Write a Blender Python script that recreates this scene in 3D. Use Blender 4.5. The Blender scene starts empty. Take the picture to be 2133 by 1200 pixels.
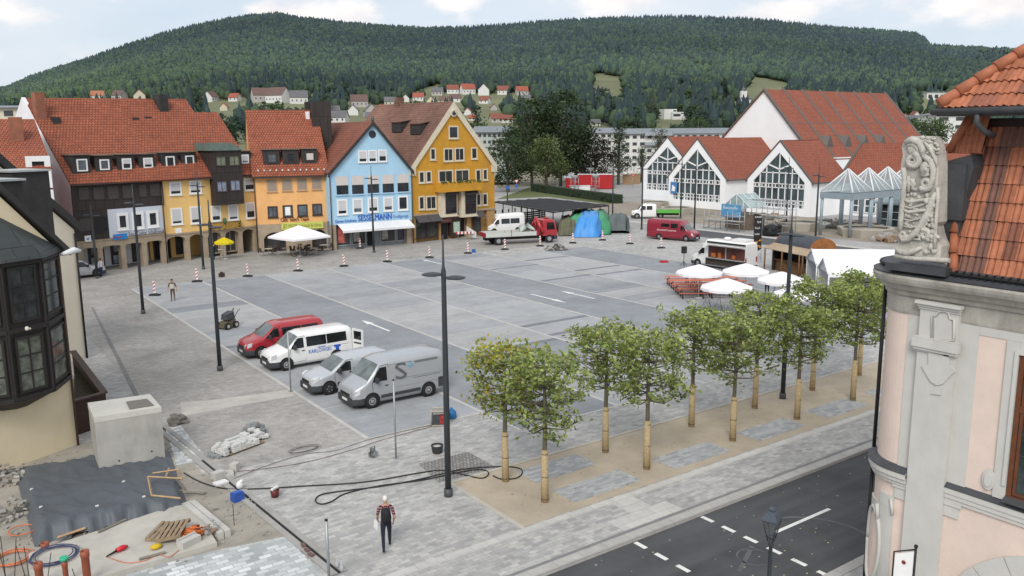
L1=True
import bpy,bmesh,math,random
import numpy as np
from mathutils import Vector,Matrix
random.seed(7)
R=math.radians
scene=bpy.context.scene
COL=scene.collection

# camera
F_PX,PITCH,ROLL,PHI=1767.609,0.1812145,-0.00727248,0.62141828
CX,CY,CAM_H=1066.5,600.0,13.0
_c,_s=math.cos(PHI),math.sin(PHI)
def _g(v): return Vector((_c*v[0]+_s*v[1],-_s*v[0]+_c*v[1],v[2]))
_fw=Vector((0,math.cos(PITCH),-math.sin(PITCH)))
_up=Vector((0,math.sin(PITCH),math.cos(PITCH)))
_rt=Vector((1,0,0))
_r2=_rt*math.cos(ROLL)+_up*math.sin(ROLL)
_u2=-_rt*math.sin(ROLL)+_up*math.cos(ROLL)
FW,RT,UP=_g(_fw),_g(_r2),_g(_u2)
CAMP=Vector((0,0,CAM_H))
cam_data=bpy.data.cameras.new('camera')
cam=bpy.data.objects.new('camera',cam_data)
COL.objects.link(cam)
cam.matrix_world=Matrix(((RT.x,UP.x,-FW.x,0),(RT.y,UP.y,-FW.y,0),(RT.z,UP.z,-FW.z,CAM_H),(0,0,0,1)))
cam_data.sensor_fit='HORIZONTAL'
cam_data.sensor_width=36.0
cam_data.lens=36.0*F_PX/2133.0
cam_data.clip_start=0.3
cam_data.clip_end=12000
scene.camera=cam

def ray(x,y): return FW+RT*((x-CX)/F_PX)-UP*((y-CY)/F_PX)
def at(x,y,z=0.0):
 d=ray(x,y);t=(z-CAM_H)/d.z
 return CAMP+d*t
def onu(x,y,U):
 d=ray(x,y);return CAMP+d*(U/d.x)
def onv(x,y,V):
 d=ray(x,y);return CAMP+d*(V/d.y)
def atd(x,y,D):
 """the point of the ground survey seen along (x, y) at horizontal distance D from the viewpoint"""
 d=ray(x,y);h=math.hypot(FW.x,FW.y);k=(d.x*FW.x+d.y*FW.y)/h
 return CAMP+d*(D/k)
def pix(p):
 q=Vector(p)-CAMP;w=q.dot(FW)
 return (CX+F_PX*q.dot(RT)/w,CY-F_PX*q.dot(UP)/w)
def hz(g,y):
 lo,hi=-5.,60.
 for _ in range(40):
  m=(lo+hi)/2
  if pix((g[0],g[1],m))[1] > y: lo=m
  else: hi=m
 return m

# objects
WM={}
def tag(o,label=None,cat=None,group=None,kind=None):
 if label: o['label']=label
 if cat: o['category']=cat
 if group: o['group']=group
 if kind: o['kind']=kind
 return o
def thing(name,label,cat,loc=(0,0,0),rotz=0.0,group=None):
 o=bpy.data.objects.new(name,None);COL.objects.link(o)
 o.empty_display_size=0.2
 o.location=loc;o.rotation_euler=(0,0,rotz)
 WM[o.name]=Matrix.Translation(Vector(loc)) @ Matrix.Rotation(rotz,4,'Z')
 return tag(o,label,cat,group)
def kids(o): return [c for c in bpy.data.objects if c.parent == o]
def dup(root,loc,rotz=0.0,label=None,scale=None,tree=None):
 r=root.copy();COL.objects.link(r)
 r.location=loc;r.rotation_euler=(0,0,rotz)
 if scale is not None: r.scale=scale if hasattr(scale,'__len__') else (scale,)*3
 if label: r['label']=label
 WM[r.name]=Matrix.Translation(Vector(loc)) @ Matrix.Rotation(rotz,4,'Z')
 def rec(src,dst):
  for ch in (tree or {}).get(src.name,None) or kids(src):
   c=ch.copy();COL.objects.link(c);c.parent=dst
   rec(ch,c)
 rec(root,r)
 return r

class MB:
 """collects faces;build() links them as ONE mesh object"""
 def __init__(s,M=None):
  s.V=[];s.F=[];s.MI=[];s.SM=[];s.C=None;s.M=M
 def v(s,p):
  p=Vector(p)
  if s.M is not None: p=s.M @ p
  s.V.append(p[:]);return len(s.V)-1
 def face(s,pts,mi=0,sm=False):
  s.F.append([s.v(p) for p in pts]);s.MI.append(mi);s.SM.append(sm)
 def fidx(s,idx,mi=0,sm=False):
  s.F.append(list(idx));s.MI.append(mi);s.SM.append(sm)
 def box(s,a,b,mi=0):
  x0,y0,z0=a;x1,y1,z1=b
  s.hexa([(x0,y0,z0),(x1,y0,z0),(x1,y1,z0),(x0,y1,z0)],[(x0,y0,z1),(x1,y0,z1),(x1,y1,z1),(x0,y1,z1)],mi)
 def hexa(s,lo,hi,mi=0):
  i=[s.v(p) for p in lo];j=[s.v(p) for p in hi];n=len(lo)
  s.fidx(i[::-1],mi);s.fidx(j,mi)
  for k in range(n): s.fidx((i[k],i[(k+1) % n],j[(k+1) % n],j[k]),mi)
 def cbox(s,c,h,rz=0.0,mi=0,tilt=None):
  m=Matrix.Translation(Vector(c)) @ Matrix.Rotation(rz,4,'Z')
  if tilt: m=m @ tilt
  P=[m @ Vector((sx*h[0],sy*h[1],sz*h[2])) for sz in (-1,1) for sx,sy in ((-1,-1),(1,-1),(1,1),(-1,1))]
  s.hexa(P[:4],P[4:],mi)
 def prism(s,poly,vec,mi=0,caps=True):
  vec=Vector(vec);lo=[Vector(p) for p in poly]
  i=[s.v(p) for p in lo];j=[s.v(p+vec) for p in lo];n=len(lo)
  if caps: s.fidx(i[::-1],mi);s.fidx(j,mi)
  for k in range(n): s.fidx((i[k],i[(k+1) % n],j[(k+1) % n],j[k]),mi)
 def loft(s,rings,mi=0,closed=True,caps=True,sm=False):
  I=[[s.v(p) for p in r] for r in rings];n=len(rings[0])
  for a,b in zip(I,I[1:]):
   for k in range(n if closed else n-1):
    s.fidx((a[k],a[(k+1) % n],b[(k+1) % n],b[k]),mi,sm)
  if caps and closed: s.fidx(I[0][::-1],mi);s.fidx(I[-1],mi)
 def tube(s,pts,r,n=6,mi=0,sm=True,caps=True):
  pts=[Vector(p) for p in pts];rings=[]
  prev=None
  for k,p in enumerate(pts):
   t=(pts[min(k+1,len(pts)-1)]-pts[max(k-1,0)])
   if t.length < 1e-9: t=Vector((0,0,1))
   t.normalize()
   if prev is None:
    a=Vector((1,0,0)) if abs(t.x) < 0.8 else Vector((0,1,0))
    a=(a-t*a.dot(t)).normalized()
   else:
    a=prev-t*prev.dot(t)
    a=a.normalized() if a.length > 1e-6 else Vector((1,0,0))
   prev=a;b=t.cross(a)
   rr=r[k] if hasattr(r,'__len__') else r
   rings.append([p+(a*math.cos(2*math.pi*i/n)+b*math.sin(2*math.pi*i/n))*rr for i in range(n)])
  s.loft(rings,mi,True,caps,sm)
 def cyl(s,p0,p1,r0,r1=None,n=12,mi=0,sm=True):
  s.tube([p0,p1],[r0,r0 if r1 is None else r1],n,mi,sm)
 def lathe(s,prof,c=(0,0,0),n=16,mi=0,sm=True,caps=True):
  c=Vector(c)
  s.loft([[c+Vector((r*math.cos(2*math.pi*i/n),r*math.sin(2*math.pi*i/n),z)) for i in range(n)] for r,z in prof],mi,True,caps,sm)
 def ball(s,c,r,n=10,m=6,mi=0,sm=True):
  if not hasattr(r,'__len__'): r=(r,r,r)
  c=Vector(c)
  s.loft([[c+Vector((r[0]*math.cos(a)*math.sin(t),r[1]*math.sin(a)*math.sin(t),-r[2]*math.cos(t)))
                 for a in [2*math.pi*i/n for i in range(n)]] for t in [math.pi*(k+0.02)/(m+0.04) for k in range(m+1)]],mi,True,True,sm)
 def build(s,name,mats,parent=None,local=False,kind=None,recalc=None,colattr=None,smooth_angle=None):
  me=bpy.data.meshes.new(name)
  V=s.V
  if parent is not None and not local:
   im=WM[parent.name].inverted()
   V=[(im @ Vector(p))[:] for p in V]
  me.from_pydata(V,[],s.F)
  if not isinstance(mats,(list,tuple)): mats=[mats]
  for m in mats: me.materials.append(m)
  n=len(me.polygons)
  if n:
   me.polygons.foreach_set('material_index',s.MI)
   me.polygons.foreach_set('use_smooth',s.SM)
  if recalc is None: recalc=n < 30000
  if recalc:
   bm=bmesh.new();bm.from_mesh(me)
   bmesh.ops.recalc_face_normals(bm,faces=bm.faces[:])
   bm.to_mesh(me);bm.free()
  metric_uv(me)
  if colattr is not None:
   at_=me.color_attributes.new('tone','FLOAT_COLOR','CORNER')
   arr=np.empty((len(me.loops),4),np.float32)
   lt=np.empty(n,np.int32);me.polygons.foreach_get('loop_total',lt)
   arr[:]=np.repeat(np.array(colattr,np.float32),lt,axis=0)
   at_.data.foreach_set('color',arr.ravel())
  me.update()
  o=bpy.data.objects.new(name,me);COL.objects.link(o)
  if parent is not None:
   o.parent=parent;WM[o.name]=WM[parent.name]
  else: WM[o.name]=Matrix.Identity(4)
  if kind: o['kind']=kind
  return o

def metric_uv(me):
 n=len(me.polygons)
 if not n: return
 uvl=me.uv_layers.new(name='metric')
 co=np.empty(len(me.vertices)*3,np.float32);me.vertices.foreach_get('co',co);co=co.reshape(-1,3)
 nor=np.empty(n*3,np.float32);me.polygons.foreach_get('normal',nor);nor=nor.reshape(-1,3)
 lv=np.empty(len(me.loops),np.int32);me.loops.foreach_get('vertex_index',lv)
 lt=np.empty(n,np.int32);me.polygons.foreach_get('loop_total',lt)
 t=np.stack([-nor[:,1],nor[:,0],np.zeros(n)],1)
 ln=np.linalg.norm(t,axis=1);flat=ln < 0.02
 t[flat]=(1,0,0);ln[flat]=1;t /= ln[:,None]
 # one sign for opposite faces,so a row of tiles keeps its phase
 b=np.cross(nor,t)
 T=np.repeat(t,lt,axis=0);B=np.repeat(b,lt,axis=0);P=co[lv]
 uv=np.stack([(P*T).sum(1),(P*B).sum(1)],1).astype(np.float32)
 uvl.data.foreach_set('uv',uv.ravel())

def solo(name,mb,mats,label,cat,group=None,base=None,**k):
 """a thing that is one mesh"""
 if base is None:
  a=np.array(mb.V);base=(float(a[:,0].mean()),float(a[:,1].mean()),float(a[:,2].min()))
 t=Matrix.Translation(Vector(base)).inverted()
 mb.V=[(t @ Vector(p))[:] for p in mb.V]
 o=mb.build(name,mats,None,**k);o.location=base
 WM[o.name]=Matrix.Translation(Vector(base))
 return tag(o,label,cat,group)

def text(body,size,M,m,parent,name='lettering',ext=0.01,align='LEFT',width=None):
 """lettering standing on the local XY plane of matrix M (world)"""
 cu=bpy.data.curves.new(name,'FONT');cu.body=body;cu.size=size;cu.extrude=ext
 cu.align_x=align;cu.align_y='CENTER';cu.resolution_u=2
 cu.materials.append(m)
 o=bpy.data.objects.new(name,cu);COL.objects.link(o)
 bpy.context.view_layer.update()
 w=o.dimensions.x;sc=Matrix.Diagonal((width/w if width and w > 1e-4 else 1,1,1,1))
 me=bpy.data.meshes.new_from_object(o.evaluated_get(bpy.context.evaluated_depsgraph_get()))
 bpy.data.objects.remove(o);bpy.data.curves.remove(cu)
 me.transform(WM[parent.name].inverted() @ M @ sc);me.name=name
 o=bpy.data.objects.new(name,me);COL.objects.link(o);o.parent=parent
 WM[o.name]=WM[parent.name]
 return o

# materials
MATS={}
def _nt(name):
 m=bpy.data.materials.new(name);m.use_nodes=True
 nt=m.node_tree;b=nt.nodes['Principled BSDF']
 return m,nt,b
def N(nt,t,**k):
 n=nt.nodes.new(t)
 for a,v in k.items(): setattr(n,a,v)
 return n
def rgb(c): return (c[0],c[1],c[2],1.0)
def sc_(c,f): return tuple(min(1.0,max(0.0,x*f)) for x in c)
def hexc(h):
 h=h.lstrip('#');v=[int(h[i:i+2],16)/255 for i in (0,2,4)]
 return tuple(x/12.92 if x <= 0.04045 else ((x+0.055)/1.055)**2.4 for x in v)
def mat(name,col,rough=0.7,var=0.12,scale=3.0,metal=0.0,bump=0.0,bscale=40.0,spec=0.35,dirt=0.0,coat=0.0,alpha=1.0):
 if name in MATS: return MATS[name]
 m,nt,b=_nt(name);L=nt.links.new
 b.inputs['Roughness'].default_value=rough;b.inputs['Metallic'].default_value=metal
 b.inputs['Specular IOR Level'].default_value=spec;b.inputs['Coat Weight'].default_value=coat
 b.inputs['Alpha'].default_value=alpha
 tc=N(nt,'ShaderNodeTexCoord')
 nz=N(nt,'ShaderNodeTexNoise');nz.inputs['Scale'].default_value=scale;nz.inputs['Detail'].default_value=6;nz.inputs['Roughness'].default_value=0.65
 L(tc.outputs['Object'],nz.inputs['Vector'])
 mp=N(nt,'ShaderNodeMapRange');mp.inputs[1].default_value=0.3;mp.inputs[2].default_value=0.7
 mp.inputs[3].default_value=1-var;mp.inputs[4].default_value=1+var
 L(nz.outputs['Fac'],mp.inputs[0])
 mx=N(nt,'ShaderNodeMix',data_type='RGBA',blend_type='MULTIPLY');mx.inputs[0].default_value=1
 mx.inputs[6].default_value=rgb(col)
 L(mp.outputs[0],mx.inputs[7])
 out=mx.outputs[2]
 if dirt:
  n2=N(nt,'ShaderNodeTexNoise');n2.inputs['Scale'].default_value=scale*0.35;n2.inputs['Detail'].default_value=8;n2.inputs['Roughness'].default_value=0.75
  mg=N(nt,'ShaderNodeMapping');mg.inputs['Scale'].default_value=(1,1,0.25)
  L(tc.outputs['Object'],mg.inputs[0]);L(mg.outputs[0],n2.inputs['Vector'])
  r2=N(nt,'ShaderNodeMapRange');r2.inputs[1].default_value=0.48;r2.inputs[2].default_value=0.75;r2.inputs[4].default_value=dirt
  L(n2.outputs['Fac'],r2.inputs[0])
  m2=N(nt,'ShaderNodeMix',data_type='RGBA');L(r2.outputs[0],m2.inputs[0]);L(out,m2.inputs[6]);m2.inputs[7].default_value=(0.09,0.085,0.075,1)
  out=m2.outputs[2]
 L(out,b.inputs['Base Color'])
 if bump:
  bn=N(nt,'ShaderNodeTexNoise');bn.inputs['Scale'].default_value=bscale;bn.inputs['Detail'].default_value=4
  L(tc.outputs['Object'],bn.inputs['Vector'])
  bp=N(nt,'ShaderNodeBump');bp.inputs['Strength'].default_value=bump;bp.inputs['Distance'].default_value=0.02
  L(bn.outputs['Fac'],bp.inputs['Height']);L(bp.outputs[0],b.inputs['Normal'])
 MATS[name]=m
 return m
def glass(name,col=(0.02,0.025,0.03),rough=0.06,var=0.6,scale=0.8,spec=0.5):
 return mat(name,col,rough,var,scale,spec=spec)
def brick(name,c1,c2,mortar,bw,bh,msize=0.012,rough=0.8,offset=0.5,bias=0.0,noise=0.15,nscale=0.5,bump=0.3,var2=None,rot=0.0,stain=0.0,big=0.0):
 """metric brick pattern on the UV map: tiles, pavers, slabs"""
 m,nt,b=_nt(name);L=nt.links.new
 b.inputs['Roughness'].default_value=rough;b.inputs['Specular IOR Level'].default_value=0.25
 uv=N(nt,'ShaderNodeUVMap');mg=N(nt,'ShaderNodeMapping');mg.inputs['Rotation'].default_value=(0,0,rot)
 L(uv.outputs[0],mg.inputs[0])
 br=N(nt,'ShaderNodeTexBrick');br.offset=offset
 br.inputs['Color1'].default_value=rgb(c1);br.inputs['Color2'].default_value=rgb(c2);br.inputs['Mortar'].default_value=rgb(mortar)
 br.inputs['Scale'].default_value=1.0;br.inputs['Mortar Size'].default_value=msize;br.inputs['Bias'].default_value=bias
 br.inputs['Brick Width'].default_value=bw;br.inputs['Row Height'].default_value=bh
 L(mg.outputs[0],br.inputs['Vector'])
 out=br.outputs['Color']
 def mul(src,scale,lo,hi,det=6,f0=0.3,f1=0.7):
  nz=N(nt,'ShaderNodeTexNoise');nz.inputs['Scale'].default_value=scale;nz.inputs['Detail'].default_value=det;nz.inputs['Roughness'].default_value=0.7
  L(uv.outputs[0],nz.inputs['Vector'])
  mp=N(nt,'ShaderNodeMapRange');mp.inputs[1].default_value=f0;mp.inputs[2].default_value=f1;mp.inputs[3].default_value=lo;mp.inputs[4].default_value=hi
  L(nz.outputs['Fac'],mp.inputs[0])
  mx=N(nt,'ShaderNodeMix',data_type='RGBA',blend_type='MULTIPLY');mx.inputs[0].default_value=1
  L(src,mx.inputs[6]);L(mp.outputs[0],mx.inputs[7]);return mx.outputs[2]
 if noise: out=mul(out,nscale,1-noise,1+noise)
 if stain: out=mul(out,nscale*6,1-stain,1+stain,8)
 if big: out=mul(out,nscale*0.2,1-big,1+big,3)
 L(out,b.inputs['Base Color'])
 if bump:
  bp=N(nt,'ShaderNodeBump');bp.inputs['Strength'].default_value=bump;bp.inputs['Distance'].default_value=0.02;bp.invert=True
  L(br.outputs['Fac'],bp.inputs['Height']);L(bp.outputs[0],b.inputs['Normal'])
 MATS[name]=m
 return m
def tone(name,rough=0.8,noise=0.15,nscale=2.0,trans=0.0,slab=None):
 """colour from the mesh's own 'tone' attribute, broken up by noise"""
 m,nt,b=_nt(name);L=nt.links.new
 b.inputs['Roughness'].default_value=rough;b.inputs['Specular IOR Level'].default_value=0.25
 at_=N(nt,'ShaderNodeVertexColor',layer_name='tone');tc=N(nt,'ShaderNodeTexCoord')
 nz=N(nt,'ShaderNodeTexNoise');nz.inputs['Scale'].default_value=nscale;nz.inputs['Detail'].default_value=7;nz.inputs['Roughness'].default_value=0.7
 L(tc.outputs['Object'],nz.inputs['Vector'])
 mp=N(nt,'ShaderNodeMapRange');mp.inputs[1].default_value=0.3;mp.inputs[2].default_value=0.7;mp.inputs[3].default_value=1-noise;mp.inputs[4].default_value=1+noise
 L(nz.outputs['Fac'],mp.inputs[0])
 mx=N(nt,'ShaderNodeMix',data_type='RGBA',blend_type='MULTIPLY');mx.inputs[0].default_value=1
 L(at_.outputs[0],mx.inputs[6]);L(mp.outputs[0],mx.inputs[7]);L(mx.outputs[2],b.inputs['Base Color'])
 if slab:
  br=N(nt,'ShaderNodeTexBrick');br.inputs['Color1'].default_value=(1,1,1,1);br.inputs['Color2'].default_value=(.93,.93,.93,1);br.inputs['Mortar'].default_value=(.74,.74,.74,1);br.inputs['Scale'].default_value=1;br.inputs['Mortar Size'].default_value=.012
  br.inputs['Brick Width'].default_value,br.inputs['Row Height'].default_value=slab;L(tc.outputs['Object'],br.inputs['Vector'])
  n2=N(nt,'ShaderNodeTexNoise');n2.inputs['Scale'].default_value=.22;n2.inputs['Detail'].default_value=9;n2.inputs['Roughness'].default_value=.7;L(tc.outputs['Object'],n2.inputs['Vector'])
  r2=N(nt,'ShaderNodeMapRange');r2.inputs[1].default_value=.35;r2.inputs[2].default_value=.72;r2.inputs[3].default_value=1.08;r2.inputs[4].default_value=.84;L(n2.outputs['Fac'],r2.inputs[0])
  src=mx.outputs[2]
  for q in (br.outputs[0],r2.outputs[0]):
   m2=N(nt,'ShaderNodeMix',data_type='RGBA',blend_type='MULTIPLY');m2.inputs[0].default_value=1;L(src,m2.inputs[6]);L(q,m2.inputs[7]);src=m2.outputs[2]
  L(src,b.inputs['Base Color'])
 if trans:
  tr=N(nt,'ShaderNodeBsdfTranslucent');L(mx.outputs[2],tr.inputs[0])
  ms=N(nt,'ShaderNodeMixShader');ms.inputs[0].default_value=trans
  o=nt.nodes['Material Output'];L(b.outputs[0],ms.inputs[1]);L(tr.outputs[0],ms.inputs[2]);L(ms.outputs[0],o.inputs[0])
 MATS[name]=m
 return m
# daylight
SUN_EL,SUN_AZ=R(40),math.atan2(-0.72,-0.70)
world=bpy.data.worlds.new('World');scene.world=world;world.use_nodes=True
nt=world.node_tree;L=nt.links.new
bg=nt.nodes['Background'];bg.inputs['Strength'].default_value=0.117
sky=N(nt,'ShaderNodeTexSky',sky_type='NISHITA');sky.sun_disc=False
sky.sun_elevation=SUN_EL;sky.sun_rotation=SUN_AZ;sky.air_density=1.0;sky.dust_density=2.0;sky.ozone_density=1.0
tc=N(nt,'ShaderNodeTexCoord')
# veil of high cloud over the whole sky,then heaped clouds
mg=N(nt,'ShaderNodeMapping');mg.inputs['Scale'].default_value=(1,1,3.2)
L(tc.outputs['Generated'],mg.inputs[0])
n1=N(nt,'ShaderNodeTexNoise');n1.inputs['Scale'].default_value=3.0;n1.inputs['Detail'].default_value=5;n1.inputs['Roughness'].default_value=0.55
L(mg.outputs[0],n1.inputs['Vector'])
veil=N(nt,'ShaderNodeMix',data_type='RGBA');veil.inputs[0].default_value=0.86
L(sky.outputs[0],veil.inputs[6])
vr=N(nt,'ShaderNodeMix',data_type='RGBA');vr.inputs[6].default_value=(6.1,7.0,8.0,1);vr.inputs[7].default_value=(7.5,7.9,8.4,1)
m1=N(nt,'ShaderNodeMapRange');m1.inputs[1].default_value=0.35;m1.inputs[2].default_value=0.65
L(n1.outputs['Fac'],m1.inputs[0]);L(m1.outputs[0],vr.inputs[0]);L(vr.outputs[2],veil.inputs[7])
m2g=N(nt,'ShaderNodeMapping');m2g.inputs['Scale'].default_value=(1,1,2.2);m2g.inputs['Location'].default_value=(0.37,0.1,0.0)
L(tc.outputs['Generated'],m2g.inputs[0])
n2=N(nt,'ShaderNodeTexNoise');n2.inputs['Scale'].default_value=6.5;n2.inputs['Detail'].default_value=9;n2.inputs['Roughness'].default_value=0.52
L(m2g.outputs[0],n2.inputs['Vector'])
r2=N(nt,'ShaderNodeMapRange',interpolation_type='SMOOTHSTEP');r2.inputs[1].default_value=0.48;r2.inputs[2].default_value=0.61
L(n2.outputs['Fac'],r2.inputs[0])
n3=N(nt,'ShaderNodeTexNoise');n3.inputs['Scale'].default_value=14.0;n3.inputs['Detail'].default_value=6
L(m2g.outputs[0],n3.inputs['Vector'])
cc=N(nt,'ShaderNodeMix',data_type='RGBA');cc.inputs[6].default_value=(8.0,7.8,8.0,1);cc.inputs[7].default_value=(9.6,9.1,8.8,1)
m3=N(nt,'ShaderNodeMapRange');m3.inputs[1].default_value=0.4;m3.inputs[2].default_value=0.6
L(n3.outputs['Fac'],m3.inputs[0]);L(m3.outputs[0],cc.inputs[0])
fin=N(nt,'ShaderNodeMix',data_type='RGBA')
L(r2.outputs[0],fin.inputs[0]);L(veil.outputs[2],fin.inputs[6]);L(cc.outputs[2],fin.inputs[7])
L(fin.outputs[2],bg.inputs['Color'])
sl=bpy.data.lights.new('sun','SUN');sl.energy=2.5;sl.angle=R(26);sl.color=(1.0,0.965,0.91)
so=bpy.data.objects.new('sun',sl);COL.objects.link(so)
sd=Vector((math.sin(SUN_AZ)*math.cos(SUN_EL),math.cos(SUN_AZ)*math.cos(SUN_EL),math.sin(SUN_EL)))
so.rotation_euler=sd.to_track_quat('Z','Y').to_euler();so.location=(0,0,80)
scene.view_settings.view_transform='Standard';scene.view_settings.look='None';scene.view_settings.exposure=0.0

# ground
def sheet(name,poly,z,m,kind='structure'):
 mb=MB();mb.face([(p[0],p[1],z) for p in poly]);o=mb.build(name,m,None,kind=kind);return o
M_ground=mat('ground_gravel',(0.26,0.25,0.22),0.9,0.2,0.15,bump=0.2)
M_pave=brick('paver_blocks',(0.45,0.44,0.42),(0.305,0.302,0.30),(0.30,0.295,0.285),0.34,0.17,0.008,0.85,noise=0.14,nscale=0.5,stain=0.14,big=0.12)
M_pavew=brick('paver_worn',(0.36,0.345,0.325),(0.30,0.288,0.27),(0.27,0.257,0.24),0.30,0.15,0.008,0.88,noise=0.18,nscale=0.5,stain=0.18,big=0.14,rot=0.5)
M_pavei=brick('paver_inset',(0.42,0.425,0.43),(0.28,0.295,0.31),(0.30,0.295,0.28),0.34,0.17,0.008,0.85,noise=0.1,nscale=0.8,stain=0.08)
M_pavelight=brick('paver_light',(0.64,0.65,0.65),(0.30,0.32,0.32),(0.34,0.35,0.34),0.40,0.22,0.014,0.8,noise=0.1,nscale=1,stain=0.06)
M_far=brick('paving_far',(0.36,0.35,0.34),(0.30,0.295,0.285),(0.25,0.24,0.23),0.8,0.4,0.01,0.9,noise=0.14,nscale=0.1,stain=0.1,big=0.1)
M_conc=mat('concrete_strip',(0.46,0.45,0.42),0.85,0.1,2.0,dirt=0.15,bump=0.15)
M_stripe=brick('stripe_slabs',(0.52,0.51,0.48),(0.46,0.45,0.43),(0.33,0.32,0.3),1.0,0.5,0.01,0.85,noise=0.1,stain=0.1)
M_sand=mat('sand',(0.41,0.35,0.27),0.95,0.14,0.6,bump=0.3,bscale=25,dirt=0.12)
M_asph=mat('asphalt',(0.070,0.072,0.077),0.88,0.25,0.35,bump=0.25,bscale=60,spec=0.3)
M_white=mat('road_paint',(0.72,0.72,0.70),0.7,0.1,3.0,dirt=0.2)
M_dirt=mat('dirt',(0.30,0.275,0.235),0.95,0.25,0.8,bump=0.5,bscale=12)
# streaks of wear on the carriageway
def asphalt_wear():
 nt=M_asph.node_tree;b=nt.nodes['Principled BSDF'];src=b.inputs['Base Color'].links[0].from_socket
 tc=N(nt,'ShaderNodeTexCoord');mg=N(nt,'ShaderNodeMapping');mg.inputs['Scale'].default_value=(0.12,1.6,1)
 nz=N(nt,'ShaderNodeTexNoise');nz.inputs['Scale'].default_value=1.0;nz.inputs['Detail'].default_value=7
 nt.links.new(tc.outputs['Object'],mg.inputs[0]);nt.links.new(mg.outputs[0],nz.inputs['Vector'])
 mp=N(nt,'ShaderNodeMapRange');mp.inputs[1].default_value=0.45;mp.inputs[2].default_value=0.75;mp.inputs[4].default_value=0.35
 nt.links.new(nz.outputs['Fac'],mp.inputs[0])
 mx=N(nt,'ShaderNodeMix',data_type='RGBA');nt.links.new(mp.outputs[0],mx.inputs[0]);nt.links.new(src,mx.inputs[6]);mx.inputs[7].default_value=(0.14,0.14,0.145,1)
 nt.links.new(mx.outputs[2],b.inputs['Base Color'])
asphalt_wear()
S=9000
sheet('ground',[(-S,-S),(S,-S),(S,S),(-S,S)],-0.16,M_ground)
sheet('plaza_pavement',[(-60,21.3),(80,21.3),(80,140),(-60,140)],0.0,M_pave)
sheet('worn_pavement',[(8.9,32.15),(15.15,32.15),(15.15,78),(60,78),(66,84),(66,118),(8.9,118)],0.004,M_pavew)
sheet('far_pavement',[(80,20),(190,20),(190,210),(-60,210),(-60,140),(80,140)],0.0,M_far)
sheet('stripe_pavement',[(-20,20.95),(80,20.95),(80,21.3),(-20,21.3)],0.0,M_stripe)
sheet('sidewalk',[(-20,18.95),(80,18.95),(80,20.95),(-20,20.95)],0.0,M_pave)
mb=MB();mb.box((-20,18.55,-0.2),(80,18.95,0.012));mb.box((-20,13.2,-0.2),(80,13.55,0.012));mb.build('kerb',brick('kerb_stone',(0.42,0.41,0.385),(0.38,0.37,0.35),(0.25,0.24,0.23),1.0,0.6,0.01,0.85,noise=0.12,stain=0.1),None,kind='structure')
sheet('gutter_channel',[(-20,18.98),(80,18.98),(80,19.12),(-20,19.12)],0.004,mat('channel_grey',(0.2,0.2,0.2),0.9))
sheet('near_sidewalk',[(-20,-30),(80,-30),(80,13.2),(-20,13.2)],0.0,M_pave)
sheet('road',[(-60,13.55),(130,13.55),(130,18.55),(-60,18.55)],-0.1,M_asph)
# tactile crossing slabs
mb=MB()
for a,b in (((18.2,19.15),(21.0,20.0)),((19.3,20.0),(20.3,20.95))): mb.face([(a[0],a[1],.004),(b[0],a[1],.004),(b[0],b[1],.004),(a[0],b[1],.004)])
mb.build('crossing_pavement',M_stripe,None,kind='structure')
# road markings
mb=MB()
def mark(u0,v0,u1,v1,z=-0.094): mb.face([(u0,v0,z),(u1,v0,z),(u1,v1,z),(u0,v1,z)])
for k in range(6): mark(18.0,18.5-k*0.92-0.5,18.17,18.5-k*0.92)
for k in range(6): mark(21.15,18.5-k*0.92-0.52,21.32,18.5-k*0.92)
mark(22.3,16.18,25.3,16.32);mark(29.5,16.18,33.0,16.32);mark(37,16.18,41,16.32);mark(11,16.18,14,16.32)
mb.build('road_markings',M_white,None,kind='structure')
mb=MB()
for (cu,cv,r,a0,a1,w) in ((22.6,14.9,2.0,-1.2,1.5,.10),(20.4,15.6,.5,0,4.5,.05)):
 for k in range(18): a,b=a0+(a1-a0)*k/18,a0+(a1-a0)*(k+1)/18;mb.face([(cu+q*math.cos(t_),cv+q*math.sin(t_),-.096) for q,t_ in ((r,a),(r+w,a),(r+w,b),(r,b))])
for p_,q_ in (((19.3,15.2),(20.9,16.0)),): mb.face([(p_[0],p_[1],-.096),(q_[0],q_[1],-.096),(q_[0],q_[1]+.16,-.096),(p_[0],p_[1]+.16,-.096)])
mb.build('road_scuffs_surface',mat('scuff',(.115,.118,.124),.9,.3,2),None,kind='structure')
mb=MB();random.seed(3)
for k in range(110):
 u=random.uniform(16,33);v=random.uniform(13.7,18.4);r=random.uniform(0.02,0.05);a=random.uniform(0,6)
 mb.face([(u+r*math.cos(a+i*1.57),v+r*0.7*math.sin(a+i*1.57),-0.09+random.uniform(0,.01)) for i in range(4)])
mb.build('fallen_leaves',mat('dry_leaf',(0.42,0.38,0.24),0.8,0.3),None,kind='stuff')
mb=MB()
for k in range(260):
 u=random.uniform(16,40);v=random.uniform(21.6,25.7);r=random.uniform(0.02,0.045);a=random.uniform(0,6)
 mb.face([(u+r*math.cos(a+i*1.57),v+r*0.7*math.sin(a+i*1.57),0.016+random.uniform(0,.012)) for i in range(4)])
mb.build('leaf_litter_leaves',mat('leaf_brown',(0.20,0.16,0.07),0.8,0.4),None,kind='stuff')
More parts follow.
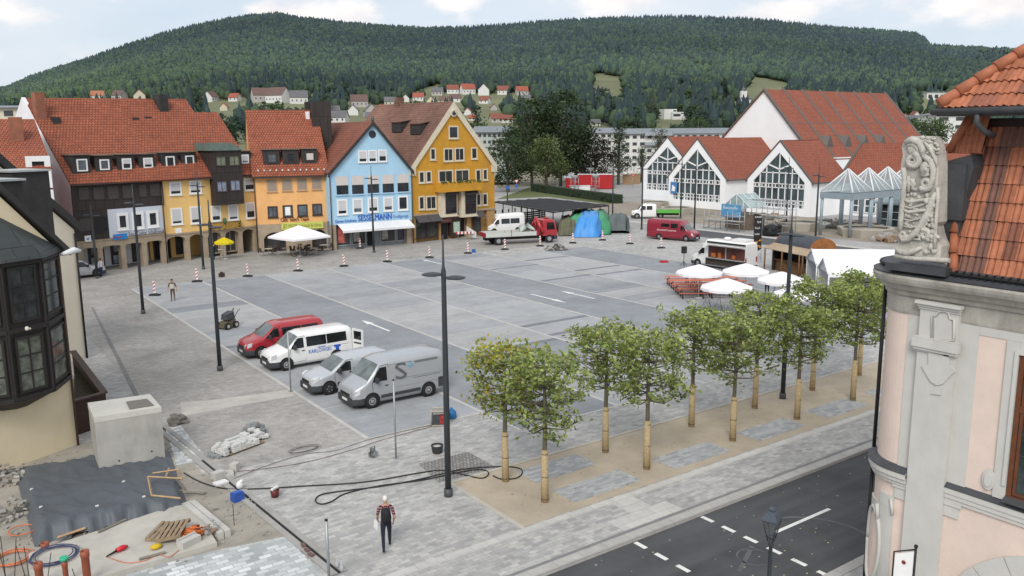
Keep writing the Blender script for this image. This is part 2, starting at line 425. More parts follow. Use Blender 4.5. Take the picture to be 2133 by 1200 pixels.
# sand bed for the plane trees,with paved insets
sheet('sand_strip',[(15.7,21.36),(80,21.36),(80,25.9),(15.7,25.9)],0.006,M_sand)
mb=MB()
mb.box((15.55,25.88,-.05),(80,26.02,0.03));mb.box((15.55,21.3,-.05),(15.72,25.88,0.022))
mb.build('sand_strip_edging_kerb',mat('edging',(0.45,0.42,0.37),0.85,0.12,2),None,kind='structure')
mb=MB()
for u in (18.3,23.4,28.5,33.4,38.2):
 mb.face([(u,21.8,.012),(u+3.3,21.8,.012),(u+3.3,23.1,.012),(u,23.1,.012)])
mb.face([(18.25,24.0,.012),(21.3,24.0,.012),(21.3,25.35,.012),(18.25,25.35,.012)])
mb.build('inset_pavement',M_pavei,None,kind='structure')
# cobble patch by the lamp
sheet('cobble_pavement',[(15.3,26.2),(17.9,26.2),(17.9,28.2),(15.6,28.3)],0.006,brick('cobbles',(0.33,0.32,0.30),(0.22,0.21,0.2),(0.12,0.115,0.11),0.16,0.14,0.02,0.85,noise=0.15,stain=0.15))
# parking bays: bands of slabs between pale lines running away from the road
random.seed(11)
mb=MB();CA=[]
lines=[15.25,21.18,26.95,33.15,39.2,45.2,51.2,57.2,63.2]
tones=[(0.355,0.365,0.375),(0.33,0.342,0.355),(0.255,0.27,0.288),(0.29,0.30,0.315),(0.375,0.38,0.38),(0.30,0.312,0.325)]
kind=['bay','aisle','bay','bay','aisle','bay','bay','aisle']
zz=0.008
for i in range(8):
 u0,u1=lines[i],lines[i+1]
 v=29.0 if i else 32.1
 vend=77.3 if i < 6 else 74
 if i >= 1: v=29.0
 while v < vend-0.2:
  if kind[i] == 'aisle': w=random.uniform(4,9);c=random.choice([(0.27,0.285,0.302),(0.28,0.294,0.31),(0.262,0.277,0.294)])
  else:
   r=random.random()
   if r < 0.16: w=0.55;c=(0.20,0.213,0.232)
   elif r < 0.55: w=random.choice([2.5,2.5,5.0]);c=random.choice(tones[:2]+tones[4:5])
   else: w=random.choice([2.5,2.5,2.0]);c=random.choice(tones)
  w=min(w,vend-v)
  f=random.uniform(0.96,1.04)
  mb.face([(u0,v,zz),(u1,v,zz),(u1,v+w,zz),(u0,v+w,zz)]);CA.append((c[0]*f,c[1]*f,c[2]*f,1))
  v += w
mb.build('parking_pavement',tone('parking_slabs',0.85,0.10,0.7,slab=(1.0,.5)),None,kind='structure',colattr=CA,recalc=False)
mb=MB()
for i,u in enumerate(lines[:-1]):
 v1=77.4;v0=32.1 if i == 0 else 29.0
 mb.face([(u-.09,v0,.012),(u+.09,v0,.012),(u+.09,v1,.012),(u-.09,v1,.012)])
v=29.0
for i in range(8):
 u0,u1=lines[i]+.09,lines[i+1]-.09
 if kind[i] == 'aisle': continue
 for v in [32.0+2.5*k*2 for k in range(10)]:
  if v > 76 or random.random() < 0.35: continue
  mb.face([(u0,v,.012),(u1,v,.012),(u1,v+.07,.012),(u0,v+.07,.012)])
mb.face([(15.3,31.95,.0125),(21.1,31.95,.0125),(21.1,32.12,.0125),(15.3,32.12,.0125)])
mb.face([(21.3,28.9,.0125),(64,28.9,.0125),(64,29.02,.0125),(21.3,29.02,.0125)])
mb.build('parking_markings',mat('bay_line',(0.47,0.455,0.43),0.85,0.12,1.5),None,kind='structure')
# arrows painted in the aisles
mb=MB()
def arrow(u,v,d,L_=4.0):
 z=0.016;w=0.09
 mb.face([(u-w,v,z),(u+w,v,z),(u+w,v+d*L_*0.68,z),(u-w,v+d*L_*0.68,z)])
 mb.face([(u-0.28,v+d*L_*0.66,z+.001),(u+0.28,v+d*L_*0.66,z+.001),(u,v+d*L_,z+.001)])
arrow(25.5,49.7,1,4.2)
arrow(40.9,54.5,-1,4.6);arrow(43.7,49.8,1,4.3);arrow(43.5,73.0,1,4.0)
mb.build('arrow_markings',M_white,None,kind='structure')
# joint lines left by the slab saw,chalky patch and damp patch on the worn strip
mb=MB()
pts=[at(375,838),at(430,835),at(605,812),at(615,825),at(500,845),at(380,868)]
mb.face([(p.x,p.y,.010) for p in pts]);mb.build('spilled_sand_pavement',mat('pale_grit',(0.43,0.41,0.38),0.95,0.15,1.2),None,kind='structure')
# road and kerb on the far side of the square
sheet('far_road',[(80.7,30),(85.9,30),(85.9,82),(80.7,82)],0.004,mat('asphalt_far',(0.085,0.087,0.092),0.9,0.12,0.4))
sheet('far_road_edge',[(85.9,30),(87.2,30),(87.2,92),(85.9,92)],0.02,M_conc)
sheet('building_site_ground',[(92,40),(112,40),(112,118),(92,118)],0.006,mat('site_soil',(0.27,0.235,0.19),0.95,0.25,0.25,bump=0.4,bscale=4))
sheet('grass',[at(1035,415)[:2],at(1110,388)[:2],at(1290,420)[:2],at(1270,426)[:2],at(1140,410)[:2]],0.02,mat('lawn',(0.10,0.12,0.045),0.95,0.25,0.5),'stuff')
sheet('park_lawn',[at(1035,392)[:2],at(1110,388)[:2],at(1340,375)[:2],at(1330,330)[:2],at(1035,330)[:2]],0.02,mat('park_ground',(0.20,0.18,0.13),0.95,0.25,0.3))

# hills
SKY=[(-900,215),(-300,206),(-60,200),(15,190),(60,170),(125,148),(180,132),(250,107),(330,81),(400,63),(470,48),(540,38),(580,36),(640,47),(720,55),(800,62),(900,67),(960,65),(1066,60),(1110,55),(1200,49),(1300,45),(1400,43),(1500,46),(1560,48),(1620,53),(1680,60),(1750,66),(1850,73),(1905,78),(1925,86),(1937,102),(2000,106),(2140,112),(2400,120),(3000,150)]
SX=[p[0] for p in SKY];SY=[p[1] for p in SKY]
def horizon(x): return 276.1+(x-1066)*0.00727
def terr_y(x,D):
 """picture height of the hillside at bearing x and distance D (used to survey the slope)"""
 yr=float(np.interp(x,SX,SY));h=horizon(x);rise=h-yr
 ks=[(260,-75.0),(330,-40.0),(500,0.06*rise),(900,0.40*rise),(1500,0.70*rise),(2300,rise),(2600,rise*0.9),(3600,rise*0.4)]
 return h-float(np.interp(D,[k[0] for k in ks],[k[1] for k in ks]))
def terr(x,D):
 p=atd(x,terr_y(x,D),D)
 if D <= 335: p.z=max(-0.12,p.z)
 return p
Ds=[245,290,330,370,420,500,570,650,730,820,900,1000,1100,1200,1350,1500,1650,1800,1950,2100,2250,2300,2450,2600,3000,3600]
Xs=list(range(-700,2860,40))
mb=MB()
for D in Ds:
 for x in Xs:
  p=terr(x,D)
  if D < 300: p.z=-0.3
  mb.v(p)
nx=len(Xs)
for j in range(len(Ds)-1):
 for i in range(nx-1):
  a=j*nx+i;mb.fidx((a,a+1,a+nx+1,a+nx),0,True)
M_hill=mat('meadow',(0.15,0.16,0.085),0.95,0.22,0.012)
mb.build('hills',M_hill,None,kind='structure')
# a farther ridge,off to the right
mb=MB();F2=[(1780,110),(1950,103),(2000,104),(2015,98),(2040,95),(2075,101),(2133,107),(2400,112),(2900,150)]
for D,k in ((2500,0.55),(3200,0.8),(3800,1.0),(4600,0.7)):
 for x,y in F2:
  h=horizon(x);mb.v(atd(x,h-(h-y)*k,D))
for j in range(3):
 for i in range(len(F2)-1): a=j*len(F2)+i;mb.fidx((a,a+1,a+len(F2)+1,a+len(F2)),0,True)
mb.build('distant_hills',mat('far_wood',(0.045,0.068,0.058),0.95,0.3,0.02),None,kind='structure')

def inside(p,poly):
 x,y=p;c=False;n=len(poly)
 for i in range(n):
  x0,y0=poly[i];x1,y1=poly[(i+1) % n]
  if (y0 > y) != (y1 > y) and x < (x1-x0)*(y-y0)/(y1-y0)+x0: c=not c
 return c
MEADOWS=[[(1228,157),(1262,156),(1304,164),(1300,196),(1236,194)],[(1560,158),(1640,172),(1665,186),(1620,200),(1520,205),(1560,180)],
           [(858,194),(915,176),(932,180),(905,204),(862,206)],[(1440,145),(1482,146),(1482,154),(1442,152)],
           [(1200,230),(1300,234),(1290,258),(1200,254)],[(1885,172),(1950,168),(2005,174),(1990,182),(1890,180)],
           [(1430,184),(1530,180),(1520,196),(1432,197)],[(2025,112),(2140,116),(2140,124),(2030,120)],[(620,195),(700,200),(690,212),(610,210)]]
def solve_D(x,y):
 lo,hi=280,1500
 for _ in range(40):
  m=(lo+hi)/2
  if terr_y(x,m) > y: lo=m
  else: hi=m
 return lo
VH=[(18,214,22,0,0,330,'far left'),(40,212,20,2,1,360,''),(62,211,20,0,3,350,''),(96,207,18,1,0,420,''),(205,205,26,0,3,330,''),(250,204,26,2,1,340,''),(292,206,30,1,3,350,''),
      (440,208,28,0,1,420,''),(490,207,22,0,0,430,''),(468,226,20,1,0,330,''),(545,208,38,2,1,420,''),(580,210,42,0,1,400,''),(622,212,36,0,2,400,''),
      (741,208,17,0,0,470,'tall white house with red roof standing alone among the trees'),(748,219,34,2,1,420,''),(707,252,34,0,2,300,''),(697,233,22,0,2,340,''),(737,236,28,0,2,340,''),(813,216,24,1,2,420,''),(800,226,16,1,0,380,''),(828,236,26,0,3,340,''),
      (772,240,36,2,2,320,''),(778,252,30,0,2,290,''),(845,208,20,0,1,450,''),(872,206,22,0,0,460,''),(899,212,20,3,1,420,''),(925,212,20,3,1,420,''),(948,209,22,0,1,430,''),(912,195,22,2,2,520,''),(943,191,24,0,4,520,''),
      (974,192,28,0,0,520,'white house with bright red roof at the wood edge, first of the row of four'),(1008,194,30,0,4,520,'white gabled house with dull red roof, second of the row at the wood edge'),(1048,193,24,0,4,520,'third house of the row at the wood edge, red roof and pale balcony'),(1087,194,24,2,0,520,'last house of the row at the wood edge, dark timber under a red roof'),
      (1010,212,20,0,4,430,''),(1028,226,18,2,4,380,''),(1098,206,16,0,2,450,''),(975,236,20,0,0,340,''),(985,247,16,0,0,310,''),(1034,252,26,2,4,300,''),(1056,252,22,0,4,300,''),
      (1240,258,18,0,2,330,'small white house in the meadow right of the big trees'),(1880,246,16,0,0,380,''),(1898,250,18,0,2,370,''),(1915,253,18,2,0,350,''),(1932,248,16,0,4,380,''),(1905,240,16,0,4,420,''),(1870,240,14,0,2,420,'')]
HBOX=[(v[0]-v[2]*.5,v[0]+v[2]*.5,v[1]-v[2]*.62,v[1]+3,solve_D(v[0],v[1]+4)) for v in VH]+[(1375,1425,222,250,solve_D(1400,248)),(1535,1562,170,216,solve_D(1547,214)),(1925,2012,190,212,solve_D(1970,210))]
def free_of_houses(x,D,h,r):
 """no tree is planted where it would stand on a house or right before its front"""
 p=terr(x,D);a=pix(p);b=pix((p.x,p.y,p.z+h));w=r*F_PX/D
 return not any(x0 < a[0]+w and a[0]-w < x1 and b[1] < y1 and a[1] > y0 and D < hd+9 for x0,x1,y0,y1,hd in HBOX)
def forest_mesh():
 random.seed(5);rng=np.random.default_rng(5);n=6
 def template(rings):
  out=[]
  for k in range(10):
   j=rng.uniform(.62,1.34,(len(rings),n));P=[]
   for q,(t,r) in enumerate(rings):
    for i in range(n):
     a=2*math.pi*i/n+.35*q+k;P.append((r*j[q,i]*math.cos(a),r*j[q,i]*math.sin(a),t+rng.uniform(-.04,.04)))
   out.append(P)
  F=[(q*n+i,q*n+(i+1) % n,(q+1)*n+(i+1) % n,(q+1)*n+i) for q in range(len(rings)-1) for i in range(n)]
  sh=np.array([.82+.2*q/(len(rings)-2) for q in range(len(rings)-1) for i in range(n)])  # rings darker at the foot, paler at the top: shade put into the colour
  return np.array(out),np.array(F),sh
 con_t=template([(.05,.6),(.2,1.0),(.5,.66),(.78,.34),(1.0,.04)]);bro_t=template([(.1,.6),(.3,1.0),(.55,1.02),(.8,.74),(.95,.4),(1.0,.08)])
 T={0: [],1: []};D=450.0
 while D < 2340:
  step=7.0 if D < 950 else 8.6 if D < 1150 else 10.0
  m=int(2*D*1.3/step*.62)
  for i in range(m):
   x=CX+(random.random()*2-1)*1140;d=D+random.uniform(-6,6)
   if d < 1020 and 350 < x < 1120 and random.random() < .3: continue
   if d < 820 and random.random() < .4: continue
   if d < 1100 and not free_of_houses(x,d,12,5): continue
   p=terr(x,d);q=pix(p);q2=pix((p.x,p.y,p.z+12))
   if any(inside(q,w) or inside(q2,w) for w in MEADOWS): continue
   t=max(0,d-800)/1540;hz_=.3+.7*t  # farther trees paler and bluer, air haze put into the colour
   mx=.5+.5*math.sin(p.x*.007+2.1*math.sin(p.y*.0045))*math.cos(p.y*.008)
   f=.9*random.uniform(.92,1.08)*(.86+.34*(.5+.5*math.sin(p.x*.0041+1.3*math.sin(p.y*.0061)+2)*math.cos(p.y*.0033+.8*math.sin(p.x*.0083))))  # broad zones of wood tone, with hill fold shade put into the colour
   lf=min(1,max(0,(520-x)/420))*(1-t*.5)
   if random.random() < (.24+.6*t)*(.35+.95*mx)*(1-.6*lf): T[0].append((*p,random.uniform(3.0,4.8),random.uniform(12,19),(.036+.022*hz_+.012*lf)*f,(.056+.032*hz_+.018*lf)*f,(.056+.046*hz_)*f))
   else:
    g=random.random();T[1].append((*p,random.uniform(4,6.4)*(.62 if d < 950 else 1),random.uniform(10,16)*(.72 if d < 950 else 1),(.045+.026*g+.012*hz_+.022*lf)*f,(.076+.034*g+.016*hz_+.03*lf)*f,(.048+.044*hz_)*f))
  D += step*.9
 VV=[];FF=[];CC=[];off=0
 for kd,(P,F,sh) in ((0,con_t),(1,bro_t)):
  A=np.array(T[kd]);N_=len(A);nv=P.shape[1]
  V=P[rng.integers(0,10,N_)]*np.stack([A[:,3],A[:,3],A[:,4]],1)[:,None,:]+A[:,None,:3]
  VV.append(V.reshape(-1,3));FF.append((F[None]+np.arange(N_)[:,None,None]*nv+off).reshape(-1,4));off += N_*nv
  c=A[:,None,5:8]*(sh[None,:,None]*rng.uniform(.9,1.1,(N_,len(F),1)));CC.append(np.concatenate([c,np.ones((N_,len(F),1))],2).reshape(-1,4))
 V=np.concatenate(VV).astype(np.float32);F=np.concatenate(FF).astype(np.int32);C=np.concatenate(CC).astype(np.float32)
 me=bpy.data.meshes.new('forest');me.vertices.add(len(V));me.vertices.foreach_set('co',V.ravel());me.loops.add(len(F)*4);me.loops.foreach_set('vertex_index',F.ravel());me.polygons.add(len(F))
 me.polygons.foreach_set('loop_start',np.arange(0,len(F)*4,4,dtype=np.int32));me.polygons.foreach_set('loop_total',np.full(len(F),4,np.int32));me.update(calc_edges=True)
 at_=me.color_attributes.new('tone','FLOAT_COLOR','CORNER');at_.data.foreach_set('color',np.repeat(C,4,axis=0).ravel())
 me.materials.append(tone('forest_tone',0.95,0.15,0.05))
 o=bpy.data.objects.new('forest',me);COL.objects.link(o);o['kind']='stuff'
forest_mesh()
# the row of houses
M_tile=brick('roof_tiles',(0.365,0.112,0.058),(0.28,0.085,0.048),(0.10,0.035,0.025),0.3,0.36,0.035,0.75,noise=0.16,nscale=0.35,stain=0.16,big=0.12,bump=0.6)
M_tileb=brick('roof_tiles_brown',(0.235,0.12,0.085),(0.18,0.095,0.075),(0.08,0.05,0.04),0.3,0.36,0.03,0.8,noise=0.3,nscale=0.3,stain=0.15,big=0.25,bump=0.5)
M_tiled=brick('roof_tiles_dull',(0.26,0.10,0.065),(0.21,0.08,0.055),(0.1,0.04,0.03),0.3,0.36,0.03,0.8,noise=0.2,nscale=0.4,stain=0.15,bump=0.5)
M_slate=mat('dark_slate',(0.035,0.034,0.034),0.7,0.25,2.0)
M_dcap=mat('dormer_cap',(.20,.13,.10),.8,.2,3)
M_panel=brick('dark_cladding',(0.042,0.034,0.032),(0.036,0.03,0.028),(0.018,0.015,0.014),0.9,3.0,0.03,0.6,noise=0.15,bump=0.2)
M_panel2=mat('dark_panel',(0.058,0.05,0.047),0.55,0.15,1.0)
M_wwall=mat('white_render',(0.74,0.74,0.75),0.9,0.06,0.8,dirt=0.12)
M_bluish=mat('cool_white_render',(0.55,0.59,0.66),0.9,0.06,0.8,dirt=0.1)
M_yel=mat('yellow_render',(0.74,0.49,0.19),0.9,0.07,0.7,dirt=0.12)
M_ora=mat('orange_render',(0.74,0.41,0.17),0.9,0.07,0.7,dirt=0.1)
M_blu=mat('blue_render',(0.36,0.56,0.71),0.9,0.06,0.7,dirt=0.1)
M_och=mat('ochre_render',(0.52,0.265,0.03),0.9,0.12,0.9,dirt=0.25)
M_stone=mat('sandstone',(0.36,0.29,0.21),0.9,0.14,1.5,dirt=0.25,bump=0.2)
M_frame=mat('white_frame',(0.76,0.76,0.75),0.6,0.05,2.0)
M_cream=mat('cream_trim',(0.60,0.54,0.42),0.8,0.08,2.0,dirt=0.12)
M_dframe=mat('dark_frame',(0.045,0.03,0.025),0.5,0.15,2.0)
M_glass=glass('window_glass')
M_glassb=glass('window_glass_pale',(0.09,0.11,0.13),0.08,0.5,1.2)
M_shut=brick('roller_shutter',(0.60,0.60,0.62),(0.57,0.57,0.59),(0.42,0.42,0.43),3.0,0.09,0.012,0.6,noise=0.04)
M_shutt=brick('roller_shutter_taupe',(0.34,0.28,0.22),(0.32,0.26,0.21),(0.2,0.16,0.13),3.0,0.09,0.012,0.7,noise=0.06)
M_gut=mat('gutter_metal',(0.05,0.035,0.03),0.5,0.2,2.0)
M_copper=mat('green_copper',(0.075,0.105,0.09),0.6,0.25,1.5)
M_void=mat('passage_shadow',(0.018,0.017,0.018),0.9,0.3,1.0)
M_black=mat('black',(0.012,0.012,0.013),0.6,0.2,3.0)
M_shop=mat('shop_interior',(0.045,0.045,0.045),0.25,0.7,0.8)

class Fac:
 """a facade standing on two surveyed ground points"""
 def __init__(s,par,a,b):
  s.par=par;s.a,s.b=(q.copy() if isinstance(q,Vector) else at(*q) for q in (a,b));s.a.z=s.b.z=0
  s.d=(s.b-s.a).normalized();s.len=(s.b-s.a).length
  s.n=Vector((s.d.y,-s.d.x,0))
 def pix(s,x,y,off=0.0):
  o=s.a+s.n*off;d=ray(x,y)
  t=(o-CAMP).dot(s.n)/d.dot(s.n);p=CAMP+d*t
  return ((p-o).dot(s.d),p.z)
 def pt(s,q,z,off=0.0): return s.a+s.d*q+s.n*off+Vector((0,0,z))
 def rect(s,x0,y0,x1,y1):
  ym=(y0+y1)/2;xm=(x0+x1)/2
  return s.pix(x0,ym)[0],s.pix(x1,ym)[0],s.pix(xm,y1)[1],s.pix(xm,y0)[1]
 def box(s,mb,q0,q1,z0,z1,o0,o1,mi=0):
  mb.hexa([s.pt(q0,z0,o1),s.pt(q1,z0,o1),s.pt(q1,z0,o0),s.pt(q0,z0,o0)],
    [s.pt(q0,z1,o1),s.pt(q1,z1,o1),s.pt(q1,z1,o0),s.pt(q0,z1,o0)],mi)
 def poly(s,mb,pts,o0,o1,mi=0):
  mb.prism([s.pt(q,z,o1) for q,z in pts],s.n*(o0-o1),mi)
 def frame(s,mb,q0,q1,z0,z1,w,o0,o1,mi=0,wz=None):
  wz=wz or w
  s.box(mb,q0,q0+w,z0,z1,o0,o1,mi);s.box(mb,q1-w,q1,z0,z1,o0,o1,mi)
  s.box(mb,q0+w,q1-w,z0,z0+wz,o0,o1,mi);s.box(mb,q0+w,q1-w,z1-wz,z1,o0,o1,mi)
 def window(s,r,fm,fw=0.1,gm=None,shut=0.0,sm=None,par=None,off=0.0,mull=1,trans=0,out=0.07,px=True,sill=None,name='window',sash=None,slab=None):
  par=par or s.par
  q0,q1,z0,z1=s.rect(*r) if px else r
  f=MB();s.frame(f,q0,q1,z0,z1,fw,off-0.02,off+out)
  iw=(q1-q0-2*fw);mw=0.05
  mm=0
  for k in range(1,mull+1):
   c=q0+fw+iw*k/(mull+1);s.box(f,c-mw/2,c+mw/2,z0+fw,z1-fw,off-0.02,off+out*0.7,mm)
  for k in range(1,trans+1):
   c=z0+fw+(z1-z0-2*fw)*k/(trans+1);s.box(f,q0+fw,q1-fw,c-mw/2,c+mw/2,off-0.02,off+out*0.65,mm)
  if sill is not None: s.box(f,q0-0.06,q1+0.06,z0-0.07,z0-0.003,off-0.02,off+out+0.08)
  w=f.build(name,fm,par)
  g=MB();zt=z1-fw-(z1-z0-2*fw)*shut
  if zt > z0+fw+0.03:
   g.face([s.pt(q0+fw,z0+fw,off+0.012),s.pt(q1-fw,z0+fw,off+0.012),s.pt(q1-fw,zt,off+0.012),s.pt(q0+fw,zt,off+0.012)])
   g.build('pane',gm or M_glass,w)
  if shut:
   h=MB();s.box(h,q0+fw,q1-fw,zt,z1-fw,off,off+out*0.8);h.build('shutter',sm or M_shut,w)
  return w

def slab_roof(mb,pts,th=0.16,mi=0):
 """a roof plane with thickness"""
 p=[Vector(q) for q in pts];n=(p[1]-p[0]).cross(p[2]-p[0]).normalized()
 if n.z < 0: n=-n
 mb.prism([q-n*th for q in p],n*th,mi)

def z1(X): return X/2.7907
def Z1(x0,y0,x1,y1): return (x0/2.7907,170+y0/2.7907,x1/2.7907,170+y1/2.7907)
def Z2(x0,y0,x1,y1): return (500+x0/3.2429,190+y0/3.2429,500+x1/3.2429,190+y1/3.2429)

def arcade(fc,name,edges,ztop,zs,zc,pw=0.42,th=0.55,m=None,ends=(1,1),holes=None):
 """stone front with segmental arches between the given pier centres"""
 mb=MB()
 for k,e in enumerate(edges):
  fc.box(mb,e-pw/2,e+pw/2,0,zs,-th,0.0)
  fc.box(mb,e-pw/2-0.04,e+pw/2+0.04,zs-0.003,zs+0.14,-th-.02,0.04)
 for a,b in zip(edges,edges[1:]):
  q0,q1=a+pw/2,b-pw/2;n=8
  arc=[(q0+(q1-q0)*i/n,zs+0.137+(zc-zs-0.137)*math.sin(math.pi*i/n)**0.7) for i in range(n+1)]
  for (x0,za),(x1,zb) in zip(arc,arc[1:]):
   mb.hexa([fc.pt(x0,za,0),fc.pt(x1,zb,0),fc.pt(x1,zb,-th),fc.pt(x0,za,-th)],[fc.pt(x0,ztop,0),fc.pt(x1,ztop,0),fc.pt(x1,ztop,-th),fc.pt(x0,ztop,-th)])
 for e in edges: fc.box(mb,e-pw/2,e+pw/2,zs+0.137,ztop,-th,0.0)
 fc.box(mb,edges[0]-pw/2,edges[-1]+pw/2,ztop+.002,ztop+0.16,-th,0.07)
 return mb.build(name,m or M_stone,fc.par)

def dormer(fc,par,r,win,d_eave,slope,fm,roofm=None,lean=0.0):
 """a dark box dormer standing in the roof: r is its front, win its window"""
 q0,q1,z0,z1_=r;back=(z1_-z0)/slope+0.5
 mb=MB();o=-d_eave
 fc.box(mb,q0,q1,z0,z1_,o-back,o)
 d=mb.build('dormer',M_slate,par)
 c=MB();fc.box(c,q0-0.12,q1+0.12,z1_+.002,z1_+0.10,o-back-0.2,o+0.2);c.build('dormer_roof',roofm or M_dcap,d)
 return d,o

# ---- first house: dark cladding over an arcade,white corner block,long tiled roof
h1=thing('arcade_house','long house with dark clad upper floors, white corner block and blue travel sign','house',tuple(at(255,560)))
f1=Fac(h1,(165,573),(346,548.5))
qL,qR=0.0,f1.len
ze=f1.pix(250,382)[1];zband=f1.pix(256,497)[1]
DEP=8.0
def roofline(fc,dep,x,y): return fc.pix(x,y,-dep)
mb=MB();f1.box(mb,qL,qR,zband+0.17,ze,-9,0.0);f1.box(mb,qL,qR,0,zband+.16,-9,-3.2)
# gable end towards the square's open side
zr=roofline(f1,DEP,250,206)[1];zr2=roofline(f1,DEP,440,235)[1]
mb.prism([f1.pt(qL,ze,0),f1.pt(qL,ze,-2*DEP),f1.pt(qL,zr-0.1,-DEP)],f1.d*0.35)
wall1=mb.build('wall',M_wwall,h1)
f1b=Fac(h1,(346,548.5),(538,524.5))
mb=MB()
f12=Fac(h1,(165,573),(538,524.5));zL=f12.pix(98,205,-DEP)[1];zR=f12.pix(387,206,-DEP)[1];qK=f12.pix(387,206,-DEP)[0];zeL=f12.pix(150,386,.45)[1];zeR=f12.pix(537,362.5,.45)[1]
def r12(q,k):
 a=zeL+(zeR-zeL)*q/f12.len;b=zL+(zR-zL)*(q-qL)/qK;return f12.pt(q,a+(b-a)*k,.45-(DEP+.45)*k)
slab_roof(mb,[r12(-.1,0),r12(qR,0),r12(qR,1),r12(-.1,1)]);slab_roof(mb,[r12(-.1,1),r12(qR,1),f12.pt(qR,ze-.2,-2*DEP-.4),f12.pt(-.1,ze-.2,-2*DEP-.4)])
ze=(zeL+zeR)/2+.25;zr=(zL+zR)/2
roof1=mb.build('roof',M_tile,h1)
mb=MB();f1.box(mb,qL-.1,qR,ze-0.42,ze-0.27,0.40,0.58);mb.build('gutter',M_gut,h1)
# dark cladding with its windows
mb=MB()
a=f1.rect(*Z1(432,600,965,740));f1.box(mb,qL,qR-0.02-(qR-f1.pix(339,400)[0]),f1.pix(250,434)[1],ze-0.3,0,0.12)
x1=f1.pix(226,480)[0];f1.box(mb,qL,x1,zband+0.2,f1.pix(250,434)[1]-.002,0,0.12)
mb.build('cladding',M_panel,h1)
for r in ((450,612,520,690),(535,610,606,688),(618,604,690,685),(702,600,772,680),(800,596,852,672),(865,592,938,668),(455,790,532,872),(545,782,620,876)):
 f1.window(Z1(*r),M_panel,0.07,M_panel2 if r[0] != 545 else M_black,off=0.12,mull=0,out=0.05)
mb=MB();q0,q1,za,zb=f1.rect(*Z1(628,740,968,918));f1.box(mb,x1+.003,qR-0.02,zband+0.2,f1.pix(250,434)[1]-.004,0.0,0.10);mb.build('corner_block',M_bluish,h1)
for r in ((676,765,742,862),(766,758,832,856),(852,750,917,846)):
 w=f1.window(Z1(*r),M_frame,0.24,M_glass,off=0.10,mull=0,out=0.10,sill=1)
sg=f1.rect(*Z1(655,885,735,916));mb=MB();f1.box(mb,sg[0],sg[1],sg[2],sg[3],0.1,0.16)
s1=mb.build('travel_sign',mat('sign_blue',(0.02,0.22,0.55),0.4),h1)
def face_m(fc,q,z,off):
 X=fc.d;Y=Vector((0,0,1));Zv=fc.n
 m=Matrix((X.to_4d(),Y.to_4d(),Zv.to_4d(),(0,0,0,1))).transposed();m.translation=fc.pt(q,z,off)
 m[3][0]=m[3][1]=m[3][2]=0;m[3][3]=1
 return m
M_tgrey=mat('letter_grey',(0.16,0.16,0.17),0.5);M_tblue=mat('letter_blue',(0.02,0.10,0.48),0.5);M_tred=mat('letter_red',(0.16,0.03,0.02),0.5)
q0=f1.pix(266,486)[0];q1=f1.pix(341,484)[0];z0=f1.pix(300,485)[1]
text('ReiseCenter Schaffranek',0.55,face_m(f1,q0,z0,0.12),M_tgrey,h1,width=q1-q0)
mb=MB();n=10
mb.tube([f1.pt(sg[0]+0.45+0.35*math.cos(math.pi*(1+k/n)),(sg[2]+sg[3])/2+0.12+0.2*math.sin(math.pi*(1+k/n)),0.18) for k in range(n+1)],0.05,6);mb.build('emblem',mat('emblem_red',(0.45,0.05,0.12),0.5),s1)
sg=f1.rect(*Z1(487,895,524,930));mb=MB();f1.box(mb,sg[0],sg[1],sg[2],sg[3],0.12,0.18);s2=mb.build('square_sign',M_frame,h1)
mb=MB();c=(sg[0]+sg[1])/2;zc_=(sg[2]+sg[3])/2;mb.face([f1.pt(c-.18,zc_+.1,.185),f1.pt(c,zc_-.2,.185),f1.pt(c+.2,zc_+.16,.185),f1.pt(c,zc_,.185)]);mb.build('emblem',M_tblue,s2)
# arcade and the shop fronts behind it
ed=[f1.pix(x,y)[0] for x,y in ((172,572),(213,566),(260.6,559),(304.5,554),(346,548.5))]
arcade(f1,'arcade',ed,zband,f1.pix(260,513)[1],f1.pix(282,506)[1],0.5)
for i in range(4):
 a,b=ed[i]+0.35,ed[i+1]-0.35
 w=f1.window((a,b,0.1,2.7),M_dframe,0.08,M_shop,off=-3.18,mull=1,px=False,name='shop_window')
 if i in (1,2):
  mb=MB();f1.box(mb,a+0.2,a+1.2,0.2,1.0,-3.15,-3.1);f1.box(mb,a+0.3,a+0.9,1.4,2.3,-3.15,-3.1);mb.build('poster',mat('poster_%d' % i,(0.35,0.4,0.36) if i == 1 else (0.3,0.36,0.45),0.6,0.6,2.5),w)
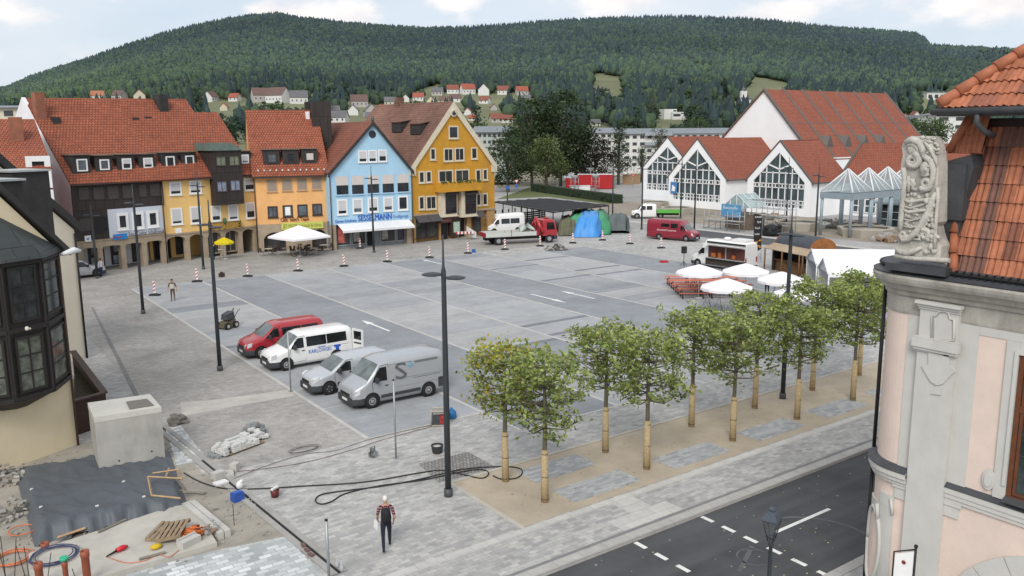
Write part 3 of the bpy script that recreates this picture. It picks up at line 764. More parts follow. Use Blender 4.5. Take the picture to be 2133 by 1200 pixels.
# roof furniture
DEA=-0.45
def on_roof(fc,x,y,ze_,zr_,dep):
 """where the sight line (x, y) meets the front roof plane: (s, z, depth)"""
 p0=fc.pt(0,ze_-0.25,0.45);nrm=(fc.pt(1,ze_-0.25,0.45)-p0).cross(fc.pt(0,zr_,-dep)-p0)
 d=ray(x,y);t=(p0-CAMP).dot(nrm)/d.dot(nrm);p=CAMP+d*t
 return (p-fc.a).dot(fc.d),p.z,-(p-fc.a).dot(fc.n)
slope1=(zr-ze+0.25)/(DEP+0.45)
def roof_dormer(fc,par,win_px,box_px,ze_,zr_,dep,fm,shut=0.0,sm=None,gm=None):
 xm=(win_px[0]+win_px[2])/2
 q,z,dd=on_roof(fc,xm,win_px[3]+3,ze_,zr_,dep)
 q0=fc.pix(win_px[0],(win_px[1]+win_px[3])/2,-dd)[0];q1=fc.pix(win_px[2],(win_px[1]+win_px[3])/2,-dd)[0]
 zb=fc.pix(xm,win_px[3],-dd)[1];zt=fc.pix(xm,win_px[1],-dd)[1]
 d,o=dormer(fc,par,(q0-0.42,q1+0.3,z-0.25,zt+0.36),None,dd-0.02,(zr_-ze_+.25)/(dep+.45),fm)
 w=fc.window((q0,q1,zb,zt),fm,0.12,gm or M_glassb,shut,sm,par=d,off=o,mull=0,px=False)
 return d
for k,r in enumerate(((445,450,507,522),(578,452,634,514),(708,446,762,510),(832,443,886,502),(963,434,1014,498),(1077,430,1126,490))):
 roof_dormer(f1,h1,Z1(*r),None,ze,zr,DEP,M_frame,shut=(0.0,0.0,0.5,0.7,0.0,0.0)[k],gm=M_glassb if k in (0,1) else M_glass)
mb=MB()
q,z,dd=on_roof(f1,963/2.79,170+205/2.79,ze,zr,DEP)
q,z=f1.pix(344,243,-dd);w=0.5;zt=f1.pix(344,197,-dd)[1]
f1.box(mb,q-w,q+w,z-1.2,zt,-dd-1.4,-dd);c=mb.build('chimney',M_slate,roof1)
for x,y in ((331,240),(792,240),(865,235)):
 q,z,dd=on_roof(f1,x/2.79,170+y/2.79,ze,zr,DEP);mb=MB();f1.box(mb,q-0.35,q+0.35,z-0.1,z+0.55,-dd-0.9,-dd+0.05);mb.build('roof_hatch',M_slate,roof1)
q,z=f1.pix(86,250,-6.0);zt=f1.pix(88,193,-6.0)[1]
mb=MB();f1.box(mb,q-.45,q+.45,ze,zt,-6.6,-5.8);mb.build('chimney',mat('chimney_brick',(0.27,0.11,0.07),0.9,0.2,2.0,dirt=0.2),h1)

# ---- second house: pale yellow over the arcade,tall dark oriel
h2=thing('yellow_arcade_house','pale yellow arcaded house with white shutters, tall dark oriel and gold lettering','house',tuple(at(440,537)))
f2=Fac(h2,(346,548.5),(538,524.5));q2=f2.len
ze2=f2.pix(440,372)[1];zb2=f2.pix(440,480)[1]-0.1
mb=MB();f2.box(mb,0.003,q2,zb2+0.17,ze2,-9,0.0);f2.box(mb,0.003,q2,0,zb2+.16,-9,-3.2);mb.build('wall',M_yel,h2)
mb=MB()
zr2=f2.pix(440,206,-DEP)[1];zr2b=f2.pix(440,235,-DEP*0.85)[1]
def strip(fc,s0,s1,zr_,dep,zee): 
 slab_roof(mb,[fc.pt(s0,zee-0.25,0.45),fc.pt(s1,zee-0.25,0.45),fc.pt(s1,zr_,-dep),fc.pt(s0,zr_,-dep)])
 slab_roof(mb,[fc.pt(s0,zr_,-dep),fc.pt(s1,zr_,-dep),fc.pt(s1,zee-0.2,-2*dep),fc.pt(s0,zee-0.2,-2*dep)])
sk=f2.pix(387,215,-DEP)[0]
kb=(f12.pix(447,235,-DEP*.86)[1]-zeR)/(zR-zeR);ze2,zr2,zr2b,dep2=ze,zr,ze-.25+(zr-ze+.25)*kb,-.45+(DEP+.45)*kb
for a_,b_,k_ in ((qR+.002,qK,1),(qK+.002,f12.len+.1,kb)): slab_roof(mb,[r12(a_,0),r12(b_,0),r12(b_,k_),r12(a_,k_)]);slab_roof(mb,[r12(a_,k_),r12(b_,k_),f12.pt(b_,ze-.2,-15),f12.pt(a_,ze-.2,-15)])
roof2=mb.build('roof',M_tile,h2)
mb=MB();f2.box(mb,0,q2,ze2-0.42,ze2-0.27,0.40,0.58);mb.cyl(f2.pt(0.05,0,0.25),f2.pt(0.05,ze2-.3,0.25),0.06,n=8);mb.cyl(f2.pt(q2-.05,0,0.2),f2.pt(q2-.05,ze2-.3,0.2),0.06,n=8);mb.build('gutter',M_gut,h2)
shs={0: 0.75,1: 0.8,2: 0.55,3: 0.85,4: 0.8,5: 0.72,6: 0.85,7: 0.55}
for k,r in enumerate(((983,582,1054,660),(1098,575,1170,652),(1418,560,1480,634),(993,735,1060,832),(1105,725,1170,826),(1226,720,1284,812),(1325,712,1384,806),(1427,702,1484,796))):
 f2.window(Z1(*r),M_frame,0.15,M_glass,shs[k],M_shut,mull=0,sill=1)
tq=f2.rect(*Z1(1218,400,1385,714));mb=MB();f2.box(mb,tq[0],tq[1],tq[2],tq[3],-4.0,0.9);orl=mb.build('oriel',M_panel,h2)
mb=MB();a0,a1,zt=tq[0]-0.25,tq[1]+0.15,tq[3]
mb.hexa([f2.pt(a0,zt+.003,1.1),f2.pt(a1,zt+.003,1.1),f2.pt(a1,zt+.003,-4.5),f2.pt(a0,zt+.003,-4.5)],[f2.pt(a0+.4,zt+0.8,0.3),f2.pt(a1-.9,zt+0.8,0.3),f2.pt(a1-.9,zt+.8,-4.5),f2.pt(a0+.4,zt+.8,-4.5)]);mb.build('oriel_roof',M_copper,orl)
for k,r in enumerate(((1228,434,1286,490),(1304,430,1364,488),(1233,577,1292,640),(1311,570,1370,633))):
 f2.window(f2.rect(*Z1(*r)),M_panel2,0.08,mat('curtained_glass',(0.17,0.19,0.13),0.3,0.35,4) if k < 2 else mat('sky_glass',(0.22,0.25,0.33),0.15,0.3,2),off=0.9,mull=1,px=False,par=orl)
roof_dormer(f2,h2,Z1(1400,424,1445,476),None,ze2,zr2b,dep2,M_frame,shut=0.8)
ed2=[f2.pix(x,y)[0] for x,y in ((347,548),(394,543),(432,538),(468,533.5),(504,529.5),(536,525))]
mb=MB();f2.box(mb,q2-.12,q2-.003,0,zb2,-3.2,-.56);mb.build('arcade_end_wall',M_stone,h2);mb=MB();f1.box(mb,.003,.12,0,zband,-3.2,-.56);mb.build('arcade_end_wall',M_stone,h1)
arcade(f2,'arcade',ed2,zb2,f2.pix(432,494)[1]-0.05,f2.pix(410,488)[1],0.45)
for i in range(5):
 a,b=ed2[i]+0.3,ed2[i+1]-0.3
 m_=M_shop if i in (1,2,3) else M_void
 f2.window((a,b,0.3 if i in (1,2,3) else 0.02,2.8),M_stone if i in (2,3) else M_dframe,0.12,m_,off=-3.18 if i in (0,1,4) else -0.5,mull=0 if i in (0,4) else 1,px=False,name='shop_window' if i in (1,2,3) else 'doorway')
M_gold=mat('gold_letters',(0.42,0.25,0.03),0.4,0.25,3.0)
qa,qb=f2.pix(437,474)[0],f2.pix(498,468)[0];zz_=f2.pix(468,471)[1]
sgn=MB();f2.box(sgn,qa,qb,zz_+0.42,zz_+0.5,0.25,0.4);f2.box(sgn,qa-.05,qa+.05,zz_-.3,zz_+.5,0.0,0.4);f2.box(sgn,qb-.05,qb+.05,zz_-.3,zz_+.5,0.0,0.4);sg2=sgn.build('sign_bracket',mat('dull_gold',(0.2,0.12,0.03),0.5),h2)
text('GOLDIE',1.0,face_m(f2,qa+.1,zz_,0.3),M_gold,sg2,width=qb-qa-.2,ext=0.05)
mb=MB();c=f2.pix(464,460);mb.ball(f2.pt(c[0],c[1],0.4),(0.22,0.22,0.4),8,5);mb.build('emblem',mat('verdigris',(0.06,0.12,0.07),0.6),sg2)
mb=MB();r=f2.rect(*Z1(1020,852,1055,880));f2.box(mb,r[0],r[1],r[2],r[3],0,0.06);mb.build('plaque',M_frame,h2)

# ---- third house: orange,stone ground floor
h3=thing('orange_house','orange house with taupe shutters, three dark dormers and a cafe on its ground floor','house',tuple(at(615,522)))
f3=Fac(h3,(538,526.5),(692,518.5));q3=f3.len
ze3=f3.pix(610,361)[1];zs3=f3.pix(615,465)[1]
mb=MB();f3.box(mb,0,q3,zs3+.003,ze3,-9,0.0);mb.build('wall',M_ora,h3)
zr3=f3.pix(575,229,-7.0)[1]
mb=MB();s0=f3.pix(501,229,-7)[0];s1_=f3.pix(651,229,-7)[0]
slab_roof(mb,[f3.pt(-0.2,ze3-.25,.45),f3.pt(q3+.05,ze3-.25,.45),f3.pt(q3-.1,zr3,-7),f3.pt(-0.1,zr3,-7)]);slab_roof(mb,[f3.pt(-.1,zr3,-7),f3.pt(q3-.1,zr3,-7),f3.pt(q3,ze3,-14),f3.pt(-.1,ze3,-14)])
roof3=mb.build('roof',M_tile,h3)
mb=MB();mb.prism([f3.pt(-0.05,ze3,0),f3.pt(-.05,ze3,-14),f3.pt(-.05,zr3-.2,-7)],f3.d*0.2);mb.prism([f3.pt(q3-.3,ze3,0),f3.pt(q3-.3,ze3,-14),f3.pt(q3-.3,zr3-.2,-7)],f3.d*0.2);mb.build('gable_wall',M_ora,h3)
mb=MB();f3.box(mb,-.2,q3,ze3-0.45,ze3-0.28,0.42,0.62);mb.cyl(f3.pt(0.0,0,0.12),f3.pt(0.0,ze3-.3,0.12),0.06,n=8);mb.cyl(f3.pt(q3-.05,0,0.2),f3.pt(q3-.05,ze3-.3,0.2),0.06,n=8);mb.build('gutter',M_gut,h3)
mb=MB()
for k in range(12): q=0.5+k*(q3-1)/11;p=f3.pt(q,ze3+.38,0.02);mb.cbox(p,(0.06,0.06,0.09))
mb.build('snow_guard',M_frame,roof3)
for k,r in enumerate(((183,418,248,486),(314,416,376,482),(441,412,502,476))):
 roof_dormer(f3,h3,Z2(*r),None,ze3,zr3,7.0,M_dframe,shut=0.9 if k == 2 else 0,sm=mat('pale_blind',(0.5,0.47,0.45),0.7),gm=M_glassb if k == 0 else M_glass)
for r in ((180,597,250,680),(282,593,352,674),(384,589,452,670),(483,584,551,665)): f3.window(Z2(*r),mat('tan_surround',(0.5,0.32,0.18),0.8),0.07,M_glass,1.0,M_shutt,mull=0,sill=1)
for k,r in enumerate(((187,777,255,854),(288,770,356,850),(388,765,456,845),(488,760,554,837))):
 w=f3.window(Z2(*r),M_dframe,0.12,M_glassb,mull=1 if k in (0,3) else 0,sill=1)
 if k == 1:
  mb=MB();q0,q1,za,zb=f3.rect(*Z2(305,782,340,838));f3.box(mb,q0,q1,za,zb,0.02,0.03);mb.build('poster',M_frame,w)
mb=MB();f3.box(mb,0,q3,0,zs3,-9,-0.6)
gf=f3;aL=f3.rect(550,484,596,525);aR=f3.rect(650,478,681,520)
mb2=MB();eds=[(0,aL[0]),(aL[1],aR[0]),(aR[1],q3)]
for a,b in eds: f3.box(mb2,a,b,0,zs3,-0.6,0.03)
for (a,b,_,zt) in (aL,aR):
 n=8;arc=[(a+(b-a)*i/n,zt-0.7+0.7*math.sin(math.pi*i/n)**0.6) for i in range(n+1)]
 for (x0,za),(x1_,zb) in zip(arc,arc[1:]): mb2.hexa([f3.pt(x0,za,.03),f3.pt(x1_,zb,.03),f3.pt(x1_,zb,-.6),f3.pt(x0,za,-.6)],[f3.pt(x0,zs3,.03),f3.pt(x1_,zs3,.03),f3.pt(x1_,zs3,-.6),f3.pt(x0,zs3,-.6)])
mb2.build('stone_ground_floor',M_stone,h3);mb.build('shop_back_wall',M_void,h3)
for (a,b,_,zt) in (aL,aR): f3.window((a,b,0.05,zt-.1),M_dframe,0.08,M_shop,off=-.58,mull=2,px=False,name='shop_window')
r=f3.rect(*Z2(278,884,562,930));mb=MB();f3.box(mb,r[0],r[1],r[2],r[3],0.05,0.2);sb=mb.build('sign_board',mat('sign_lime',(0.52,0.55,0.13),0.5,0.1),h3)
text('JET MODE  Schmuck & Uhren',0.55,face_m(f3,r[0]+.2,(r[2]+r[3])/2,0.21),mat('letter_olive',(0.2,0.2,0.02),0.5),sb,width=(r[1]-r[0])-.4)
q0=f3.pix(584,459)[0];q1=f3.pix(643,456)[0];z0=f3.pix(612,457.5)[1]
text('Cafe  netti\'s Team',0.6,face_m(f3,q0,z0,0.05),M_tred,h3,width=q1-q0,ext=.03)
# tall black clad shaft between the orange and the blue house
q,_z=f3.pix(671,300,-5);mb=MB();zt=f3.pix(671,211,-5.0)[1]
f3.box(mb,f3.pix(651,260,-5)[0],f3.pix(690.5,260,-5)[0],6,zt,-8.5,-5.0);f3.box(mb,f3.pix(636,220,-7)[0],f3.pix(650,220,-7)[0],zr3-1,f3.pix(640,212,-7)[1],-8.2,-7)
mb.build('chimney_shaft',M_panel,h3)
q,z,dd=on_roof(f3,641,246,ze3,zr3,7.0);mb=MB();f3.box(mb,q-.22,q+.22,z-.4,z+.75,-dd-.5,-dd+0.12);mb.build('roof_hatch',M_frame,roof3)

# ---- fourth house: light blue gable
h4=thing('blue_gabled_house','light blue gabled shop with white awning and blue lettering, between orange and ochre houses','house',tuple(at(775,513)))
f4=Fac(h4,(693,521.5),(860,507));q4=f4.len
apx=f4.pix(775.4,255);eL=f4.pix(695.8,356);eR=f4.pix(857.7,350.4);ez=(eL[1]+eR[1])/2
zW=f4.pix(775,462)[1]-.08;mb=MB();f4.poly(mb,[(0,zW),(q4,zW),(q4,ez),(apx[0],apx[1]),(0,ez)],-0.4,0.0)
mb.prism([f4.pt(0.15,0,-0.4),f4.pt(0.15,ez,-.4),f4.pt(0.15,ez,-13),f4.pt(.15,0,-13)],f4.d*(-0.14));mb.prism([f4.pt(q4-.01,0,-0.4),f4.pt(q4-.01,ez,-.4),f4.pt(q4-.01,ez,-13),f4.pt(q4-.01,0,-13)],f4.d*(-0.14))
mb.build('wall',M_blu,h4)
mb=MB();B=-14
slab_roof(mb,[f4.pt(-.25,ez-.25,.25),f4.pt(apx[0],apx[1]+.12,.25),f4.pt(apx[0],apx[1]+.12,B),f4.pt(-.25,ez-.25,B)])
slab_roof(mb,[f4.pt(q4+.25,ez-.25,.25),f4.pt(apx[0],apx[1]+.12,.25),f4.pt(apx[0],apx[1]+.12,B),f4.pt(q4+.25,ez-.25,B)])
roof4=mb.build('roof',M_tiled,h4)
mb=MB()
for e in (-.28,q4+.28):
 a=f4.pt(e,ez-.34,.26);b=f4.pt(apx[0],apx[1]+.14,.26)
 mb.prism([a,b,b+Vector((0,0,-.42)),a+Vector((0,0,-.42))],f4.n*0.1)
mb.build('verge_board',M_slate,h4)
mb=MB();mb.ball(f4.pt(apx[0],apx[1]+.4,.1),(.2,.2,.35),8,5);mb.build('finial',M_copper,h4)
mb=MB();mb.cyl(f4.pt(-.02,0,.14),f4.pt(-.02,ez,.14),.06,n=8);mb.cyl(f4.pt(q4+.02,0,.14),f4.pt(q4+.02,ez,.14),.06,n=8);mb.build('downpipe',M_gut,h4)
c=f4.pix(775.4,279.5);mb=MB();mb.lathe([(0.30,0),(0.42,0),(0.42,.08),(0.30,.08)],n=20,caps=False);mb.lathe([(0.3,0),(0.3,.03)],n=20,mi=1)
rot=Matrix.Translation(f4.pt(c[0],c[1],0)) @ Matrix.Rotation(math.atan2(f4.d.y,f4.d.x),4,'Z') @ Matrix.Rotation(R(90),4,'X')
mb.V=[(rot @ Vector(p))[:] for p in mb.V];mb.build('round_window',[M_slate,M_glass],h4)
for k,r in enumerate(((798,400,858,482),(866,398,922,480),(933,395,990,477))): f4.window(Z2(*r),M_frame,0.12,M_glass,0.72 if k < 2 else .55,M_shut,mull=0,sill=1)
for r in ((646,570,734,702),(751,567,837,698),(856,563,941,692),(958,560,1041,688),(1059,556,1141,682)): f4.window(Z2(*r),M_blu,0.06,M_glass,0.5,mat('beige_blind',(0.56,0.52,0.50),0.7,0.05),mull=0,sill=1,out=.05)
for k,r in enumerate(((654,730,725,836),(759,725,828,826),(862,718,934,818),(967,714,1034,810),(1066,707,1134,804))): f4.window(Z2(*r),M_frame,0.17,M_glassb if k in (1,3) else M_glass,(0.78,0.7,0.72,0.72,0.0)[k],M_shut,mull=0,sill=1)
r0=f4.pix(693+8,440)[0]
mb=MB();zA=f4.pix(775,462)[1];zB=f4.pix(775,477,1.5)[1]
q0=f4.pix(702,462)[0];q1=f4.pix(851,457)[0];n=5
for k in range(n):
 a=q0+(q1-q0)*k/n;b=q0+(q1-q0)*(k+1)/n
 slab_roof(mb,[f4.pt(a+.01,zA,.06),f4.pt(b-.01,zA,.06),f4.pt(b-.01,zB,1.6),f4.pt(a+.01,zB,1.6)],0.04)
f4.box(mb,q0,q1,zB-.22,zB-.045,1.57,1.62)
mb.build('awning',mat('awning_white',(0.72,0.72,0.73),0.8,.04),h4)
q0=f4.pix(745,452)[0];q1=f4.pix(815,455)[0];z0=f4.pix(780,455)[1]
text('SESSELMANN',1.0,face_m(f4,q0,z0+.1,.04),M_tblue,h4,width=q1-q0,ext=.05)
q0=f4.pix(698,459)[0];q1=f4.pix(742,459)[0];text('Damen-Schuhhaus',.5,face_m(f4,q0,f4.pix(720,460.5)[1],.04),M_tblue,h4,width=q1-q0)
q0=f4.pix(818,451)[0];q1=f4.pix(850,449)[0];text('Großgarage',.55,face_m(f4,q0,f4.pix(834,450.5)[1],.04),mat('letter_pale_blue',(.1,.22,.5),.5),h4,width=q1-q0)
mb=MB();f4.box(mb,0,q4,0,zW+.4,-13,-.55);mb.build('shop_back_wall',mat('grey_shopfront',(.20,.215,.23),.5,.1),h4)
for a,b in ((0,.5),(q4-.75,q4)): mb=MB();f4.box(mb,a,b,0,zW-.003,-.55,0.0);mb.build('pier',M_stone,h4)
for x0,x1_,mt in ((704,734,0),(736,766,0),(796,828,0),(830,848,2)):
 a,b=f4.pix(x0,500)[0],f4.pix(x1_,500)[0]
 w=f4.window((a,b,.35,3.0),mat('alu_frame',(.30,.31,.33),.45),.1,M_shop if mt == 0 else mat('violet_glass',(.06,.05,.08),.2),off=-.53,mull=0,px=False,name='shop_window')
 if mt == 0:
  mb=MB();f4.box(mb,a+.25,a+1.0,.7,2.5,-.515,-.50);mb.build('poster',mat('poster_%d' % x0,(.5,.12,.1) if x0 == 704 else (.32,.3,.27),.6,.5,3),w)
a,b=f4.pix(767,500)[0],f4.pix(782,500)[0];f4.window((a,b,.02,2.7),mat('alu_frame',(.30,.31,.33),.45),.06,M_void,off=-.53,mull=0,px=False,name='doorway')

# ---- fifth house: ochre gable with cream verge
h5=thing('ochre_gabled_house','ochre gabled corner house with cream verge, balcony, two bay windows and brown tiled roof','house',tuple(at(945,497)))
f5=Fac(h5,(861,506.5),(1031,487));q5=f5.len
ap=f5.pix(944,212.5);el=f5.pix(861,338);er=f5.pix(1031,343);ez5=(el[1]+er[1])/2-.1;AC=q5*0.492
mb=MB();f5.poly(mb,[(0,3.3),(q5,3.3),(q5,ez5),(AC,ap[1]-.1),(0,ez5)],-.4,0)
mb.prism([f5.pt(0,0,-.4),f5.pt(0,ez5,-.4),f5.pt(0,ez5,-15),f5.pt(0,0,-15)],f5.d*.3);mb.prism([f5.pt(q5-.3,0,-.4),f5.pt(q5-.3,ez5,-.4),f5.pt(q5-.3,ez5,-15),f5.pt(q5-.3,0,-15)],f5.d*.3)
mb.build('wall',M_och,h5)
mb=MB();B=-16.5
slab_roof(mb,[f5.pt(-.3,ez5-.2,.2),f5.pt(AC,ap[1]+.1,.2),f5.pt(AC,ap[1]+.1,B),f5.pt(-.3,ez5-.2,B)])
slab_roof(mb,[f5.pt(q5+.3,ez5-.2,.2),f5.pt(AC,ap[1]+.1,.2),f5.pt(AC,ap[1]+.1,B),f5.pt(q5+.3,ez5-.2,B)])
roof5=mb.build('roof',M_tileb,h5)
mb=MB()
for e in (-.3,q5+.3):
 a=f5.pt(e,ez5-.25,.1);b=f5.pt(AC,ap[1]+.05,.1);sg_=1 if e < 0 else -1
 mb.prism([a,b,b+Vector((0,0,-1.05)),a+f5.d*sg_*.1+Vector((0,0,-.75))],f5.n*0.14)
for e in (.1,q5-.1): f5.box(mb,e-.45,e+.45,ez5-1.15,ez5-.2,.01,.2)
mb.build('verge_board',M_cream,h5)
c=f5.pix(944,235)
mb=MB();mb.lathe([(0.34,0),(0.52,0),(0.52,.2),(0.34,.2)],n=20,caps=False);mb.lathe([(0.34,0),(0.34,.16)],n=20,mi=1)
rot=Matrix.Translation(f5.pt(AC,c[1],.06)) @ Matrix.Rotation(math.atan2(f5.d.y,f5.d.x),4,'Z') @ Matrix.Rotation(R(90),4,'X')
mb.V=[(rot @ Vector(p))[:] for p in mb.V];mb.build('round_window',[M_cream,M_glass],h5)
W5=((1408,234,1474,322,0),(1283,384,1322,466,0),(1374,384,1440,476,1),(1449,381,1514,472,1),(1560,379,1602,460,0),(1206,540,1246,622,0),(1254,538,1294,618,0),(1338,532,1438,616,1),(1452,527,1548,612,1),
      (1589,527,1627,606,0),(1638,524,1672,602,0),(1206,708,1246,802,0),(1255,706,1326,800,1),(1573,690,1627,776,1),(1636,688,1672,772,0))
for r in W5: f5.window(Z2(*r[:4]),M_cream,0.16,M_glass,mull=r[4],sill=1)
r=f5.rect(*Z2(1318,612,1586,664));mb=MB();f5.box(mb,r[0],r[1],r[2],r[3],0,1.3);f5.box(mb,r[0]-.1,r[1]+.1,r[2]-.16,r[2]-.003,0,1.4);bal=mb.build('balcony',M_och,h5)
mb=MB();random.seed(2)
for k in range(60):
 q=random.uniform(r[0],r[1]);p=f5.pt(q,r[3]+random.uniform(0,.22),1.3+random.uniform(-.15,.12));mb.cbox(p,(.09,.09,.07),random.random()*3)
mb.build('flower_box',mat('flowerbox_green',(.06,.09,.03),.9,.5,6),bal)
for x0,x1_ in ((1338,1442),(1472,1574)):
 r=f5.rect(*Z2(x0,672,x1_,838));mb=MB();f5.box(mb,r[0],r[1],r[2],r[3],0,.75);f5.box(mb,r[0]-.08,r[1]+.08,r[2]-.15,r[2]-.003,0,.85);by=mb.build('bay_window',M_cream,h5)
 f5.window((r[0]+.55,r[1]-.15,r[2]+.25,r[3]-.35),M_dframe,.09,M_glass,off=.75,mull=1,trans=2,px=False,par=by)
 mb=MB();slab_roof(mb,[f5.pt(r[0]+.4,r[3]+.15,.76),f5.pt(r[1],r[3]+.15,.76),f5.pt(r[1],r[3]-.4,1.25),f5.pt(r[0]+.4,r[3]-.4,1.25)],.04);mb.build('awning',M_slate,by)
mb=MB();f5.box(mb,0,q5,0,3.297,-15,-.5)
for a,b in ((0,.45),(f5.pix(917,480)[0]-.1,f5.pix(917,480)[0]+.15),(f5.pix(973,480)[0],f5.pix(982,480)[0]),(q5-1.3,q5)): f5.box(mb,a,b,0,3.298,-.5,-.02)
mb.build('ground_floor',mat('ochre_stone',(.40,.24,.10),.9,.15,1.5,dirt=.2),h5)
mb=MB();f5.box(mb,-.05,q5+.05,3.2,3.42,-.2,.1);mb.build('string_course',M_stone,h5)
for x0,x1_,y0,y1 in ((865,889,469,503),(890,912,468,501),(986,1001,461,494)):
 r=f5.rect(x0,y0,x1_,y1);f5.window((r[0],r[1],.5,2.6),M_dframe,.1,M_shop,off=-.1 if x0 < 980 else .0,mull=0,px=False,name='shop_window',sill=1)
 mb=MB();slab_roof(mb,[f5.pt(r[0]-.1,3.25,.1),f5.pt(r[1]+.1,3.25,.1),f5.pt(r[1]+.1,2.5,1.0),f5.pt(r[0]-.1,2.5,1.0)],.05);mb.build('awning',mat('awning_grey',(.07,.065,.07),.8),h5)
r=f5.rect(*Z2(1357,885,1402,1000));f5.window((r[0],r[1],.02,2.6),M_dframe,.08,M_black,off=-.08,mull=0,px=False,name='door')
r=f5.rect(*Z2(1418,888,1480,990));mb=MB();f5.box(mb,r[0],r[1],.4,2.5,-.4,.35);dc=mb.build('display_case',M_dframe,h5);mb=MB();f5.box(mb,r[0]+.3,r[1]-.2,.8,2.1,.352,.37);mb.build('poster',mat('poster_mint',(.4,.5,.42),.5,.4,4),dc)
r=f5.rect(*Z2(1484,875,1532,970));f5.window((r[0],r[1],.02,2.7),M_stone,.06,M_void,off=-.46,mull=0,px=False,name='doorway')
r=f5.rect(*Z2(1345,850,1456,886));mb=MB();f5.box(mb,r[0],r[1],r[2],r[3],.0,.3);sb5=mb.build('sign_board',mat('sign_maroon',(.13,.05,.045),.5),h5)
text('Juwelier Schmidt',.4,face_m(f5,r[0]+.15,(r[2]+r[3])/2,.31),mat('letter_rose',(.45,.25,.2),.5),sb5,width=r[1]-r[0]-.3)
# dormers on the brown roof
def side_dormer(px,sz=1.0):
 p0=f5.pt(-.3,ez5-.2,.2);nrm=(f5.pt(AC,ap[1]+.1,.2)-p0).cross(f5.n)
 d=ray(*px);t=(p0-CAMP).dot(nrm)/d.dot(nrm);p=CAMP+d*t
 mb=MB();w,h=1.0*sz,1.1*sz
 X=f5.d;Yv=-f5.n
 P=lambda a,b,z: p+X*a+Yv*b+Vector((0,0,z))
 mb.hexa([P(-.25,-w,-.1),P(-.25,w,-.1),P(1.6,w,-.1),P(1.6,-w,-.1)],[P(-.25,-w,h),P(-.25,w,h),P(1.6,w,h+.1),P(1.6,-w,h+.1)])
 dd=mb.build('dormer',M_slate,h5)
 mb=MB();mb.hexa([P(-.4,-w-.15,h+.003),P(-.4,w+.15,h+.003),P(1.9,w+.15,h+.4),P(1.9,-w-.15,h+.4)],[P(-.4,-w-.15,h+.1),P(-.4,w+.15,h+.1),P(1.9,w+.15,h+.5),P(1.9,-w-.15,h+.5)]);mb.build('dormer_roof',M_tileb,dd)
side_dormer((829,274));side_dormer((868,278))
mb=MB();p=f5.pt(AC,ap[1],-11);mb.cbox(p+Vector((0,0,.2)),(.5,.4,.7));mb.build('chimney',M_tileb,roof5)
# link roof between blue and ochre house
mb=MB();P0=f4.pt(q4-.2,0,-6)
slab_roof(mb,[f4.pt(q4-2.4,9.4,-4),f4.pt(q4+1.2,9.4,-4),f4.pt(q4+1.2,11.8,-7.5),f4.pt(q4-2.4,11.8,-7.5)])
mb.build('lean_to_roof',M_tiled,h4)
# vehicles
M_tyre=mat('tyre',(0.018,0.018,0.019),0.85,0.2,6)
M_rim=mat('rim',(0.40,0.41,0.42),0.35,0.15,8,metal=0.6)
M_plast=mat('bumper_plastic',(0.045,0.047,0.052),0.65,0.12,4)
M_cglass=glass('car_glass',(0.012,0.015,0.017),0.04,0.5,1.5,spec=0.6)
M_wscr=glass('windscreen_glass',(0.12,0.14,0.14),0.05,0.5,1.2,spec=0.7)  # paler than the side glass, sky reflection put into the base colour
M_lamp=mat('headlamp',(0.62,0.64,0.66),0.12,0.2,12,metal=0.3,coat=1.0)
M_tail=mat('tail_lamp',(0.35,0.015,0.012),0.25,0.15,8)
M_plate=mat('plate_white',(0.7,0.7,0.7),0.5,0.04)
M_seam=mat('seam',(0.03,0.03,0.03),0.8)
def paint(name,c,metal=0.0,rough=0.32): return mat(name,c,rough,0.04,1.0,metal=metal,coat=0.6,spec=0.45,dirt=0.06)
P_red=paint('paint_red',(0.36,0.018,0.03));P_white=paint('paint_white',(0.74,0.74,0.73));P_silver=paint('paint_silver',(0.40,0.42,0.44),0.35,0.38)
P_silver2=paint('paint_pale_silver',(0.48,0.50,0.53),0.3,0.36);P_wine=paint('paint_wine',(0.24,0.012,0.03))
M_rimtrim=mat('wheel_trim',(0.30,0.31,0.32),0.45,0.2,6,metal=0.3)

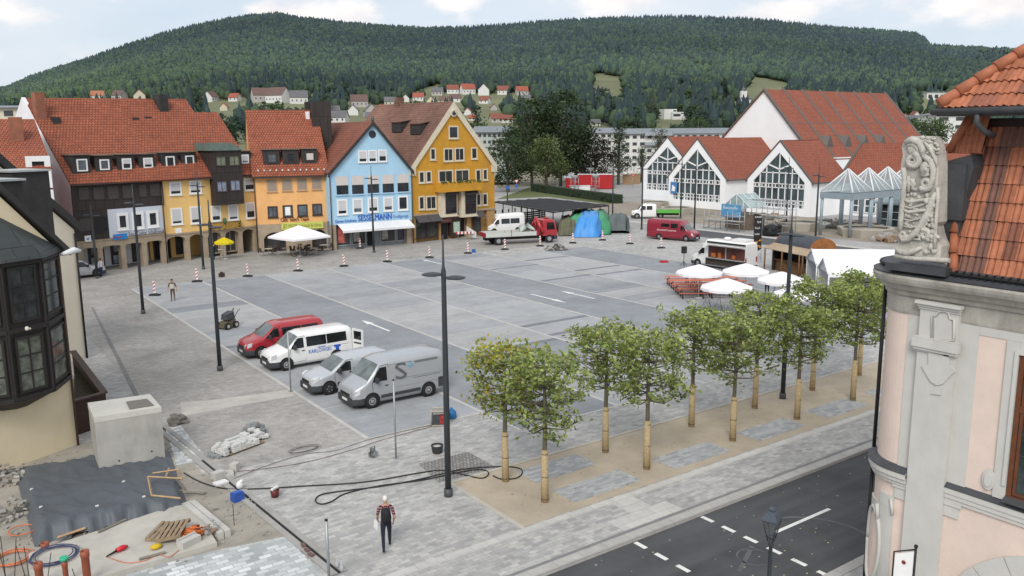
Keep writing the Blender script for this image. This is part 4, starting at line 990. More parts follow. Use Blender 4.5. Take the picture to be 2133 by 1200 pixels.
def van(name,label,loc,rotz,body,L_=4.9,W=1.9,H=1.95,prof=None,wr=0.33,wb=3.0,fo=0.9,belt=1.15,windows=(),door=None,rim=None,group=None,dark=None,scr=None,tum=0.14,strip=False,bump=True):
 """a van or car;local x points forward. prof: (distance from the nose, height) along the bonnet, screen and roof"""
 t=thing(name,label,'van',loc,rotz,group)
 xf,xr=L_/2,-L_/2
 zb=0.24
 prof=prof or [(0,.72),(.08,.88),(.35,1.0),(.95,1.16),(1.72,1.86),(2.1,1.94)]
 pts=[(xf-d,z) for d,z in prof]+[(xr+0.5,H),(xr+0.12,H-.03),(xr,H-.16)]
 def top(x):
  for (xa,za),(xb,zb_) in zip(pts,pts[1:]):
   if xb <= x <= xa: return za+(zb_-za)*((xa-x)/(xa-xb) if xa > xb else 0)
  return pts[0][1] if x > xf else pts[-1][1]
 def hw(x):
  w=W/2
  if x > xf-0.9: w *= 1-0.20*((x-(xf-.9))/.9)**3
  if x < xr+0.3: w *= 1-0.04*((xr+.3-x)/.3)**2
  return w
 def yw(x,z): return hw(x)-tum*max(0,(z-belt)/(H-belt))**1.2
 xs=sorted(set([round(p[0],3) for p in pts]+[xf-.02,xf-.2,xf-.6]+[xr+(xf-xr)*k/14 for k in range(1,14)]),reverse=True)
 def ring(x,off=0.0,zlim=None,zlow=None):
  zt=top(x) if zlim is None else min(zlim,top(x));z0=zb if zlow is None else zlow;out=[]
  lv=[0,.1,.35,.6,.8,.92]
  side=[]
  for f in lv:
   z=z0+(zt-z0)*f;y=yw(x,z)+off
   if f == 0: y -= .06
   if f == .92: y -= .015
   side.append((y,z))
  side.append((yw(x,zt)-.10+off,zt-0.005+off));side.append((yw(x,zt)*.5,zt+.025+off))
  return [Vector((x,y,z)) for y,z in side]+[Vector((x,-y,z)) for y,z in side[::-1]]
 mb=MB();mb.loft([ring(x) for x in xs],0,True,True,True)
 bd=mb.build('body',body,t,local=True,smooth_angle=1)
 if bump:
  mb=MB();xb=[xf+.035,xf-.02,xf-.15,xf-.4,xf-.62]
  rings=[]
  for x in xb:
   xx=min(x,xf);r=ring(xx,.018,zlim=.58,zlow=.2)
   for p in r: p.x=x
   if x > xf:
    for p in r: p.y *= .93;p.z=.25+(p.z-.25)*.92
   rings.append(r)
  mb.loft(rings,0,True,True,True);mb.build('bumper',dark or M_plast,t,L1)
  mb=MB();mb.box((xr-.03,-W/2+.06,.28),(xr+.1,W/2-.06,.55));mb.build('bumper',dark or M_plast,t,L1)
 # grille,lamps,plates
 mb=MB();mb.box((xf-.03,-W*.26,.6),(xf+.012,W*.26,.74));mb.build('grille',M_black,t,L1)
 for s in (1,-1):
  x0,x1_=xf-.05,xf-.42
  mb=MB();mb.hexa([(x0+.075,s*hw(x0)*.6,.66),(x0-.01,s*(hw(x0)+.02),.66),(x1_+.1,s*(hw(x1_)+.022),.78),(x1_,s*(hw(x1_)-.15),.78)],
                           [(x0+.0,s*hw(x0)*.66,.87),(x0-.06,s*(hw(x0)+.015),.88),(x1_+.08,s*(hw(x1_)+.012),.98),(x1_-.04,s*(hw(x1_)-.15),1.0)]);mb.build('headlight',M_lamp,t,L1)
  mb=MB();mb.box((xr-.015,s*(W/2-.2)-.09,.85),(xr+.05,s*(W/2-.2)+.1,1.35));mb.build('tail_light',M_tail,t,L1)
 mb=MB();mb.box((xf+.03,-.26,.36),(xf+.052,.26,.47));mb.build('number_plate',M_plate,t,L1)
 # windscreen
 (d0,z0),(d1,z1_)=scr or (prof[-3],prof[-2])
 mb=MB();nn=Vector((z1_-z0,0,d1-d0)).normalized()*.012;rows=[]
 for k in range(4):
  f=.06+.88*k/3;x=xf-(d0+(d1-d0)*f);z=z0+(z1_-z0)*f;w=yw(x,z)-.10
  rows.append([Vector((x,w*g,z+.025*(1-abs(g))))+nn*(1.6 if abs(g) < 1 else .6) for g in (1,.5,0,-.5,-1)])
 mb.loft(rows,0,False,False,True);mb.build('windscreen',M_wscr,t,L1)
 # side glass and doors
 def side(poly,m,nm,off=.012,th=.0):
  for s in (1,-1):
   mb=MB();mb.face([(xf-d,s*(yw(xf-d,z)+off),z) for d,z in poly]);mb.build(nm,m,t,L1)
 for w in windows: side(w,M_cglass,'side_window')
 if door:
  for s in (1,-1):
   mb=MB()
   for (da,za),(db,zb_) in zip(door,door[1:]):
    mb.tube([(xf-da,s*(yw(xf-da,za)+.004),za),(xf-db,s*(yw(xf-db,zb_)+.004),zb_)],.009,4)
   mb.build('door_seam',M_seam,t,L1)
   mb=MB();d_,z_=door[-2][0],1.02;mb.box((xf-d_+.06,s*(yw(xf-d_,z_)+.02)-.02,z_-.02),(xf-d_+.22,s*(yw(xf-d_,z_)+.02)+.02,z_+.02));mb.build('handle',M_plast,t,L1)
 if door and L_ > 4.5:
  da=door[-2][0]+.06
  for s in (1,-1):
   mb=MB()
   for pth in ([(da,.5),(da,H-.28),(da+1.22,H-.28),(da+1.22,.5)],[(da+1.25,belt-.12),(L_-.3,belt-.12)]):
    for (d0_,z0_),(d1_,z1__) in zip(pth,pth[1:]): mb.tube([(xf-d0_,s*(yw(xf-d0_,z0_)+.003),z0_),(xf-d1_,s*(yw(xf-d1_,z1__)+.003),z1__)],.007,4)
   mb.build('panel_seam',M_seam,t,L1)
 for s in (1,-1):
  x=xf-d0-.42;y=s*(yw(x,1.2)+.15);mb=MB();mb.cbox((x,y,belt+.12),(.07,.10,.12));mb.tube([(x,s*(yw(x,1.1)-.05),belt),(x,y,belt+.05)],.03,6);mb.build('mirror',dark or M_plast,t,L1)
 if strip:
  side([(fo+wr+.12,.42),(fo+wb-wr-.12,.42),(fo+wb-wr-.12,.58),(fo+wr+.12,.58)],M_plast,'rub_strip',.02)
 # wheels
 for xw in (xf-fo,xf-fo-wb):
  for s in (1,-1):
   y=s*hw(xw)
   mb=MB();mb.cyl((xw,y-s*.25,wr+.03),(xw,y+s*.006,wr+.03),wr+.075,n=24,sm=False);mb.build('wheel_arch',M_black,t,L1)
   mb=MB();mb.lathe([(wr*.62,-.11),(wr*.9,-.115),(wr,-.07),(wr,.07),(wr*.9,.115),(wr*.62,.11)],n=24,caps=False)
   rt_=Matrix.Translation((xw,y-s*.08,wr)) @ Matrix.Rotation(R(90),4,'X');mb.V=[(rt_ @ Vector(p))[:] for p in mb.V]
   wh=mb.build('wheel',M_tyre,t,L1)
   mb=MB();mb.lathe([(wr*.64,.09),(wr*.5,.112),(wr*.3,.08),(wr*.14,.13),(.01,.135)],n=20)
   if rim is not None:
    for k in range(5):
     a=2*math.pi*k/5;mb.hexa([(wr*.3*math.cos(a-.2),wr*.3*math.sin(a-.2),.112),(wr*.55*math.cos(a-.14),wr*.55*math.sin(a-.14),.118),(wr*.55*math.cos(a+.14),wr*.55*math.sin(a+.14),.118),(wr*.3*math.cos(a+.2),wr*.3*math.sin(a+.2),.112)],
                                                                                     [(wr*.3*math.cos(a-.2),wr*.3*math.sin(a-.2),.125),(wr*.55*math.cos(a-.14),wr*.55*math.sin(a-.14),.13),(wr*.55*math.cos(a+.14),wr*.55*math.sin(a+.14),.13),(wr*.3*math.cos(a+.2),wr*.3*math.sin(a+.2),.125)],1)
   rt_=Matrix.Translation((xw,y-s*.085,wr)) @ Matrix.Rotation(R(-90*s),4,'X');mb.V=[(rt_ @ Vector(p))[:] for p in mb.V]
   mb.build('rim',[M_rimtrim if rim is None else M_plast,M_rim],wh,L1)
 t['_']=0;del t['_']
 return t,yw,xf
def side_m(t,x,y,z,s=1,flip=True):
 """a matrix lying on the flank of a vehicle (left flank: s=1), reading from outside"""
 X=Vector((-s,0,0));Y=Vector((0,0,1));Zv=X.cross(Y)
 m=Matrix((X.to_4d(),Y.to_4d(),Zv.to_4d(),(0,0,0,1))).transposed();m.translation=(x,y,z)
 m[3][0]=m[3][1]=m[3][2]=0;m[3][3]=1
 return WM[t.name] @ m
PI=math.pi
# silver panel van with the S+ lettering
duc,yw,xf=van('panel_van','large grey silver panel van lettered with a big dark S and blue plus',(18.85,36.72,.012),PI,P_silver,5.0,2.05,2.25,
 [(0,.78),(.06,.98),(.3,1.1),(.72,1.32),(1.42,2.1),(1.85,2.22)],.34,3.1,.93,1.25,
 [[(.98,1.27),(1.75,1.27),(1.75,1.92),(1.40,1.92),(1.05,1.48)]],[(1.0,.45),(.95,1.2),(1.38,2.0),(1.85,2.02),(1.85,.5),(1.0,.45)],strip=True)
M_S=mat('letter_s_grey',(.10,.105,.115),.5)
text('S',1.15,side_m(duc,xf-2.15,yw(0,1.3)-.005,1.55,1) @ Matrix.Rotation(R(-7),4,'X'),M_S,duc,ext=.004,width=.62)
text('+',.6,side_m(duc,xf-2.85,yw(0,1.6)+.03,1.78,1),mat('letter_sky',(.16,.42,.6),.5),duc,ext=.004,width=.3)
mb=MB()
for k in range(3): mb.box((xf-4.6,yw(0,1.5)-.004+.002*k,1.96-.03*k),(xf-3.3,yw(0,1.9)+.012,1.972-.03*k))
mb.build('pinstripe',mat('pinstripe',(.22,.23,.24),.5),duc,L1)
mb=MB();mb.box((-2.52,.55,.42),(-2.1,1.035,.92));mb.build('corner_bumper',M_plast,duc,L1)
for zq in (.82,1.22):
 mb=MB();mb.box((-2.35,yw(0,zq)-.004,zq),(.5,yw(0,zq)+.010,zq+.018));mb.build('swage_line',mat('swage',(.30,.31,.33),.5,metal=.3),duc,L1)
# small silver car-derived van
ber,yw,xf=van('delivery_van','small pale silver delivery van with dark bumper and alloy wheels',(17.8,39.85,.012),PI,P_silver2,4.35,1.8,1.78,
 [(0,.66),(.1,.84),(.45,.98),(1.0,1.12),(1.85,1.68),(2.3,1.76)],.32,2.7,.88,1.05,
 [[(1.22,1.1),(2.1,1.1),(2.12,1.56),(1.86,1.56),(1.35,1.2)],],[(1.2,.4),(1.2,1.05),(1.85,1.62),(2.22,1.64),(2.22,.42),(1.2,.4)],rim=1,strip=True)
# white minibus with the back door open
t5,yw,xf=van('minibus','white minibus with blue lettering and its rear door standing open',(18.0,45.5,.012),PI,P_white,4.95,1.9,1.97,None,.33,3.0,.9,1.15,
 [[(1.2,1.18),(1.95,1.18),(1.95,1.74),(1.62,1.74),(1.28,1.36)],[(2.12,1.2),(3.3,1.2),(3.3,1.74),(2.12,1.74)],[(3.34,1.2),(4.55,1.22),(4.55,1.74),(3.34,1.74)]],
 [(1.15,.4),(1.15,1.12),(1.6,1.8),(2.03,1.82),(2.03,.42),(1.15,.4)])
text('KARLOWSKI',.32,side_m(t5,xf-2.2,yw(0,.95)+.012,.86,1),M_tblue,t5,ext=.004,width=1.35)
text('malermeister',.14,side_m(t5,xf-2.75,yw(0,1.05)+.012,1.07,1),M_tblue,t5,ext=.004,width=.5)
mb=MB();y=yw(0,.95)+.013
for a,b in (((xf-3.75,.92),(xf-4.15,1.05)),((xf-3.85,.75),(xf-4.05,.92))):
 mb.box((b[0],y,a[1]),(a[0],y+.006,b[1])) if b[1] > a[1] else None
mb.V=[(p[0],p[1],p[2]) for p in mb.V];mb.build('emblem',M_tblue,t5,L1)
mb=MB();mb.cbox((xf-.55,.35,1.045),(.12,.1,.012),.2,tilt=Matrix.Rotation(R(12),4,'Y'));mb.build('emblem',M_tblue,t5,L1)
# open rear wing door
dr=MB();M0=Matrix.Translation((-2.47,.93,0)) @ Matrix.Rotation(R(-72),4,'Z');dr.M=M0
dr.box((-.86,-.03,.55),(0,.03,1.86))
od=dr.build('rear_door',P_white,t5,L1)
dg=MB();dg.M=M0;dg.box((-.74,.031,1.25),(-.12,.04,1.74));dg.box((-.74,-.04,1.25),(-.12,-.031,1.74));dg.build('door_window',M_cglass,od,L1)
dg=MB();dg.M=M0;dg.box((-.72,.031,1.0),(-.12,.045,1.09));dg.box((-.72,-.045,1.0),(-.12,-.031,1.09));dg.build('door_handle',M_plast,od,L1)
# red van behind it
vit,yw,xf=van('passenger_van','red passenger van with grey bumper parked beyond the white minibus',(17.75,48.95,.012),PI,P_red,4.8,1.9,1.9,
 [(0,.7),(.1,.9),(.4,1.02),(.95,1.17),(1.8,1.8),(2.25,1.88)],.33,3.1,.85,1.12,
 [[(1.2,1.16),(1.98,1.16),(1.98,1.66),(1.72,1.66),(1.3,1.3)],[(2.2,1.18),(3.35,1.18),(3.35,1.66),(2.2,1.66)],[(3.42,1.18),(4.45,1.2),(4.45,1.66),(3.42,1.66)]],
 [(1.15,.4),(1.15,1.12),(1.75,1.72),(2.08,1.74),(2.08,.42),(1.15,.4)])
# wine-red high-roof van on the far side
a,b=at(1345,497),at(1446,505);dv=(b-a);ang=math.atan2(dv.y,dv.x);n_=Vector((-dv.y,dv.x,0)).normalized()
c=(a+b)/2+n_*1.0*(1 if n_.dot(c_ := Vector((.58,.81,0))) > 0 else -1)
lt,yw,xf=van('works_van','wine red high roofed van with a side window, parked beyond the beacons',(c.x,c.y,.012),ang,P_wine,6.3,2.0,2.45,
 [(0,.8),(.06,.98),(.35,1.1),(.85,1.3),(1.45,1.98),(1.9,2.4)],.34,3.6,1.0,1.3,
 [[(1.05,1.3),(1.75,1.3),(1.75,1.85),(1.42,1.85),(1.12,1.5)],[(2.1,1.5),(3.05,1.5),(3.05,2.05),(2.1,2.05)],[(3.25,1.6),(4.35,1.6),(4.35,2.0),(3.25,2.0)]],[(1.0,.45),(1.0,1.25),(1.45,1.95),(1.9,1.95),(1.9,.5),(1.0,.45)],scr=((.85,1.3),(1.45,1.98)))
text('Zeltverleih Festservice',.3,side_m(lt,xf-4.9,-(yw(0,1.3)+.012),1.2,-1),M_plate,lt,ext=.004,width=2.6)
# white high-roof van behind the crane lorry
c=at(1062,489)+Vector((.6,2.3,0));c.z=0
wv,yw,xf=van('high_roof_van','white high roofed van standing behind the red crane lorry',(c.x,c.y,.0),PI-.2,P_white,5.4,2.0,2.6,
 [(0,.8),(.06,.98),(.35,1.1),(.8,1.3),(1.4,2.0),(1.75,2.5)],.34,3.4,.95,1.25,
 [[(1.0,1.3),(1.7,1.3),(1.7,1.85),(1.4,1.85),(1.1,1.5)],[(2.0,1.3),(3.2,1.3),(3.2,1.95),(2.0,1.95)],[(3.3,1.3),(4.6,1.3),(4.6,1.95),(3.3,1.95)]],None,scr=((.8,1.3),(1.4,2.0)))
# silver estate car by the arcade
c=at(182,580)
suv,yw,xf=van('parked_car','silver estate car by the arcade, half hidden by the cream house',(c.x-.6,c.y+1.1,.0),.15,P_silver2,4.5,1.85,1.72,
 [(0,.7),(.08,.9),(.5,.98),(1.2,1.05),(1.95,1.6),(2.4,1.7)],.36,2.7,.85,1.02,
 [[(1.5,1.06),(2.4,1.06),(2.4,1.52),(1.95,1.52)],[(2.5,1.06),(3.3,1.06),(3.3,1.52),(2.5,1.52)],[(3.38,1.06),(4.15,1.1),(4.0,1.5),(3.38,1.52)]],None,rim=1,scr=((1.2,1.05),(1.95,1.6)))
suv['category']='car'
# crane lorry with a flat bed
a,b=at(1012,513),at(1160,505);dv=b-a;ang=math.atan2(dv.y,dv.x)
n_=Vector((-dv.y,dv.x,0)).normalized();LL=dv.length
lor=thing('crane_lorry','red cab lorry with folded loading crane and white sided flat bed','lorry',tuple(a+n_*1.2),ang)
P_fire=paint('paint_lorry_red',(.36,.02,.03))
def lb(name,a,b,m,par=None): 
 mb=MB();mb.box(a,b);return mb.build(name,m,par or lor,L1)
x1_=LL;mb=MB()
rings=[]
for x,zt in ((x1_-1.75,2.72),(x1_-1.6,2.8),(x1_-.5,2.8),(x1_-.2,2.55),(x1_-.03,1.7),(x1_,1.2)):
 rings.append([Vector((x,y,z)) for y,z in ((1.15,.85),(1.2,1.5),(1.14,zt-.15),(1.0,zt),(-1.0,zt),(-1.14,zt-.15),(-1.2,1.5),(-1.15,.85))])
mb.loft(rings,0,True,True,False);cab=mb.build('cab',P_fire,lor,L1)
mb=MB();mb.face([(x1_-.17,.98,2.5),(x1_-.02,1.02,1.75),(x1_-.02,-1.02,1.75),(x1_-.17,-.98,2.5)]);mb.build('windscreen',M_wscr,cab,L1)
for s in (1,-1):
 mb=MB();mb.face([(x1_-1.3,s*1.215,1.6),(x1_-.25,s*1.215,1.6),(x1_-.4,s*1.165,2.45),(x1_-1.3,s*1.165,2.45)]);mb.build('side_window',M_cglass,cab,L1)
lb('bumper',(x1_-.35,-1.2,.4),(x1_+.06,1.2,.84),M_plast);lb('chassis',(.2,-.5,.55),(x1_-.4,.5,.85),M_black)
lb('warning_light',(x1_-1.0,-.5,2.81),(x1_-.8,.5,2.95),M_tail)
bed=lb('flat_bed',(0,-1.22,.95),(x1_-2.6,1.22,1.1),mat('bed_boards',(.28,.24,.19),.9,.2,3))
for s in (1,-1):
 for k in range(2):
  w=(x1_-2.6)/2;lb('side_board',(k*w+.03,s*1.22-.03,1.0),((k+1)*w-.03,s*1.22+.03,1.48),paint('paint_grey_white',(.52,.54,.52)))
lb('tail_board',(-.05,-1.22,1.0),(.02,1.22,1.5),P_fire)
lb('stake',(w-.05,-1.26,.95),(w+.05,-1.16,1.75),mat('orange_post',(.45,.12,.03),.6))
mb=MB();mb.box((x1_-2.5,-.5,.9),(x1_-2.0,.5,1.6));mb.tube([(x1_-2.2,.0,1.5),(x1_-2.35,-.1,2.9)],.17,8);mb.tube([(x1_-2.35,-.3,2.95),(x1_-1.75,-1.25,1.3)],.2,8);mb.tube([(x1_-2.3,-.2,3.0),(x1_-2.55,.9,1.6)],.15,8);mb.build('loading_crane',P_fire,lor,L1)
for xw in (x1_-.95,1.6,):
 for s in (1,-1):
  mb=MB();mb.cyl((xw,s*.85,.5),(xw,s*1.16,.5),.5,n=22);wh=mb.build('wheel',M_tyre,lor,L1)
  mb=MB();mb.cyl((xw,s*1.14,.5),(xw,s*1.18,.5),.26,n=16);mb.build('rim',M_rimtrim,wh,L1)
mb=MB();mb.tube([(x1_-4.6,-1.2,1.55),(x1_-3.9,.2,1.75),(x1_-3.0,.8,1.9),(x1_-2.75,-.9,1.6)],[.1,.5,.45,.1],8);
tp=mb.build('tarpaulin_load',mat('tarp_pale',(.42,.47,.43),.8,.1,2),lor,L1)
# white double-cab tipper with a green bed
a,b=at(1300,456),at(1388,456);dv=b-a;ang=math.atan2(-dv.y,-dv.x)
pk,yw,xf=van('tipper_truck','white double cab tipper with bright green dropside bed',tuple((a+b)/2+Vector((.6,1.0,0))),ang,P_white,3.7,1.9,2.2,[(0,.85),(.08,1.1),(.6,1.2),(.95,1.3),(1.45,2.0),(1.8,2.2)],.38,3.6,.8,1.3,
 [[(1.25,1.35),(2.1,1.35),(2.1,1.95),(1.6,1.95)],[(2.25,1.35),(3.1,1.35),(3.1,1.95),(2.25,1.95)]],None,scr=((.95,1.3),(1.45,2.0)))
pk['category']='truck'
mb=MB();mb.box((-5.4,-1.0,.85),(-1.95,1.0,1.35));mb.build('dropside_bed',mat('bed_green',(.10,.38,.06),.5,.1,2),pk,L1)
mb=MB();mb.box((-5.3,-.4,.5),(-1.7,.4,.84));mb.build('chassis',M_black,pk,L1)
mb=MB();random.seed(1)
for k in range(14): mb.ball((random.uniform(-5.0,-2.3),random.uniform(-.7,.7),1.35),(.4,.3,random.uniform(.1,.3)),7,4)
mb.build('soil_load',M_dirt,pk,L1)

# lamps,beacons,posts
M_post=mat('lamp_anthracite',(.035,.042,.048),.5,.12,2.0)
M_galv=mat('galvanised',(.34,.36,.37),.45,.12,3.0,metal=.5)
def lamp_proto(label,loc,rot):
 t=thing('street_lamp',label,'street lamp',loc,rot,'slim double disc lamps around the square')
 mb=MB();mb.cyl((0,0,0),(0,0,.28),.16,.16,16);mb.cyl((0,0,.28),(0,0,.30),.16,.115,16);mb.build('base',mat('lamp_base',(.07,.075,.08),.5),t,L1)
 mb=MB();mb.tube([(0,0,.3),(0,0,4.0),(0,0,7.85),(0,0,8.3),(0,0,8.45),(0,0,9.55)],[.115,.105,.085,.085,.045,.028],14);mb.build('pole',M_post,t,L1)
 for s,z in ((-1,8.18),(1,8.06)):
  mb=MB();mb.lathe([(.02,.07),(.16,.06),(.36,.012),(.37,-.012),(.30,-.04),(.02,-.045)],(s*.40,0,z),20);mb.cyl((0,0,z),(s*.2,0,z),.03,n=8);mb.build('lamp_head',M_post,t,L1)
 return t
aR_=math.atan2(RT.y,RT.x)
LAMPS=[((934,1033),'tall dark lamp in front of the first plane tree, disc heads clear above the square'),((458.5,772),'tall dark lamp standing left of the red passenger van'),
         ((298.5,653.5),'tall dark lamp before the white corner block, a beacon at its foot'),((424,561),'tall dark lamp close in front of the yellow arcade'),
         ((779,526),'tall dark lamp in front of the blue house'),((1630,830),'tall dark lamp rising among the plane trees on the sand strip'),
         ((1697,521),'tall dark lamp behind the round roofed snack hut'),((1336.5,478),'tall dark lamp behind the wine red van, by its rear'),((1446,480),'tall dark lamp at the nose of the wine red van'),
         ((1276,449),'tall dark lamp at the hedge end beyond the tarpaulins'),((1417.6,455),'tall dark lamp before the middle gable of the market hall'),((1637,477),'tall dark lamp at the corner of the third market hall gable'),((203,580),'dark lamp beside the silver estate car at the arcade'),((1057,425),'dark lamp with blue round sign beside the ochre house')]
lp=None
for k,((x,y),lab) in enumerate(LAMPS):
 p=at(x,y);p.z=0
 if lp is None: lp=lamp_proto(lab,tuple(p),aR_)
 else:
  l=dup(lp,tuple(p),aR_+random.uniform(-.5,.5),lab)
  if k == 12: l.scale=(1,1,.72)
  if k == 13: l.scale=(1,1,.62)
M_red=mat('signal_red',(.42,.03,.03),.6,.1,4);M_rubber=mat('rubber_foot',(.03,.03,.032),.9)
def beacon_proto(loc,label):
 t=thing('beacon',label,'traffic beacon',loc,aR_,'red and white beacons along the far edge of the square')
 mb=MB();mb.box((-.42,-.2,0),(.42,.2,.12));mb.hexa([(-.3,-.14,.121),(.3,-.14,.121),(.3,.14,.121),(-.3,.14,.121)],[(-.1,-.08,.2),(.1,-.08,.2),(.1,.08,.2),(-.1,.08,.2)]);mb.build('foot',M_rubber,t,L1)
 mb=MB();w=.10;mb.box((-w,-.02,.2),(w,.02,1.2));mb.build('blade',M_plate,t,L1)
 mb=MB()
 for k in range(3):
  z=.32+k*.30
  for y in (-.023,.023): mb.face([(-w,y,z),(w,y,z+.13),(w,y,z+.25),(-w,y,z+.12)])
 mb.build('stripe',M_red,t,L1)
 return t
BE=[((322.7,616),'red and white beacon beside the lamp and the man in the vest'),((410.7,587.5),'beacon on the pavement line between the man in the vest and the lamp pole'),((516,576.5),'beacon in front of the gap between yellow and orange house'),((620.8,565.3),'beacon in front of the white cafe parasol'),
      ((716.5,555.5),'beacon near the left end of the blue house'),((807,546),'beacon near the right end of the blue house'),((894.6,537.4),'beacon just left of the big foreground lamp pole'),((974.7,528.5),'beacon off the tail of the crane lorry, beside a small blue box'),
      ((1051.7,520.6),'beacon in front of the flat bed of the crane lorry'),((1125,513.3),'beacon at the front wheel of the crane lorry'),((1193,507),'beacon before the green tarpaulin, right of the gravel heap'),((1255,501),'beacon at the right foot of the blue tarpaulin'),((1312,508.5),'beacon left of the rear of the wine red van'),((1377,517.4),'beacon in front of the wine red van'),((750,518),'beacon standing right against the blue house shop windows')]
bp=None
for (x,y),lab in BE:
 p=at(x,y);p.z=.014
 if bp is None: bp=beacon_proto(tuple(p),lab)
 else: dup(bp,tuple(p),aR_+random.uniform(-.4,.4),lab)
def post(x,y,ytop,label,r=.038,cap=True):
 p=at(x,y);p.z=0;h=hz(p,ytop)
 t=thing('metal_post',label,'post',tuple(p),0,'bare galvanised posts')
 mb=MB();mb.cyl((0,0,0),(0,0,h),r,n=12);mb.build('tube',M_galv,t,L1)
 mb=MB();mb.box((-.1,-.1,0),(.1,.1,.03));mb.build('foot_plate',M_galv,t,L1)
 if cap: mb=MB();mb.cyl((0,0,h),(0,0,h+.05),r*1.1,n=12);mb.build('cap',M_black,t,L1)
post(825,955,793,'thin galvanised post in front of the large silver van');post(606,816,690,'thin galvanised post in front of the white minibus');post(686,1215,1085,'galvanised post with black cap at the bottom edge, left of the walking man',.045)
# round sign,yield sign,banner,speaker
def pole_sign(name,label,px,h,build):
 p=at(*px);p.z=0;t=thing(name,label,'sign',tuple(p),aR_);mb=MB();mb.cyl((0,0,0),(0,0,h),.035,n=8);mb.build('pole',M_galv,t,L1);build(t,h);return t
def disc_sign(m,m2=None):
 def f(t,h):
  mb=MB();mb.cyl((0,-.05,h-.35),(0,-.08,h-.35),.34,n=20,sm=False);pl=mb.build('sign_face',m,t,L1)
  if m2: mb=MB();mb.box((-.22,-.1,h-.41),(.22,-.085,h-.29));mb.build('symbol',m2,pl,L1)
 return f
M_bsign=mat('sign_round_blue',(.03,.12,.42),.5)
pole_sign('round_sign','round blue road sign on a pole beside the ochre house',(1058,425),3.4,disc_sign(M_bsign,None))
def yield_f(t,h):
 mb=MB();mb.prism([(-.5,-.06,h),(.5,-.06,h),(0,-.06,h-.85)],(0,-.03,0));mb.build('sign_face',M_red,t,L1)
 mb=MB();mb.prism([(-.33,-.091,h-.09),(.33,-.091,h-.09),(0,-.091,h-.62)],(0,-.01,0));mb.build('symbol',M_plate,t,L1)
 mb=MB();mb.cyl((0,-.05,h-1.35),(0,-.08,h-1.35),.36,n=20,sm=False);mb.build('sign_face',M_bsign,t,L1)
pole_sign('yield_sign','give way triangle above a round blue sign, before the willow',(1076,406),3.2,yield_f)
pole_sign('no_entry_sign','round red and white sign on a pole left of the market hall',(1318,392),3.4,disc_sign(M_red,M_plate))
p=at(1575,545);p.z=0
t=thing('feather_flag','tall black advertising flag with white script and an orange burger picture','flag',tuple(p),aR_)
mb=MB();mb.tube([(.45,0,0),(.45,0,4.4),(.3,0,4.75),(-.3,0,4.9)],.025,6);mb.box((.1,-.4,0),(.8,.4,.05));mb.build('pole',M_galv,t,L1)
mb=MB();mb.prism([(-.4,-.01,4.85),(.3,-.01,4.75),(.44,-.01,4.4),(.44,-.01,1.3),(.0,-.01,1.0),(-.35,-.01,1.4)],(0,.02,0));fl=mb.build('cloth',mat('flag_black',(.015,.014,.015),.7,.2,3),t,L1)
mb=MB();random.seed(4)
for k in range(9): mb.ball((random.uniform(-.22,.36),-.02,random.uniform(1.4,2.3)),(random.uniform(.08,.16),.012,random.uniform(.06,.13)),8,4)
mb.build('picture',mat('burger_orange',(.5,.22,.03),.6,.4,5),fl,L1)
def loc_m(t,x,y,z): return WM[t.name] @ Matrix.Translation((x,y,z)) @ Matrix.Rotation(R(90),4,'X')
text('BURGER',.24,loc_m(t,-.32,-.02,4.5),M_plate,fl,width=.66);text('Grill',.3,loc_m(t,-.1,-.02,4.0),M_plate,fl,width=.4);text('frisch',.3,loc_m(t,-.28,-.02,3.4),M_plate,fl,width=.5);text('lecker',.3,loc_m(t,-.28,-.02,2.8),M_plate,fl,width=.5)
p=at(1424,555);p.z=.012
t=thing('loudspeaker','black loudspeaker box on a thin stand in front of the white food truck','loudspeaker',tuple(p),aR_)
mb=MB();mb.cyl((0,0,.1),(0,0,1.3),.03,n=8);[mb.tube([(0,0,.5),(.4*math.cos(a),.4*math.sin(a),0)],.02,5) for a in (.5,2.6,4.7)];mb.build('stand',M_black,t,L1)
mb=MB();mb.box((-.24,-.2,1.3),(.24,.2,1.95));b_=mb.build('box',M_black,t,L1);mb=MB();mb.cyl((0,-.2,1.5),(0,-.21,1.5),.17,n=16,sm=False);mb.build('cone',M_rubber,b_,L1)
mb=MB();p=at(1383,547);mb.cbox((p.x,p.y,.09),(.42,.2,.08),aR_);mb.cbox((p.x,p.y,.19),(.34,.14,.02),aR_);solo('cable_box',mb,mat('box_red',(.4,.02,.04),.5),'flat red box lying alone on the empty square','box')
mb=MB();p=at(987,526);mb.cbox((p.x,p.y,.17),(.2,.2,.15),aR_);mb.cbox((p.x,p.y,.34),(.16,.16,.02),aR_);solo('small_crate',mb,mat('crate_blue',(.03,.1,.35),.5),'small blue crate near the tail of the crane lorry','crate')

